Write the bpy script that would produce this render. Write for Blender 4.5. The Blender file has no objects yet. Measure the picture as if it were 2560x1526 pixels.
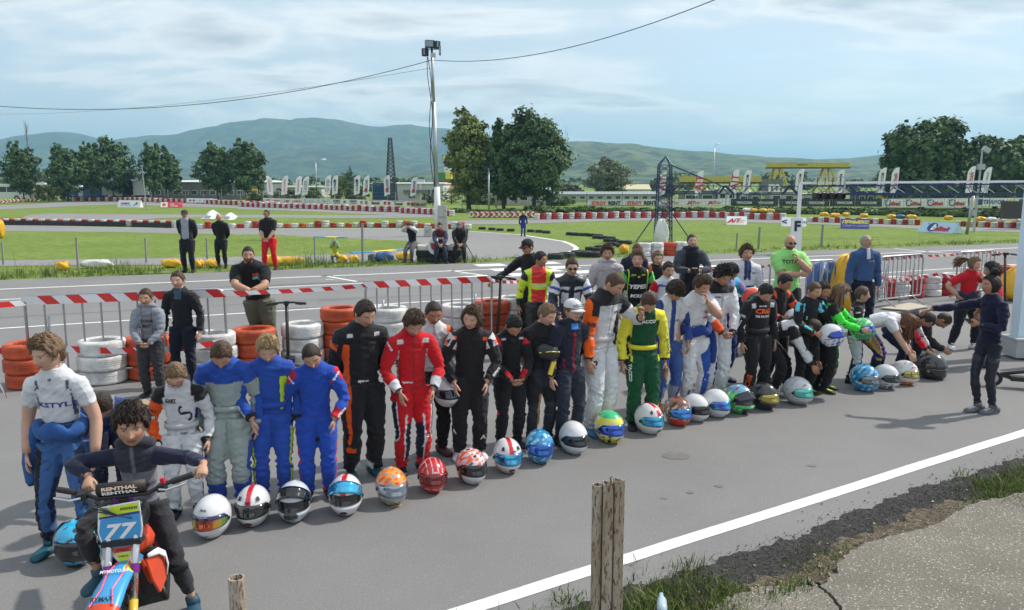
import bpy, bmesh, math, random
import numpy as np
from mathutils import Vector, Matrix, Quaternion
from mathutils.bvhtree import BVHTree
R = math.radians
sc = bpy.context.scene
C = sc.collection
random.seed(7)
rs = np.random.RandomState(11)
# ---------------- camera, world, sun, exposure ----------------
CAM_H = 2.7; PITCH = R(8.59); FPX = 2056.0
cam = bpy.data.cameras.new('camera'); cam_o = bpy.data.objects.new('camera', cam); C.objects.link(cam_o)
cam.sensor_width = 36; cam.lens = 36*FPX/2560; cam.clip_start = .1; cam.clip_end = 20000
cam_o.location = (0, 0, CAM_H); cam_o.rotation_euler = (math.pi/2-PITCH, 0, 0)
sc.camera = cam_o
SUN_EL = R(47); SUN_AZ = math.atan2(.93, .37)
sun = bpy.data.lights.new('sun', 'SUN'); sun.energy = 3.0; sun.angle = R(1.6); sun.color = (1, .93, .84)
sun_o = bpy.data.objects.new('sun', sun); C.objects.link(sun_o)
sd = Vector((math.sin(SUN_AZ)*math.cos(SUN_EL), math.cos(SUN_AZ)*math.cos(SUN_EL), math.sin(SUN_EL)))
sun_o.rotation_euler = sd.to_track_quat('Z', 'Y').to_euler()
w = bpy.data.worlds.new('World'); sc.world = w; w.use_nodes = True
nt = w.node_tree; N = nt.nodes; L = nt.links; N.clear()
def nn(t, tree=None, **kw):
 n = (tree or nt).nodes.new(t)
 for k, v in kw.items(): setattr(n, k, v)
 return n
def mth(op, a, b=None, c=None, tree=None):
 n = nn('ShaderNodeMath', tree, operation=op); lk = (tree or nt).links
 for i, v in enumerate((a, b, c)):
  if v is None: continue
  if isinstance(v, (int, float)): n.inputs[i].default_value = v
  else: lk.new(v, n.inputs[i])
 return n.outputs[0]
def mix(fac, a, b, tree=None, bt='MIX'):
 n = nn('ShaderNodeMix', tree, data_type='RGBA', blend_type=bt); lk = (tree or nt).links
 for i, v in ((0, fac), (6, a), (7, b)):
  if isinstance(v, (int, float)): n.inputs[i].default_value = v
  elif isinstance(v, (tuple, list)): n.inputs[i].default_value = (*v[:3], 1)
  else: lk.new(v, n.inputs[i])
 return n.outputs[2]
def ramp(src, stops, tree=None):
 n = nn('ShaderNodeValToRGB', tree); (tree or nt).links.new(src, n.inputs[0])
 e = n.color_ramp.elements
 while len(e) < len(stops): e.new(.5)
 for el, (p, c) in zip(e, stops):
  el.position = p; el.color = (*c, 1) if isinstance(c, (tuple, list)) else (c, c, c, 1)
 return n.outputs[0]
sky = nn('ShaderNodeTexSky', sky_type='NISHITA', sun_disc=False, sun_elevation=SUN_EL, sun_rotation=SUN_AZ,
  air_density=1.0, dust_density=2.2, ozone_density=1.6, altitude=300)
tc = nn('ShaderNodeTexCoord'); sep = nn('ShaderNodeSeparateXYZ'); L.new(tc.outputs['Generated'], sep.inputs[0])
zz = mth('ADD', mth('MAXIMUM', sep.outputs[2], 0.0), .16)
cmb = nn('ShaderNodeCombineXYZ'); L.new(mth('DIVIDE', sep.outputs[0], zz), cmb.inputs[0]); L.new(mth('DIVIDE', sep.outputs[1], zz), cmb.inputs[1])
n1 = nn('ShaderNodeTexNoise'); n1.inputs['Scale'].default_value = 1.15; n1.inputs['Detail'].default_value = 9; n1.inputs['Roughness'].default_value = .56; n1.inputs['Distortion'].default_value = .35
mp = nn('ShaderNodeMapping'); mp.inputs['Location'].default_value = (3.1, 1.7, 0); mp.inputs['Scale'].default_value = (.8, 1.25, 1); L.new(cmb.outputs[0], mp.inputs[0]); L.new(mp.outputs[0], n1.inputs['Vector'])
n2 = nn('ShaderNodeTexNoise'); n2.inputs['Scale'].default_value = .55; n2.inputs['Detail'].default_value = 5; L.new(mp.outputs[0], n2.inputs['Vector'])
cover = ramp(n1.outputs[0], [(.36, 0), (.58, 1)])
veil = ramp(n2.outputs[0], [(.25, .6), (.6, 1)])
shade = ramp(n1.outputs[0], [(.44, (3.2, 3.55, 3.9)), (.54, (4.9, 4.95, 4.95)), (.66, (2.55, 2.8, 3.1))])
base = mix(mth('MULTIPLY', veil, .8), sky.outputs[0], (3.1, 3.6, 3.95))
skyc = mix(mth('MULTIPLY', cover, mth('MULTIPLY', veil, .95)), base, shade)
bg = nn('ShaderNodeBackground'); bg.inputs[1].default_value = .148; L.new(skyc, bg.inputs[0])
wo = nn('ShaderNodeOutputWorld'); L.new(bg.outputs[0], wo.inputs[0])
sc.view_settings.view_transform = 'Standard'; sc.view_settings.look = 'None'; sc.view_settings.gamma = 1
sc.view_settings.exposure = 0.62; sc.view_settings.use_curve_mapping = False
sc.render.engine = 'CYCLES'
cy = sc.cycles; cy.use_denoising = True; cy.max_bounces = 6; cy.diffuse_bounces = 2; cy.glossy_bounces = 3
cy.transmission_bounces = 4; cy.volume_bounces = 0; cy.transparent_max_bounces = 8; cy.caustics_reflective = False; cy.caustics_refractive = False
cy.volume_step_rate = 10; cy.use_adaptive_sampling = True; cy.adaptive_threshold = .015
# ---------------- helpers ----------------
def S(r, g, b):                      # sRGB 0..255 -> linear
 return tuple(((v/255)/12.92 if v/255 <= .04045 else ((v/255+.055)/1.055)**2.4) for v in (r, g, b))
cp, sp = math.cos(PITCH), math.sin(PITCH)
def ray(nx, ny):
 u = (nx-1280)/FPX; v = -(ny-763)/FPX
 return Vector((u, cp+v*sp, -sp+v*cp))
def at(nx, ny, z=0.0):               # photograph pixel -> point on the level z
 d = ray(nx, ny); return Vector((0, 0, CAM_H)) + d*((z-CAM_H)/d.z)
def atY(nx, ny, Y):                  # photograph pixel -> point at the distance Y
 d = ray(nx, ny); return Vector((0, 0, CAM_H)) + d*(Y/d.y)
def pixw(P):                         # metres per photo pixel at P
 return (P.y*cp-(P.z-CAM_H)*sp)/FPX
S0 = at(0, 700.5); S1 = at(2557, 608)
SD = (S1-S0).normalized(); SN = Vector((-SD.y, SD.x, 0))
ZI = -1.0                            # level of the infield
def sstep(a, b, x):
 t = min(1, max(0, (x-a)/(b-a))); return t*t*(3-2*t)
def gz(P): return ZI*sstep(.5, 10, (Vector((P.x, P.y, 0))-S0).dot(SN))
def atg(nx, ny):                     # pixel -> ground point, slope included
 d = ray(nx, ny); t = 3.0
 while t < 900:
  P = Vector((0, 0, CAM_H))+d*t
  if P.z <= gz(P)+1e-4: break
  t += .02 if t < 60 else .2
 P.z = gz(P); return P
q1 = lambda x, y: (x/1.755, 680+y/1.755)
q3 = lambda x, y: (x/3.373, 280+y/3.373)
q4 = lambda x, y: (600+x/3.373, 280+y/3.373)
q5 = lambda x, y: (1200+x/3.373, 280+y/3.373)
q6 = lambda x, y: (1860+x/3.373, 280+y/3.373)
q7 = lambda x, y: (1960+x/2.853, 560+y/2.853)
MC = {}
def M(key, col=None, rough=.6, metal=0, var=0, scale=8, bump=0, bscale=None, coat=0, col2=None, spec=.5, trans=0, stretch=None):
 if key in MC: return MC[key]
 m = bpy.data.materials.new(key); m.use_nodes = True; t = m.node_tree; b = t.nodes['Principled BSDF']
 b.inputs['Base Color'].default_value = (*col, 1); b.inputs['Roughness'].default_value = rough; b.inputs['Metallic'].default_value = metal
 b.inputs['Specular IOR Level'].default_value = spec
 if coat: b.inputs['Coat Weight'].default_value = coat; b.inputs['Coat Roughness'].default_value = .06
 if trans: b.inputs['Transmission Weight'].default_value = trans
 if var or bump:
  co = nn('ShaderNodeTexCoord', t); src = co.outputs['Object']
  if stretch:
   mpn = nn('ShaderNodeMapping', t); mpn.inputs['Scale'].default_value = stretch; t.links.new(src, mpn.inputs[0]); src = mpn.outputs[0]
 if var:
  n = nn('ShaderNodeTexNoise', t); n.inputs['Scale'].default_value = scale; n.inputs['Detail'].default_value = 6; n.inputs['Roughness'].default_value = .65
  t.links.new(src, n.inputs['Vector'])
  c2 = col2 or tuple(c*(1-var) for c in col); c1 = tuple(min(1, c*(1+var*.6)) for c in col) if not col2 else col
  o = ramp(n.outputs[0], [(.32, c2), (.66, c1)], t); t.links.new(o, b.inputs['Base Color'])
 if bump:
  n = nn('ShaderNodeTexNoise', t); n.inputs['Scale'].default_value = bscale or scale*4; n.inputs['Detail'].default_value = 4
  t.links.new(src, n.inputs['Vector'])
  bp = nn('ShaderNodeBump', t); bp.inputs['Strength'].default_value = bump; bp.inputs['Distance'].default_value = .02
  t.links.new(n.outputs[0], bp.inputs['Height']); t.links.new(bp.outputs[0], b.inputs['Normal'])
 MC[key] = m; return m
def Mattr(key, rough, bump=0, bscale=60, spec=.4, coat=0, sheen=0, sss=0, var=.12, vscale=14, metal=0):
 """material whose colour is the mesh's own colour attribute (cloth print, skin, paint)"""
 m = bpy.data.materials.new(key); m.use_nodes = True; t = m.node_tree; b = t.nodes['Principled BSDF']
 a = nn('ShaderNodeVertexColor', t, layer_name='Col')
 co = nn('ShaderNodeTexCoord', t); n = nn('ShaderNodeTexNoise', t); n.inputs['Scale'].default_value = vscale; n.inputs['Detail'].default_value = 5
 t.links.new(co.outputs['Object'], n.inputs['Vector'])
 f = ramp(n.outputs[0], [(.3, 1-var), (.7, 1+var*.4)], t)
 t.links.new(mix(1.0, a.outputs[0], f, t, 'MULTIPLY'), b.inputs['Base Color'])
 b.inputs['Roughness'].default_value = rough; b.inputs['Specular IOR Level'].default_value = spec; b.inputs['Metallic'].default_value = metal
 if coat: b.inputs['Coat Weight'].default_value = coat; b.inputs['Coat Roughness'].default_value = .04
 if sheen: b.inputs['Sheen Weight'].default_value = sheen
 if sss: b.inputs['Subsurface Weight'].default_value = sss; b.inputs['Subsurface Radius'].default_value = (.012, .005, .003); b.inputs['Subsurface Scale'].default_value = 1
 if bump:
  n = nn('ShaderNodeTexNoise', t); n.inputs['Scale'].default_value = bscale; n.inputs['Detail'].default_value = 3
  t.links.new(co.outputs['Object'], n.inputs['Vector'])
  bp = nn('ShaderNodeBump', t); bp.inputs['Strength'].default_value = bump; bp.inputs['Distance'].default_value = .01
  t.links.new(n.outputs[0], bp.inputs['Height']); t.links.new(bp.outputs[0], b.inputs['Normal'])
 MC[key] = m; return m
class MB:
 """collects shapes and links them as one mesh object"""
 def __init__(s): s.v = []; s.f = []; s.m = []; s.c = []; s.cur = 0; s.col = (.5, .5, .5)
 def add(s, vs, fs, cols=None):
  o = len(s.v); s.v.extend([tuple(p) for p in vs]); s.f.extend([tuple(i+o for i in f) for f in fs]); s.m.extend([s.cur]*len(fs))
  s.c.extend(cols if cols is not None else [s.col]*len(vs)); return s
 def box(s, c, size, rot=None, taper=1.0):
  hx, hy, hz = (d/2 for d in size); vs = []
  for z in (-hz, hz):
   k = taper if z > 0 else 1
   for x, y in ((-hx, -hy), (hx, -hy), (hx, hy), (-hx, hy)): vs.append(Vector((x*k, y*k, z)))
  if rot is not None:
   if isinstance(rot, (int, float)): rot = Matrix.Rotation(rot, 3, 'Z')
   vs = [rot@p for p in vs]
  c = Vector(c); return s.add([p+c for p in vs], [(3, 2, 1, 0), (4, 5, 6, 7), (0, 1, 5, 4), (1, 2, 6, 5), (2, 3, 7, 6), (3, 0, 4, 7)])
 def bar(s, a, b, w_, h_=None, up=(0, 0, 1)):
  a, b = Vector(a), Vector(b); d = (b-a); l = d.length
  if l < 1e-6: return s
  d /= l; u = Vector(up)
  if abs(d.dot(u)) > .99: u = Vector((1, 0, 0))
  x = d.cross(u).normalized(); y = x.cross(d); h_ = h_ or w_; vs = []
  for p in (a, b):
   for i, j in ((-1, -1), (1, -1), (1, 1), (-1, 1)): vs.append(p+x*(i*w_/2)+y*(j*h_/2))
  return s.add(vs, [(3, 2, 1, 0), (4, 5, 6, 7), (0, 1, 5, 4), (1, 2, 6, 5), (2, 3, 7, 6), (3, 0, 4, 7)])
 def tube(s, pts, rad, n=8, caps=True, up=None, cols=None, sq=None):
  """pts: centres; rad: radius or (rx, ry) or list of them; up: direction of the ry axis"""
  pts = [Vector(p) for p in pts]; k = len(pts)
  if not isinstance(rad, list): rad = [rad]*k
  vs = []; cc = []; x = None
  for i, p in enumerate(pts):
   d = (pts[min(i+1, k-1)]-pts[max(i-1, 0)])
   d = d.normalized() if d.length > 1e-9 else Vector((0, 0, 1))
   if up is not None:
    uu = up[i] if isinstance(up, list) else up; uu = Vector(uu); y = (uu-d*uu.dot(d))
    y = y.normalized() if y.length > 1e-5 else d.orthogonal().normalized(); x = y.cross(d)
   elif x is None: x = d.orthogonal().normalized(); y = d.cross(x)
   else: x = (x-d*x.dot(d)).normalized(); y = d.cross(x)
   r = rad[i]; rx, ry = r if isinstance(r, (tuple, list)) else (r, r)
   for j in range(n):
    a = 2*math.pi*j/n; ca, sa = math.cos(a), math.sin(a)
    if sq: ca = math.copysign(abs(ca)**sq, ca); sa = math.copysign(abs(sa)**sq, sa)
    vs.append(p+x*(rx*ca)+y*(ry*sa)); cc.append(cols[i] if cols else s.col)
  fs = [(i*n+j, i*n+(j+1) % n, (i+1)*n+(j+1) % n, (i+1)*n+j) for i in range(k-1) for j in range(n)]
  if caps: fs += [tuple(range(n-1, -1, -1)), tuple((k-1)*n+j for j in range(n))]
  return s.add(vs, fs, cc)
 def lathe(s, prof, n=24, c=(0, 0, 0), closed=False, axis='Z', cols=None):
  k = len(prof); vs = []; cc = []
  for i, (r, z) in enumerate(prof):
   for j in range(n):
    a = 2*math.pi*j/n; p = (r*math.cos(a), r*math.sin(a), z)
    if axis == 'Y': p = (p[0], p[2], p[1])
    if axis == 'X': p = (p[2], p[0], p[1])
    vs.append(Vector(p)+Vector(c)); cc.append(cols[i] if cols else s.col)
  fs = [(i*n+j, i*n+(j+1) % n, ((i+1) % k)*n+(j+1) % n, ((i+1) % k)*n+j) for i in range(k if closed else k-1) for j in range(n)]
  return s.add(vs, fs, cc)
 def prism(s, poly, d):            # polygon of 3-D points pushed along d
  n = len(poly); d = Vector(d); p = [Vector(q) for q in poly]
  return s.add(p+[q+d for q in p], [tuple(range(n)), tuple(range(2*n-1, n-1, -1))]+[(i, i+n, (i+1) % n+n, (i+1) % n) for i in range(n)])
 def mesh(s, name):
  me = bpy.data.meshes.new(name); me.from_pydata(s.v, [], s.f)
  if any(s.m): me.polygons.foreach_set('material_index', s.m)
  return me
 def build(s, name, mats, parent=None, smooth=False, loc=None, colour=False, fix=True):
  me = s.mesh(name); o = link(name, me, mats, parent, loc)
  if colour:
   a = me.color_attributes.new('Col', 'FLOAT_COLOR', 'POINT')
   a.data.foreach_set('color', np.hstack([np.array(s.c, dtype=np.float32).reshape(-1, 3), np.ones((len(s.v), 1), np.float32)]).ravel())
  if fix:
   bm = bmesh.new(); bm.from_mesh(me); bmesh.ops.recalc_face_normals(bm, faces=bm.faces); bm.to_mesh(me); bm.free()
  if smooth: me.shade_smooth()
  if smooth == 'auto': me.set_sharp_from_angle(angle=R(40))
  return o
def link(name, me, mats=None, parent=None, loc=None):
 o = bpy.data.objects.new(name, me); C.objects.link(o)
 for m in (mats if isinstance(mats, (list, tuple)) else [mats] if mats else []):
  if me: me.materials.append(m)
 if parent: o.parent = parent
 if loc is not None: o.location = loc
 return o
def tag(o, label=None, cat=None, group=None, kind=None):
 if label: o['label'] = label
 if cat: o['category'] = cat
 if group: o['group'] = group
 if kind: o['kind'] = kind
 return o
def thing(name, label, cat, loc=(0, 0, 0), rz=0, group=None):
 o = bpy.data.objects.new(name, None); o.empty_display_size = .1; C.objects.link(o); o.location = loc; o.rotation_euler = (0, 0, rz)
 return tag(o, label, cat, group)
KIDS = {}
def dup(o, loc=None, rz=None, label=None, group=None, parent=None, scale=None):
 c = o.copy(); C.objects.link(c)
 if parent: c.parent = parent
 if loc is not None: c.location = loc
 if rz is not None: c.rotation_euler = (0, 0, rz)
 if scale is not None: c.scale = scale
 if label: c['label'] = label
 if group: c['group'] = group
 for ch in list(o.children): dup(ch, parent=c)
 return c
TXT = {}
def text_geo(body, bold=0.0, shear=0.0, sp_=1.0):
 k = (body, bold, shear, sp_)
 if k not in TXT:
  cu = bpy.data.curves.new('t', 'FONT'); cu.body = body; cu.size = 1; cu.align_x = 'CENTER'; cu.resolution_u = 2; cu.shear = shear
  cu.offset = bold; cu.space_character = sp_; cu.fill_mode = 'FRONT'
  ob = bpy.data.objects.new('t', cu); me = bpy.data.meshes.new_from_object(ob)
  vs = np.array([v.co[:] for v in me.vertices]); fs = [tuple(p.vertices) for p in me.polygons]
  if len(vs):
   lo, hi = vs.min(0), vs.max(0); vs = vs-(lo+hi)/2; hgt = hi[1]-lo[1]; wid = hi[0]-lo[0]
  else: hgt = wid = 1
  bpy.data.objects.remove(ob); bpy.data.curves.remove(cu); bpy.data.meshes.remove(me)
  TXT[k] = (vs, fs, wid, hgt)
 return TXT[k]
def add_text(mb, body, org, ex, ey, width=None, height=None, bold=0.0, shear=0.0, sp_=1.0):
 """lay flat lettering into mb: org = centre, ex/ey = reading and up directions"""
 vs, fs, wd, hg = text_geo(body, bold, shear, sp_); ex = Vector(ex).normalized(); ey = Vector(ey).normalized(); org = Vector(org)
 sx = width/wd if width else height/hg; sy = height/hg if height else sx
 mb.add([org+ex*(v[0]*sx)+ey*(v[1]*sy) for v in vs], fs); return mb
METAL = M('galvanised_metal', (.42, .44, .46), .42, .85, .15, 12)
WHITE = M('white_paint', (.74, .75, .76), .45, 0, .06, 5)
BLACK = M('black_plastic', (.018, .018, .02), .45)
RUBBER = M('rubber', (.025, .025, .027), .85, 0, .3, 20)
RED = M('red_print', S(190, 30, 40), .5); BLUEP = M('blue_print', S(35, 60, 130), .5); BLACKP = M('black_print', (.015, .015, .018), .5)
ORANGEP = M('orange_print', S(226, 95, 35), .5); WHITEP = M('white_print', (.78, .78, .78), .5); GREYP = M('grey_print', (.3, .31, .33), .5); YELP = M('yellow_print', S(225, 215, 70), .5)
GREENP = M('green_print', S(40, 120, 70), .5); CYANP = M('cyan_print', S(60, 190, 210), .5)
# ---------------- ground, tracks, markings ----------------
def ground_mat(key, c1, c2, s1, c3=None, s2=80, bump=.5, bs=60, rough=.95, dist=.02, spec=.25, speck=None, r3=(.42, .62), st=None):
 m = bpy.data.materials.new(key); m.use_nodes = True; t = m.node_tree; b = t.nodes['Principled BSDF']; lk = t.links
 co = nn('ShaderNodeTexCoord', t).outputs['Object']
 if st: mpn = nn('ShaderNodeMapping', t); mpn.inputs['Scale'].default_value = st; lk.new(co, mpn.inputs[0]); co = mpn.outputs[0]
 def nz(s_, d=6, r=.6):
  n = nn('ShaderNodeTexNoise', t); n.inputs['Scale'].default_value = s_; n.inputs['Detail'].default_value = d; n.inputs['Roughness'].default_value = r; lk.new(co, n.inputs['Vector']); return n.outputs[0]
 col = mix(ramp(nz(s1, 8, .65), [(.35, 0), (.65, 1)], t), c1, c2, t)
 if c3: col = mix(ramp(nz(s2, 4, .7), [(r3[0], 0), (r3[1], 1)], t), col, c3, t)
 if speck:
  v = nn('ShaderNodeTexVoronoi', t); v.inputs['Scale'].default_value = speck[0]; lk.new(co, v.inputs['Vector'])
  sepc = nn('ShaderNodeSeparateColor', t); lk.new(v.outputs['Color'], sepc.inputs[0])
  f = mth('MULTIPLY', mth('GREATER_THAN', sepc.outputs[0], speck[2], tree=t), mth('LESS_THAN', v.outputs['Distance'], .35, tree=t), tree=t)
  col = mix(f, col, speck[1], t)
 lk.new(col, b.inputs['Base Color']); b.inputs['Roughness'].default_value = rough; b.inputs['Specular IOR Level'].default_value = spec
 n = nz(bs, 5, .7); bp = nn('ShaderNodeBump', t); bp.inputs['Strength'].default_value = bump; bp.inputs['Distance'].default_value = dist
 lk.new(n, bp.inputs['Height']); lk.new(bp.outputs[0], b.inputs['Normal']); MC[key] = m; return m
GRASS = ground_mat('grass_sheet', (.135, .205, .030), (.205, .265, .052), .16, (.105, .165, .026), 2.2, .9, 9, dist=.06)
ASPH = ground_mat('asphalt', (.182, .180, .182), (.232, .228, .225), .5, (.165, .163, .164), 90, .35, 160, rough=.85, dist=.006, speck=(70, (.24, .235, .23), .8))
ASPH_T = ground_mat('track_asphalt', (.225, .222, .222), (.19, .188, .192), .12, (.245, .24, .235), 3, .2, 40, rough=.85)
CRUMB = ground_mat('crumbled_asphalt', (.075, .073, .072), (.12, .115, .108), 4, (.042, .041, .042), 26, 1, 60, dist=.05)
SOIL = ground_mat('bare_soil', (.15, .12, .082), (.23, .19, .135), 2.5, (.07, .06, .045), 22, 1, 50, dist=.03)
CONC = ground_mat('rough_concrete', (.205, .190, .160), (.300, .275, .228), 2.2, (.135, .125, .108), 55, .9, 90, dist=.015, speck=(62, (.58, .56, .50), .84))
LINE = M('line_paint', (.72, .72, .70), .6, 0, .24, 14, .2, 90)
def sheet(name, pts, mat, z=None, kind='structure'):
 bm = bmesh.new(); vs = [bm.verts.new((p[0], p[1], p[2] if z is None else z)) for p in pts]
 f = bm.faces.new(vs); bm.normal_update()
 if f.normal.z < 0: f.normal_flip()
 bmesh.ops.triangulate(bm, faces=[f]); me = bpy.data.meshes.new(name); bm.to_mesh(me); bm.free()
 o = link(name, me, mat); o['kind'] = kind; return o
def uv(u, v, z=0): p = S0+SD*u+SN*v; return Vector((p.x, p.y, z))
# grass: slope of the verge, then the level infield out to the hills
mb = MB(); us = list(np.linspace(-260, 420, 40)); vv = [-.4, .5, 1, 1.8, 2.8, 4, 5.2, 6.4, 7.6, 8.8, 10, 12]
for v in vv:
 for u in us: mb.add([uv(u, v, ZI*sstep(.5, 10, v)-.016)], [])
n_ = len(us); mb.f = [(j*n_+i, j*n_+i+1, (j+1)*n_+i+1, (j+1)*n_+i) for j in range(len(vv)-1) for i in range(n_-1)]; mb.m = [0]*len(mb.f)
o = mb.build('verge_ground', GRASS, smooth=True); o['kind'] = 'structure'
sheet('infield_ground', [uv(-260, 12), uv(420, 12), (7000, 300, 0), (7000, 9000, 0), (-7000, 9000, 0), (-7000, 0, 0), uv(-260, 12)+Vector((0, -10, 0))], GRASS, ZI-.016)
mb = MB(); us = list(np.linspace(-120, 200, 12))
sheet('base_ground', [(-7000, -300, 0), (7000, -300, 0), (7000, 300, 0), uv(420, -.3), uv(-260, -.3), (-7000, 0, 0)], SOIL, -1.2)
sheet('pit_asphalt', [uv(-260, 0), uv(420, 0), uv(420, -80), uv(-260, -80)], ASPH, 0)
# world frame of the white line at the lower right
L0 = at(1131, 1526); L1 = at(2560, 1076); LD = (L1-L0).normalized(); LN = Vector((LD.y, -LD.x, 0))
def lv(u, v, z=0): p = L0+LD*u+LN*v; return Vector((p.x, p.y, z))
def strip(name, u0, u1, v0, v1, z, mat, wob=0, n=60, seed=1):
 r = random.Random(seed); a = []; b = []
 for i in range(n+1):
  u = u0+(u1-u0)*i/n; q = wob*(math.sin(u*1.9+seed)+.6*math.sin(u*5.3+seed*2)+.5*math.sin(u*13+seed)+.4*math.sin(u*31)+r.uniform(-.3, .3)); a.append(lv(u, v0+q, z)); b.append(lv(u, v1+q, z))
 mb = MB(); mb.add(a+b, [(i, i+1, n+2+i, n+1+i) for i in range(n)]); o = mb.build(name, mat); o['kind'] = 'structure'; return o
strip('edge_line', -30, 40, -.02, .11, .004, LINE, .003, 200)
strip('crumbled_edge', -12, 22, .42, .95, .008, CRUMB, .035, 1500, 3)
strip('soil_strip', -12, 22, .74, 2.6, .012, SOIL, .06, 1500, 4)
# concrete slab with a broken, cracked edge
def pix_line(pts): return [at(*p) for p in pts]
K = lambda x, y: (1400+x/2.1466, 1000+y/2.1466)
edge = [K(560, 1200), K(700, 1125), K(800, 1075), K(905, 1062), K(1000, 1030), K(1180, 1010), K(1300, 985), K(1400, 930), K(1480, 860), K(1600, 790), K(1720, 735), K(1860, 690), K(2000, 650), K(2150, 585), K(2300, 545), K(2500, 480), K(2800, 400)]
ep = [p+LN*(.10+.05*math.sin(i*1.3)) for i, p in enumerate(pix_line(edge))]; r_ = random.Random(5); fine = []
for a, b in zip(ep[:-1], ep[1:]):
 for k in range(8): fine.append(a.lerp(b, k/8)+Vector((r_.uniform(-.02, .02), r_.uniform(-.02, .02), 0)))
far = [Vector((fine[-1].x+9, fine[-1].y+2.5, 0)), Vector((14, 0, 0)), Vector((0, .4, 0)), Vector((-.6, 3.0, 0))]
crack = [at(*K(*p)) for p in ((1310, 985), (1345, 1020), (1400, 1050), (1440, 1085), (1480, 1129), (1530, 1200), (1580, 1350))]
mb = MB(); top = .055
pa = fine[:50];
def slab(name, poly):
 bm = bmesh.new(); vs = [bm.verts.new((p.x, p.y, top)) for p in poly]; f = bm.faces.new(vs)
 r = bmesh.ops.extrude_face_region(bm, geom=[f]);
 for v in [g for g in r['geom'] if isinstance(g, bmesh.types.BMVert)]: v.co.z = -.02
 bmesh.ops.recalc_face_normals(bm, faces=bm.faces); bmesh.ops.triangulate(bm, faces=[f for f in bm.faces if len(f.verts) > 4])
 me = bpy.data.meshes.new(name); bm.to_mesh(me); bm.free(); o = link(name, me, CONC); o['kind'] = 'structure'; return o
ci = min(range(len(fine)), key=lambda i: (fine[i]-crack[0]).length)
cr = []
for a, b in zip(crack[:-1], crack[1:]):
 for k in range(5): cr.append(a.lerp(b, k/5)+Vector((r_.uniform(-.012, .012), r_.uniform(-.012, .012), 0)))
end_ = Vector((2.1, 1.5, 0))
off = Vector((.013, .006, 0))
slab('concrete_slab', fine[:ci]+[p-off for p in cr]+[end_-off, Vector((-.4, 1.5, 0)), Vector((-.6, 3.0, 0))])
slab('concrete_slab', fine[ci:]+far[:2]+[Vector((3.5, .4, 0)), end_+off]+[p+off for p in reversed(cr)])
# painted marks of the straight
def line_px(name, a, b, wpx, ext=0, n=1, w=None, z=.004):
 A, B = at(*a), at(*b); d = (B-A).normalized(); A = A-d*ext; B = B+d*ext; q = Vector((-d.y, d.x, 0))*((w or .1)/2)
 return sheet(name, [A-q, B-q, B+q, A+q], LINE, z)
line_px('track_line', (0, 724), (1300, 671), 3, 60, w=.14)
line_px('track_line', (0, 750), (1300, 690.6), 2, 8, w=.11)
line_px('track_line', (0, 822), (1300, 740), 3, 60, w=.10)
line_px('grid_mark', (813, 690.6), (891, 704.5), 3, w=.12)
line_px('grid_mark', (802, 691), (833, 690), 3, w=.10)
line_px('grid_mark', (814, 699.5), (836, 699), 3, w=.09)
line_px('grid_mark', (1124, 676.6), (1208, 689), 3, w=.12)
line_px('grid_mark', (1148, 686), (1170, 685), 3, w=.08)
line_px('track_line', (2236, 622), (2400, 637), 3, w=.12)
line_px('track_line', (2380, 700), (2560, 690), 2, 3, w=.1)
A = at(1182, 662);
for i in range(3):                    # chequered start line
 for j in range(6):
  if (i+j) % 2: continue
  p = A+SD*(i*.95+j*.02)-SN*(j*.72); q = p+SD*.95; s_ = -SN*.72
  sheet('chequer_square', [p, q, q+s_, p+s_], LINE, .0045)
# infield tracks (level ZI)
def band(name, pts, mat=None, z=ZI, dz=0.0): return sheet(name, [at(x, y, z) for x, y in pts], mat or ASPH_T, z+dz)
hair = [q3(-900, 950), q3(0, 952), q3(1100, 977), q3(2361, 985), q4(1500, 985), q4(1950, 1008), q4(2361, 1036), q5(600, 1077), q5(700, 1092), q5(770, 1118), q5(815, 1148), q5(800, 1170), q5(700, 1196), q5(540, 1213), q5(300, 1222),
  q4(2200, 1240), q4(1900, 1246), q4(1500, 1252), q4(900, 1268), q4(0, 1290), q3(1200, 1290), q3(0, 1300), q3(-900, 1310)]
band('hairpin_track', hair)
isl = [q3(-900, 1003), q3(0, 1003), q3(900, 1012), q3(1800, 1030), q3(2361, 1038), q4(700, 1060), q4(1200, 1078), q4(1420, 1088), q4(1510, 1100), q4(1530, 1112), q4(1490, 1130), q4(1400, 1150), q4(940, 1196), q4(500, 1210), q4(0, 1222), q3(1400, 1232), q3(0, 1252), q3(-900, 1262)]
band('infield_island', isl, GRASS, ZI, .004)
def edge_strip(name, pts, wdt, mat, z, dz):
 P = [at(x, y, z) for x, y in pts]; a = []; b = []
 for i, p in enumerate(P):
  d = (P[min(i+1, len(P)-1)]-P[max(i-1, 0)]).normalized(); n = Vector((-d.y, d.x, 0))*wdt/2; a.append(p-n); b.append(p+n)
 k = len(P); mb = MB(); mb.add([(*p.xy, z+dz) for p in a+b], [(i, i+1, k+i+1, k+i) for i in range(k-1)]); o = mb.build(name, mat); o['kind'] = 'structure'; return o
edge_strip('track_edge_line', hair[6:15], .28, LINE, ZI, .006)
edge_strip('track_edge_line', hair[1:7], .2, LINE, ZI, .006)
KB = M('kerb_blue', S(70, 140, 190), .6, 0, .1, 3); KY = M('kerb_yellow', S(225, 205, 70), .6, 0, .1, 3)
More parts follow.
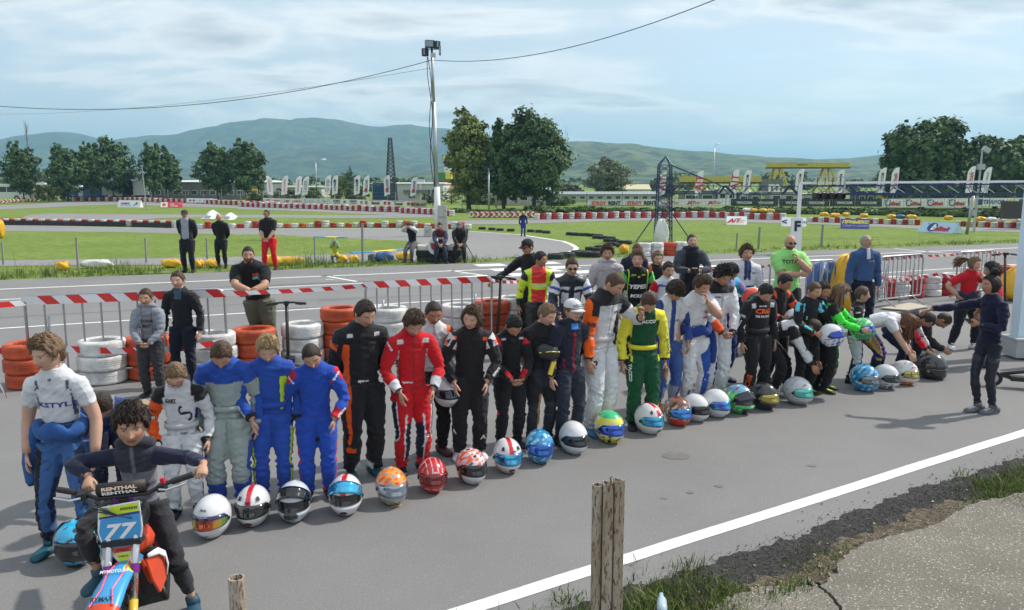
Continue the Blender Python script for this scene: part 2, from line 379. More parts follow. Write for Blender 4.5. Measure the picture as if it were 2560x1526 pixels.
def kerb(pts, k):
 P = [at(x, y, ZI) for x, y in pts]; mb = MB(); tot = []
 for a, b in zip(P[:-1], P[1:]):
  for i in range(8): tot.append((a.lerp(b, i/8), a.lerp(b, (i+1)/8)))
 for i, (a, b) in enumerate(tot):
  mb.cur = (i//k) % 2; mb.bar(a+Vector((0, 0, .02)), b+Vector((0, 0, .02)), .45, .06)
 o = mb.build('kerb', [KB, KY]); o['kind'] = 'structure'
kerb([q4(940, 1194), q4(1180, 1180), q4(1410, 1160), q4(1490, 1132)], 6); kerb([q4(640, 1056), q4(760, 1060), q4(890, 1064)], 6)
band('middle_track', [q3(180, 893), q3(250, 868), q3(420, 858), q3(1500, 866), q3(2361, 868), q4(0, 868), q4(1000, 872), q4(1240, 868), q4(1000, 862), q4(700, 845), q4(300, 830), q4(0, 822), q3(2000, 812), q3(1600, 800), q3(1000, 782), q3(700, 790), q3(420, 806), q3(0, 824), q3(-900, 850), q3(-900, 800),
 q3(0, 788), q3(300, 778), q3(500, 760), q3(1000, 758), q3(1550, 766), q3(1900, 790), q3(2361, 795), q4(300, 802), q4(700, 820), q4(1000, 832), q4(1360, 842), q4(1640, 852), q4(1680, 872), q4(1600, 892), q4(1000, 898), q4(0, 893), q3(1600, 893), q3(1350, 897), q3(1150, 912), q3(900, 950), q3(180, 950)])
band('far_track', [q4(1700, 920), q4(1950, 914), q4(2361, 912), q5(800, 902), q5(1400, 893), q5(2000, 893), q5(2361, 897), q6(400, 915), q6(1100, 945), q6(1800, 972), q6(2500, 990), q6(3300, 1010), q6(3300, 1045), q6(2361, 1016), q6(1800, 1000), q6(1100, 968), q6(600, 946), q6(0, 930), q5(2000, 914), q5(1200, 918), q5(800, 930), q5(400, 942), q4(2361, 948), q4(1700, 950)])
band('far_track', [q3(-900, 770), q3(0, 782), q3(0, 792), q3(-900, 800)], dz=.002)
# hills, with real depth behind one another
HILL = ground_mat('hill_cover', (.040, .068, .018), (.085, .105, .034), .0045, (.012, .026, .010), .020, 0, 1, r3=(.44, .54))
HILL2 = ground_mat('hill_scrub', (.070, .105, .028), (.12, .14, .05), .005, (.018, .038, .012), .030, 0, 1, r3=(.46, .54))
def hill(name, prof, Yd, depth, mat, foot=462, seed=0, rough=1.0):
 xs = [p[0]/.9727 for p in prof]; ys = [p[1]/.9727 for p in prof]; nc, nr = 260, 34; r = np.random.RandomState(seed)
 X = np.linspace(xs[0], xs[-1], nc); Yp = np.interp(X, xs, ys)
 Yp = np.convolve(np.pad(Yp, 3, 'edge'), np.ones(7)/7, 'valid')
 jag = np.convolve(r.randn(nc+4), [.2, .3, .2, .3, .2], 'valid')*rough
 ph = r.rand(12)*6.28; vs = []
 for j in range(nr+6):
  t = j/(nr-1)
  for i in range(nc):
   top = atY(X[i], Yp[i]+jag[i]*.8, Yd).z
   Yy = Yd-depth*(1-t) if t <= 1 else Yd+depth*.5*(t-1)*4
   prof_ = (math.sin((t-.5)*math.pi)*.5+.5)**1.15 if t <= 1 else max(0, 1-(t-1)*5)
   u = X[i]/90
   rav = (math.sin(u*1.3+t*2.2+ph[0])+.6*math.sin(u*3.1-t*4+ph[1])+.4*math.sin(u*6.7+t*5+ph[2])+.25*math.sin(u*13+ph[3]+t*9))*.05*math.sin(min(t, 1)*math.pi)
   z = ZI-3+(top-ZI+3)*(prof_+rav*(1 if t < 1 else 0))
   vs.append(((X[i]-1280)/FPX*Yd*(1-(1-min(t, 1))*.12), Yy, z))
 mb = MB(); mb.add(vs, [(j*nc+i, j*nc+i+1, (j+1)*nc+i+1, (j+1)*nc+i) for j in range(nr+5) for i in range(nc-1)])
 o = mb.build(name, mat, smooth=True); o['kind'] = 'structure'; return o
hill('far_hills', [(-500, 420), (-150, 405), (0, 373), (50, 358), (100, 334), (150, 323), (200, 322), (250, 334), (300, 349), (340, 346), (380, 337), (415, 330), (450, 334), (500, 318), (550, 307), (600, 301), (650, 293), (690, 291), (750, 297), (810, 291), (830, 291), (880, 302), (930, 313), (960, 306), (1000, 304), (1040, 308), (1090, 316), (1150, 325), (1250, 345), (1400, 370), (1600, 400), (1900, 430)], 3400, 1500, HILL, seed=2)
hill('middle_hills', [(-500, 452), (-100, 448), (150, 440), (380, 425), (560, 395), (640, 372), (740, 360), (860, 362), (960, 370), (1100, 378), (1250, 385), (1500, 415), (1800, 440)], 2500, 900, HILL, seed=5)
hill('near_ridge', [(900, 446), (1050, 415), (1150, 385), (1280, 358), (1390, 347), (1450, 349), (1550, 356), (1600, 362), (1680, 372), (1760, 380), (1850, 387), (1950, 389), (2050, 386), (2100, 380), (2170, 373), (2300, 362), (2490, 352), (2800, 350), (3100, 370)], 1900, 1100, HILL2, seed=9)
# the air
mb = MB(); mb.box((0, 4300, 143), (13800, 9200, 292)); hz = mb.build('haze', None, fix=True); tag(hz, kind='stuff')
hm = bpy.data.materials.new('haze_air'); hm.use_nodes = True; hm.node_tree.nodes.clear(); t = hm.node_tree
pv = nn('ShaderNodeVolumePrincipled', t); pv.inputs['Color'].default_value = (.42, .78, 1.0, 1); pv.inputs['Density'].default_value = .00026; pv.inputs['Anisotropy'].default_value = 0.2
oo = nn('ShaderNodeOutputMaterial', t); t.links.new(pv.outputs[0], oo.inputs['Volume']); hz.data.materials.append(hm)
# scrub trees on the skyline of the near ridge are part of its cover
# ---------------- background ----------------
def lamp_globe(): pass
def box_mesh_part(name, c, size, mat, parent, rot=None): return MB().box(c, size, rot).build(name, mat, parent)
HEDGE = []
# --- trees ---
BARK = M('bark', (.055, .045, .035), .95, 0, .3, 6, .6, 18)
def leafm(key, c): return M(key, c, .65, 0, .45, .9, 0, spec=.25)
LEAF_D = leafm('leaves_dark', (.074, .135, .046)); LEAF_M = leafm('leaves_mid', (.085, .135, .042)); LEAF_L = leafm('leaves_light', (.135, .175, .045)); LEAF_P = leafm('leaves_pale', (.14, .17, .085))
def crown(lobes, n, size, seed, gap=.0, flat=.35):
 """lobes: (x, y, z, rx, ry, rz); leaves sit in clumps near each lobe's surface"""
 n = int(n*1.35); r = np.random.RandomState(seed); vol = np.array([l[3]*l[5] for l in lobes]); cnt = (n*vol/vol.sum()).astype(int); V = []
 P = []; Nn = []
 for l, k in zip(lobes, cnt):
  nc = max(6, k//26); cd = r.randn(nc, 3); cd /= np.linalg.norm(cd, axis=1)[:, None]
  rad = .55+.5*r.rand(nc)**.6; ctr = cd*rad[:, None]
  idx = r.randint(0, nc, k); p = ctr[idx]+r.randn(k, 3)*.14
  P.append(np.array(l[:3])+p*np.array(l[3:6])); q = p/np.maximum(np.linalg.norm(p, axis=1)[:, None], .2); Nn.append(q)
 P = np.vstack(P); Nn = np.vstack(Nn)+r.randn(len(P), 3)*.55+np.array([0, 0, .35]); Nn /= np.linalg.norm(Nn, axis=1)[:, None]
 k = len(P); t1 = np.cross(Nn, r.randn(k, 3)); t1 /= np.linalg.norm(t1, axis=1)[:, None]; t2 = np.cross(Nn, t1)
 s_ = size*1.45*(.6+.8*r.rand(k))[:, None]
 quad = np.stack([P-t1*s_*.5, P-t2*s_*.32+Nn*s_*.1, P+t1*s_*.5, P+t2*s_*.32+Nn*s_*.1], 1).reshape(-1, 3)
 me = bpy.data.meshes.new('crown'); me.vertices.add(4*k); me.vertices.foreach_set('co', quad.ravel().astype(np.float32))
 me.loops.add(4*k); me.loops.foreach_set('vertex_index', np.arange(4*k)); me.polygons.add(k); me.polygons.foreach_set('loop_start', np.arange(0, 4*k, 4)); me.polygons.foreach_set('loop_total', np.full(k, 4))
 me.update(); me.validate(); return me
def tree(name, label, base, h, wd, mat, seed, n=4200, shape='oval', trunk=.12, group=None, size=None, bare=.14, cat='tree'):
 r = random.Random(seed); t = thing(name, label, cat, base, 0, group); lobes = []
 rw = wd/2; h0 = h*bare; ch = h-h0
 if shape == 'oval':
  for i in range(13):
   f = (i+.5)/13; zz_ = h0+ch*(.12+.80*f); env = math.sin(math.pi*min(1, .14+.80*f))**.55
   a = i*2.4; rr = rw*env*.45*r.uniform(.7, 1.1); s_ = rw*env*r.uniform(.42, .62)
   lobes.append((rr*math.cos(a), rr*math.sin(a), zz_, s_, s_, ch*.13*r.uniform(.9, 1.4)))
 elif shape == 'tall':
  for i in range(11):
   f = (i+.5)/11; env = math.sin(math.pi*min(1, .10+.80*f))**.6; a = i*2.2; rr = rw*env*.35; s_ = rw*env*r.uniform(.5, .7)
   lobes.append((rr*math.cos(a), rr*math.sin(a), h0+ch*(.08+.84*f), s_, s_, ch*.12))
 elif shape == 'cone':
  for i in range(9):
   f = i/8; s_ = rw*(1.02-f)*.95; lobes.append((0, 0, h0+ch*(.05+.88*f), s_+.1, s_+.1, ch*.07))
 elif shape == 'broad':
  for i in range(17):
   a = i*2.4; rr = rw*.62*math.sqrt((i+.5)/17); lobes.append((rr*math.cos(a), rr*math.sin(a), h0+ch*(.74-.40*(rr/rw)**2+r.uniform(-.12, .1)), rw*r.uniform(.28, .4), rw*.3, ch*r.uniform(.16, .26)))
  for i in range(8):
   a = i*.8; lobes.append((rw*.5*math.cos(a), rw*.5*math.sin(a), h0+ch*.24, rw*.36, rw*.36, ch*.2))
 elif shape == 'bush':
  for i in range(9): lobes.append((r.uniform(-.6, .6)*rw, r.uniform(-.5, .5)*rw, h*r.uniform(.35, .62), rw*r.uniform(.3, .5), rw*.4, h*r.uniform(.22, .36)))
 link('crown', crown(lobes, n if h < 9 else int(n*1.25), size or min(h*.035, .30), seed), mat, t)
 mb = MB(); k = 7; tr = h*.022 if trunk is None else trunk
 pts = [(math.sin(i*1.1+seed)*h*.008, 0, i*h*.72/k) for i in range(k+1)]; mb.tube(pts, [tr*(1.25 if i == 0 else 1-.75*i/k) for i in range(k+1)], 7)
 for i in range(9 if shape != 'cone' else 0):
  a = i*2.4+seed; z0 = h0+ch*(.02+.06*i); l_ = lobes[i % len(lobes)]
  e = Vector((l_[0]*.9, l_[1]*.9, max(l_[2], z0+.3))); s0 = Vector((0, 0, min(z0, h*.6))); m_ = s0.lerp(e, .5)+Vector((math.cos(a)*.2, math.sin(a)*.2, -.2))
  mb.tube([s0, m_, e], [tr*.45, tr*.3, tr*.08], 5)
 mb.build('trunk', BARK, t, smooth=True); return t
def tree_px(name, label, x, ybase, ytop, wpx, mat, seed, **kw):
 b = at(x, ybase, ZI); h = atY(x, ytop, b.y).z-ZI; wd = wpx*pixw(b)*1.16; return tree(name, label, b, h, wd, mat, seed, **kw)
A_ = lambda x, y: (x/.9727, y/.9727)
def tD(name, label, x, yb, yt, wp, mat, seed, **kw): return tree_px(name, label, x/.9727, yb/.9727, yt/.9727, wp/.9727, mat, seed, **kw)
tD('poplar_tree', 'dark green tree standing alone at the far left of the infield wall', 58, 490, 350, 92, LEAF_D, 1, n=5200)
tD('maple_tree', 'dark broad tree behind the blue truck trailer', 165, 491, 358, 96, LEAF_D, 2, n=5200)
tD('maple_tree', 'slimmer dark tree behind the small white truck cab', 224, 490, 348, 70, LEAF_D, 3, n=4200)
tD('maple_tree', 'tallest dark tree of the left row above the white lorry cab', 278, 489, 338, 104, LEAF_D, 4, n=6000)
tD('maple_tree', 'dark tree with a narrow top right beside the thin grey mast', 374, 489, 350, 66, LEAF_D, 5, n=4000)
tD('maple_tree', 'lower dark tree leaning against its taller neighbour by the grey shed', 412, 488, 366, 66, LEAF_D, 6, n=3800)
tD('maple_tree', 'dark wide tree in front of the grey shed, left of its twin', 530, 492, 352, 104, LEAF_D, 7, n=6000)
tD('maple_tree', 'dark pointed tree right of its twin, next to the first white flag', 602, 492, 342, 100, LEAF_D, 8, n=6000)
tD('ash_tree', 'tall light green tree just right of the floodlight pole', 1140, 512, 268, 120, M('leaves_ash', (.165, .215, .055), .65, 0, .5, .9, 0, spec=.25), 9, n=9500, shape='tall', bare=.10, trunk=.28)
tD('plane_tree', 'big dark tree in the left half of the dense pair near the centre', 1226, 512, 300, 128, LEAF_D, 10, n=8500, bare=.12, trunk=.22)
tD('plane_tree', 'highest dark tree in the right half of the dense pair near the centre', 1300, 512, 276, 170, LEAF_D, 11, n=11000, bare=.12, trunk=.24)
tD('willow_tree', 'rounded grey green tree behind the low roof and orange banner', 1480, 486, 384, 112, LEAF_P, 12, n=6500, bare=.02)
tD('spruce_tree', 'small dark spruce between two light poles behind the white banner row', 853, 470, 404, 30, LEAF_D, 13, n=2000, shape='cone', bare=.02)
tD('lime_tree', 'round yellow green tree beside the street lamp behind the white banners', 822, 492, 424, 62, LEAF_L, 14, n=3200, bare=.02)
tD('lime_tree', 'dark rounded tree rising behind the white office building', 1015, 478, 428, 70, LEAF_M, 15, n=3200, bare=.02)
tD('lime_tree', 'light green bush tree at the foot of the tall light green tree', 1098, 496, 456, 60, LEAF_L, 16, n=2600, bare=.02)
tD('chestnut_tree', 'huge dark broad tree behind the gantry at the right', 2242, 508, 296, 205, LEAF_D, 17, n=15000, shape='broad', bare=.08, trunk=.35, size=.5)
tD('chestnut_tree', 'dark broad tree nearest the right edge of the gantry', 2420, 508, 330, 150, LEAF_D, 18, n=10500, shape='broad', bare=.08, trunk=.3, size=.5)
tD('chestnut_tree', 'lower dark tree filling the gap between the two broad dark trees', 2345, 508, 352, 90, LEAF_D, 19, n=4500, shape='broad', bare=.08, trunk=.2, size=.5)
for i, (x, yb, yt, wp, m_, lb) in enumerate([(120, 492, 440, 60, LEAF_L, 'pale green bush between the bus and the white van'), (636, 496, 462, 56, LEAF_P, 'grey bush under the first white flag'), (700, 492, 455, 60, LEAF_P, 'grey green bush beneath the third white flag'),
  (760, 494, 452, 40, LEAF_M, 'green bush behind the pale flag with grey lettering'), (868, 494, 448, 70, LEAF_M, 'green bush left of the blue glass office'), (1044, 497, 470, 34, LEAF_P, 'grey bush against the white office wall'), (1385, 482, 448, 60, M('leaves_brown', (.09, .09, .05), .7, 0, .4, 1), 'brownish bush behind the long low roof'),
  (1622, 484, 440, 70, M('leaves_brown', (.09, .09, .05)), 'brownish bush right behind the blue lattice tower'), (30, 480, 432, 80, LEAF_M, 'hedge like bush above the white bus'), (300, 478, 452, 180, LEAF_M, 'long bush behind the parked lorries'), (1690, 470, 432, 60, LEAF_M, 'green bush in front of the yellow crane beam'), (1170, 498, 470, 70, LEAF_M, 'dark green bush behind the mesh fence under the tall tree'), (1360, 500, 476, 80, LEAF_M, 'low green bush along the mesh fence beside the dense pair of trees')]):
 tD('bush', lb, x, yb, yt, wp, m_, 30+i, n=1800, shape='bush', trunk=.05, cat='bush', size=.3)
# distant wooded belt below the hills
r = np.random.RandomState(4); lob = []
for i in range(170):
 X = -520+i*7.6+r.uniform(-3, 3); Y = 330+r.uniform(-60, 120); lob.append((X, Y, ZI+r.uniform(1.5, 3), r.uniform(4, 9), 5, r.uniform(2, 4.2)))
fo = link('wooded_belt', crown(lob, 30000, 1.1, 44), LEAF_M); tag(fo, kind='stuff')
# --- pale truck, bus, sheds at far left ---
GLASS = M('dark_glass', (.02, .025, .03), .12, 0, spec=.7); BLUEG = M('blue_glass', (.03, .09, .20), .1, 0, spec=.8)
GREYW = M('grey_cladding', (.16, .165, .17), .7, 0, .12, .5, .3, 3, stretch=(4, 4, .4)); CREAM = M('cream_wall', (.46, .44, .38), .8, 0, .12, .6); OFFW = M('off_white_wall', (.56, .57, .57), .75, 0, .08, .4); ROOFG = M('roof_sheet', (.33, .36, .38), .6, .2, .1, 1)
BRICK = M('terracotta', (.30, .13, .07), .85, 0, .3, 3)
def local_box(t, name, c, size, mat): return box_mesh_part(name, c, size, mat, t)
def D2(x, y, z=ZI): return at(x/.9727, y/.9727, z)
def spanD(x0, x1, P): return (x1-x0)/.9727*pixw(P)
def htD(y, P): return atY(1280, y/.9727, P.y).z-ZI
def wheel(t, x, y, r_=.5, w_=.28):
 o_ = MB().lathe([(r_*.55, -w_/2), (r_*.95, -w_/2), (r_, -w_/3), (r_, w_/3), (r_*.95, w_/2), (r_*.55, w_/2)], 18, (x, y, r_), axis='Y').build('wheel', RUBBER, t, smooth=True)
 MB().lathe([(0.0, -w_*.42), (r_*.3, -w_*.42), (r_*.56, -w_*.5), (r_*.56, w_*.5), (0.0, w_*.42)], 12, (x, y, r_), axis='Y').build('hub', METAL, o_)
def bus():
 P = D2(30, 488); wd = 14; t = thing('parked_bus', 'long white bus parked behind the far left end of the tyre wall', 'bus', P+Vector((-3, 0, 0)))
 MB().box((0, 0, 1.75), (wd, 2.5, 2.5)).build('body', WHITE, t)
 MB().box((0, 0, 3.05), (wd-.4, 2.4, .12)).build('roof', WHITE, t)
 for i in range(7): MB().box((-5.7+i*1.9, -1.27, 2.1), (1.75, .04, .95)).build('window', GLASS, t)
 for x in (-4.5, 4.6): wheel(t, x, -1.15); wheel(t, x, 1.15)
bus()
def lorry(x, y, label, blue=False, flip=1, trailer=8, h=1.0):
 P = D2(x, y); t = thing('parked_lorry', label, 'lorry', P, 0);
 cab = MB(); cab.box((0, 0, 1.85*h), (2.3, 2.45, 2.3*h), taper=.93); cab.build('cab', WHITE, t)
 MB().box((-.1, 0, 3.15*h), (1.9, 2.2, .4), taper=.8).build('roof_fairing', WHITE, t)
 MB().box((-.2, -1.245, 2.25*h), (1.2, .03, .85)).build('side_window', GLASS, t)
 MB().box((-1.12*1, 0, 2.2*h), (.05, 2.1, .9)).build('windscreen', GLASS, t)
 MB().box((0, -.1, .62), (2.4, 2.5, .35)).build('bumper', BLACK, t)
 MB().box((1.3+trailer/2, 0, 2.35*h), (trailer, 2.5, 2.7*h)).build('trailer', M('trailer_blue', S(60, 105, 165), .5) if blue else WHITE, t)
 for xx in (-.3, 1.4+trailer*.7, 1.4+trailer*.85): wheel(t, xx, -1.1); wheel(t, xx, 1.1)
lorry(109, 488, 'white lorry with dark windscreen standing left of the blue trailer', trailer=4)
lorry(196, 488, 'small white lorry cab with a low blue trailer between two dark trees', blue=True, trailer=3.5, h=.85)
lorry(239, 488, 'white lorry cab right of the small lorry, half behind the dark trees', trailer=6)
lorry(290, 488, 'white lorry standing nearest the grey shed behind the tallest tree', trailer=4)
t = thing('truck_trailer', 'bright blue box trailer parked between dark trees at the left', 'trailer', D2(164, 488))
MB().box((0, 0, 2.3), (5.6, 2.5, 2.7)).build('box_body', M('trailer_blue', S(60, 105, 165), .5), t); MB().box((0, 0, 3.7), (5.7, 2.55, .12)).build('roof_panel', WHITE, t)
for i in range(5): MB().box((-2.2+i*1.1, -1.27, 2.3), (.05, .05, 2.6)).build('rib', M('trailer_blue'), t)
wheel(t, 1.3, -1.1); wheel(t, 2.4, -1.1); MB().bar((-2, 0, 0), (-2, 0, 1), .12).build('leg', METAL, t)
def shed(name, label, x0, x1, yb, yt, dep, wall, roof, nwin=0, wy=(.45, .8), rise=.5, door=None, cat='building', winmat=None, wsz=None):
 P = D2((x0+x1)/2, yb); wd = spanD(x0, x1, P); h = htD(yt, P); t = thing(name, label, cat, P+Vector((0, dep/2, 0)))
 MB().box((0, 0, h/2), (wd, dep, h)).build('wall', wall, t)
 rf = MB(); rf.prism([(-wd/2-.3, -dep/2-.3, h+.003), (-wd/2-.3, dep/2+.3, h+.003), (-wd/2-.3, dep/2+.3, h+.15), (-wd/2-.3, 0, h+.15+rise), (-wd/2-.3, -dep/2-.3, h+.15)], (wd+.6, 0, 0)); rf.build('roof', roof, t)
 for i in range(nwin):
  xx = -wd/2+wd*(i+.5)/nwin; ww = (wsz or wd/nwin*.55)
  f = MB().box((xx, -dep/2-.02, h*(wy[0]+wy[1])/2), (ww+.16, .08, h*(wy[1]-wy[0])+.16)).build('window', WHITE, t)
  MB().box((xx, -dep/2-.065, h*(wy[0]+wy[1])/2), (ww, .02, h*(wy[1]-wy[0]))).build('pane', winmat or GLASS, f)
 if door is not None:
  f = MB().box((door, -dep/2-.03, 1.05), (1.1, .06, 2.1)).build('door', BLACK, t)
 return t, wd, h
t, wd, h = shed('warehouse', 'long grey clad warehouse with a white roof edge behind the left trees', 330, 640, 486, 444, 18, GREYW, WHITE, 14, (.30, .52), .25)
for i in range(26): MB().bar((-wd/2+wd*(i+.5)/26, -9.03, .1), (-wd/2+wd*(i+.5)/26, -9.03, h-.1), .08, .1).build('cladding_rib', GREYW, t)
t, wd, h = shed('low_warehouse', 'low white walled warehouse behind the second and third white flags', 632, 782, 480, 457, 10, CREAM, ROOFG, 8, (.4, .7), .3)
t, wd, h = shed('office_building', 'white flat office building with tall blue glass front behind the banners', 905, 1078, 490, 448, 16, OFFW, WHITE, 0, rise=.1)
gx = -wd/2+wd*.17
gf = MB().box((gx, -8.2, h*.54), (wd*.30, .5, h*1.08)).build('glass_front', BLUEG, t)
for i in range(6): MB().bar((gx-wd*.15+wd*.06*i, -8.5, .1), (gx-wd*.15+wd*.06*i, -8.5, h*1.07), .07).build('mullion', M('blue_frame', (.02, .05, .12), .4), gf)
for i in range(4): MB().bar((gx-wd*.15, -8.5, h*.27*(i+1)-.2), (gx+wd*.15, -8.5, h*.27*(i+1)-.2), .07).build('transom', M('blue_frame'), gf)
MB().box((wd*.12, -8.2, h*.58), (wd*.34, .9, .5)).build('canopy', GREYW, t)
for i in range(5):
 f = MB().box((wd*.26+i*wd*.045, -8.02, h*.5), (wd*.028, .08, h*.34)).build('window', BLACK, t); MB().box((wd*.26+i*wd*.045, -8.07, h*.5), (wd*.02, .03, h*.3)).build('pane', GLASS, f)
f = MB().box((wd*.06, -8.03, h*.33), (wd*.09, .08, h*.3)).build('window', BLACK, t); MB().box((wd*.06, -8.08, h*.33), (wd*.08, .03, h*.26)).build('pane', BLUEG, f)
MB().bar((wd*.185, -8.1, 0), (wd*.185, -8.1, h), .3).build('downpipe', WHITE, t)
MB().box((wd*.1, 0, h+.5), (2, 2, .7)).build('roof_box', METAL, t)
# coloured tower block seen through the light green tree
P = at(1118, 498, ZI); P.y += 25; P.x *= 1.19; t = thing('painted_silo', 'tower painted in green, red and yellow bands half hidden by the light green tree', 'tower', P)
for k, (y0, y1, c, x0, x1) in enumerate([(436, 420, 'kerb_yellow', 1096, 1110), (420, 406, 'white_paint', 1093, 1108), (420+20, 420, 'green_paint', 1076, 1108), (455, 440, 'red_paint', 1076, 1106), (470, 455, 'kerb_yellow', 1076, 1106), (395, 378, 'kerb_yellow', 1092, 1108)]):
 m_ = MC.get(c) or M(c, S(60, 130, 80) if c[0] == 'g' else S(200, 45, 40), .6)
 z0, z1 = htD(y0, P), htD(y1, P); xw = spanD(x0, x1, P); MB().box((spanD(1092, (x0+x1)/2, P), 0, (z0+z1)/2), (xw, 4-.1*k, abs(z1-z0)-.02)).build('painted_band', m_, t)
MB().box((0, .2, htD(470, P)/2-.05), (spanD(1076, 1106, P), 3.2, htD(470, P)-.1)).build('base_wall', CREAM, t)
shed('small_house', 'small cream house with tiled roof behind the light green tree', 1170, 1230, 498, 462, 8, CREAM, BRICK, 2, (.35, .65), 1.4, door=1.8)
shed('storage_building', 'pale storage building between the trunks of the dense pair of trees', 1232, 1345, 500, 464, 7, CREAM, ROOFG, 4, (.35, .6), .3, door=3)
shed('long_low_building', 'long low building with grey sheet roof right of the dense pair of trees', 1340, 1600, 492, 474, 8, CREAM, ROOFG, 12, (.45, .8), .35)
shed('small_house', 'small house with pale striped roof behind the long low building', 1518, 1580, 476, 462, 7, OFFW, M('striped_roof', S(190, 180, 150), .8), 3, (.4, .7), 1.2)
for i, (x0, x1, yb, yt, lb) in enumerate([(1658, 1740, 496, 466, 'dark container block right of the blue lattice tower'), (1745, 1790, 496, 462, 'white cabin between two white flags at the paddock'), (1795, 1850, 496, 470, 'dark container left of the black lettered flag'), (1872, 1935, 496, 468, 'beige container right of the black lettered flag'), (1945, 2010, 498, 474, 'low white cabin under the hanging start lights'), (2128, 2160, 500, 474, 'yellow cabin seen through the gantry'), (2085, 2126, 500, 468, 'dark blue tent like container seen through the gantry'), (2165, 2230, 500, 480, 'pale low cabin right of the yellow cabin'), (2290, 2370, 500, 472, 'grey cabin under the broad dark trees')]):
 mt = [GREYW, OFFW, GREYW, CREAM, OFFW, M('yellow_cabin', S(205, 185, 50), .6), M('navy_cabin', S(35, 50, 85), .6), CREAM, GREYW][i]
 shed('site_container', lb, x0, x1, yb, yt, 3, mt, mt, 2, (.4, .7), .05, cat='container')
P = D2(1905, 488); t = thing('billboard', 'grey billboard with a large pale letter m behind the white flag', 'billboard', P)
wd = spanD(1862, 1910, P); z1 = htD(436, P); z0 = htD(478, P); MB().box((-wd*.6, 0, (z0+z1)/2), (wd, .3, z1-z0)).build('board', GREYW, t); MB().bar((-wd*.6, 0, 0), (-wd*.6, 0, z0), .4).build('post', METAL, t)
l_ = MB(); add_text(l_, 'm', (-wd*.5, -.17, (z0+z1)/2-.1), (1, 0, 0), (0, 0, 1), height=(z1-z0)*.5, bold=.03); l_.build('lettering', WHITEP, t)
# --- yellow gantry cranes ---
YEL = M('crane_yellow', S(190, 175, 60), .55, 0, .2, 2)
def crane(label, x0, x1, y0, y1, yb, Y, legs, text=None):
 a = atY(x0/.9727, y0/.9727, Y); b = atY(x1/.9727, y0/.9727, Y); z1 = atY(x0/.9727, y1/.9727, Y).z; t = thing('gantry_crane', label, 'crane', ((a.x+b.x)/2, Y, ZI)); cx = (a.x+b.x)/2
 zt = a.z-ZI; zb = z1-ZI; wd = b.x-a.x; MB().box((0, 0, (zt+zb)/2+.1), (wd, 1.8, (zt-zb)*.8)).build('girder', YEL, t); MB().box((0, 0, zb+.1), (wd*1.01, 2.2, (zt-zb)*.22)).build('rail_beam', M('crane_dark', (.05, .045, .02), .7), t)
 for lx in legs:
  X = atY(lx/.9727, y0/.9727, Y).x-cx
  for s_ in (-1, 1):
   for q in (-1, 1): MB().bar((X+s_*.6, q*.8, zb), (X+s_*2.2, q*3, .2), .4).build('leg', YEL, t)
  for k in range(4):
   z = zb*(.2+.2*k); ww = .6+1.6*(1-z/zb); MB().bar((X-ww, -.8-2.2*(1-z/zb), z), (X+ww, -.8-2.2*(1-z/zb), z), .25).build('brace', YEL, t)
 if text:
  l_ = MB(); add_text(l_, text, (-wd*.08, -.93, (zt+zb)/2+.15), (1, 0, 0), (0, 0, 1), height=(zt-zb)*.34, bold=.02); l_.build('lettering', BLACKP, t)
 return t
crane('big yellow gantry crane on tall legs right of the F pole', 1866, 2064, 396, 410, 480, 190, (1892, 2012), 'КРАН 5т')
crane('lower yellow gantry crane with drum behind the blue truss', 1654, 1848, 429, 446, 480, 180, (1700, 1800))
# --- lattice mast, street lamps, far masts ---
def lattice(t, h, w0, w1, mat, n=12, r0=.05, base=(0, 0, 0), face=3, brace=True):
 bx, by, bz = base; cn = [(-1, -1), (1, -1), (1, 1), (-1, 1)] if face == 4 else [(math.cos(a), math.sin(a)) for a in (-2.6, -.54, 1.57)]
 rows = [[Vector((bx+c[0]*(w0+(w1-w0)*k/n)/2, by+c[1]*(w0+(w1-w0)*k/n)/2, bz+h*k/n)) for c in cn] for k in range(n+1)]
 for j in range(len(cn)): MB().bar(rows[0][j], rows[n][j], r0*2).build('leg', mat, t)
 mb = MB()
 for k in range(n):
  for j in range(len(cn)):
   j2 = (j+1) % len(cn); mb.bar(rows[k][j], rows[k+1][j2], r0); mb.bar(rows[k][j2], rows[k+1][j], r0); mb.bar(rows[k+1][j], rows[k+1][j2], r0)
 return mb.build('bracing', mat, t)
NAVY = M('navy_steel', S(28, 48, 95), .45, .2, .1, 6); DSTEEL = M('dark_steel', (.04, .05, .06), .5, .5)
P = D2(952, 492); t = thing('lattice_mast', 'tall dark lattice mast standing behind the white office banners', 'mast', P); lattice(t, htD(336, P), 1.9, .5, DSTEEL, 16, .07, face=4)
def lamp_post(x, yb, yt, label, arm=1.2, side=1, heads=1, group=None, name='street_lamp', cat='street lamp'):
 P = D2(x, yb); h = htD(yt, P); t = thing(name, label, cat, P, 0, group); MB().tube([(0, 0, 0), (0, 0, h*.5), (0, 0, h*.93)], [.11, .09, .06], 8).build('pole', METAL, t, smooth=True)
 MB().tube([(0, 0, h*.93), (side*arm*.35, 0, h*.985), (side*arm, 0, h)], .04, 6).build('arm', METAL, t)
 MB().tube([(side*arm*.8, 0, h-.02), (side*arm*1.1, 0, h), (side*arm*1.5, 0, h-.02)], [(.10, .06), (.17, .09), (.1, .05)], 8).build('lamp_head', WHITE, t, smooth=True); return t
lamp_post(771, 492, 388, 'grey street lamp with a white head above the round yellow green tree', 1.2)
lamp_post(1733, 494, 350, 'tall pole with curved top and small boxes near the centre of the right ridge', .5)
lamp_post(1206, 505, 392, 'thin grey street lamp left of the dense pair of trees', .2)
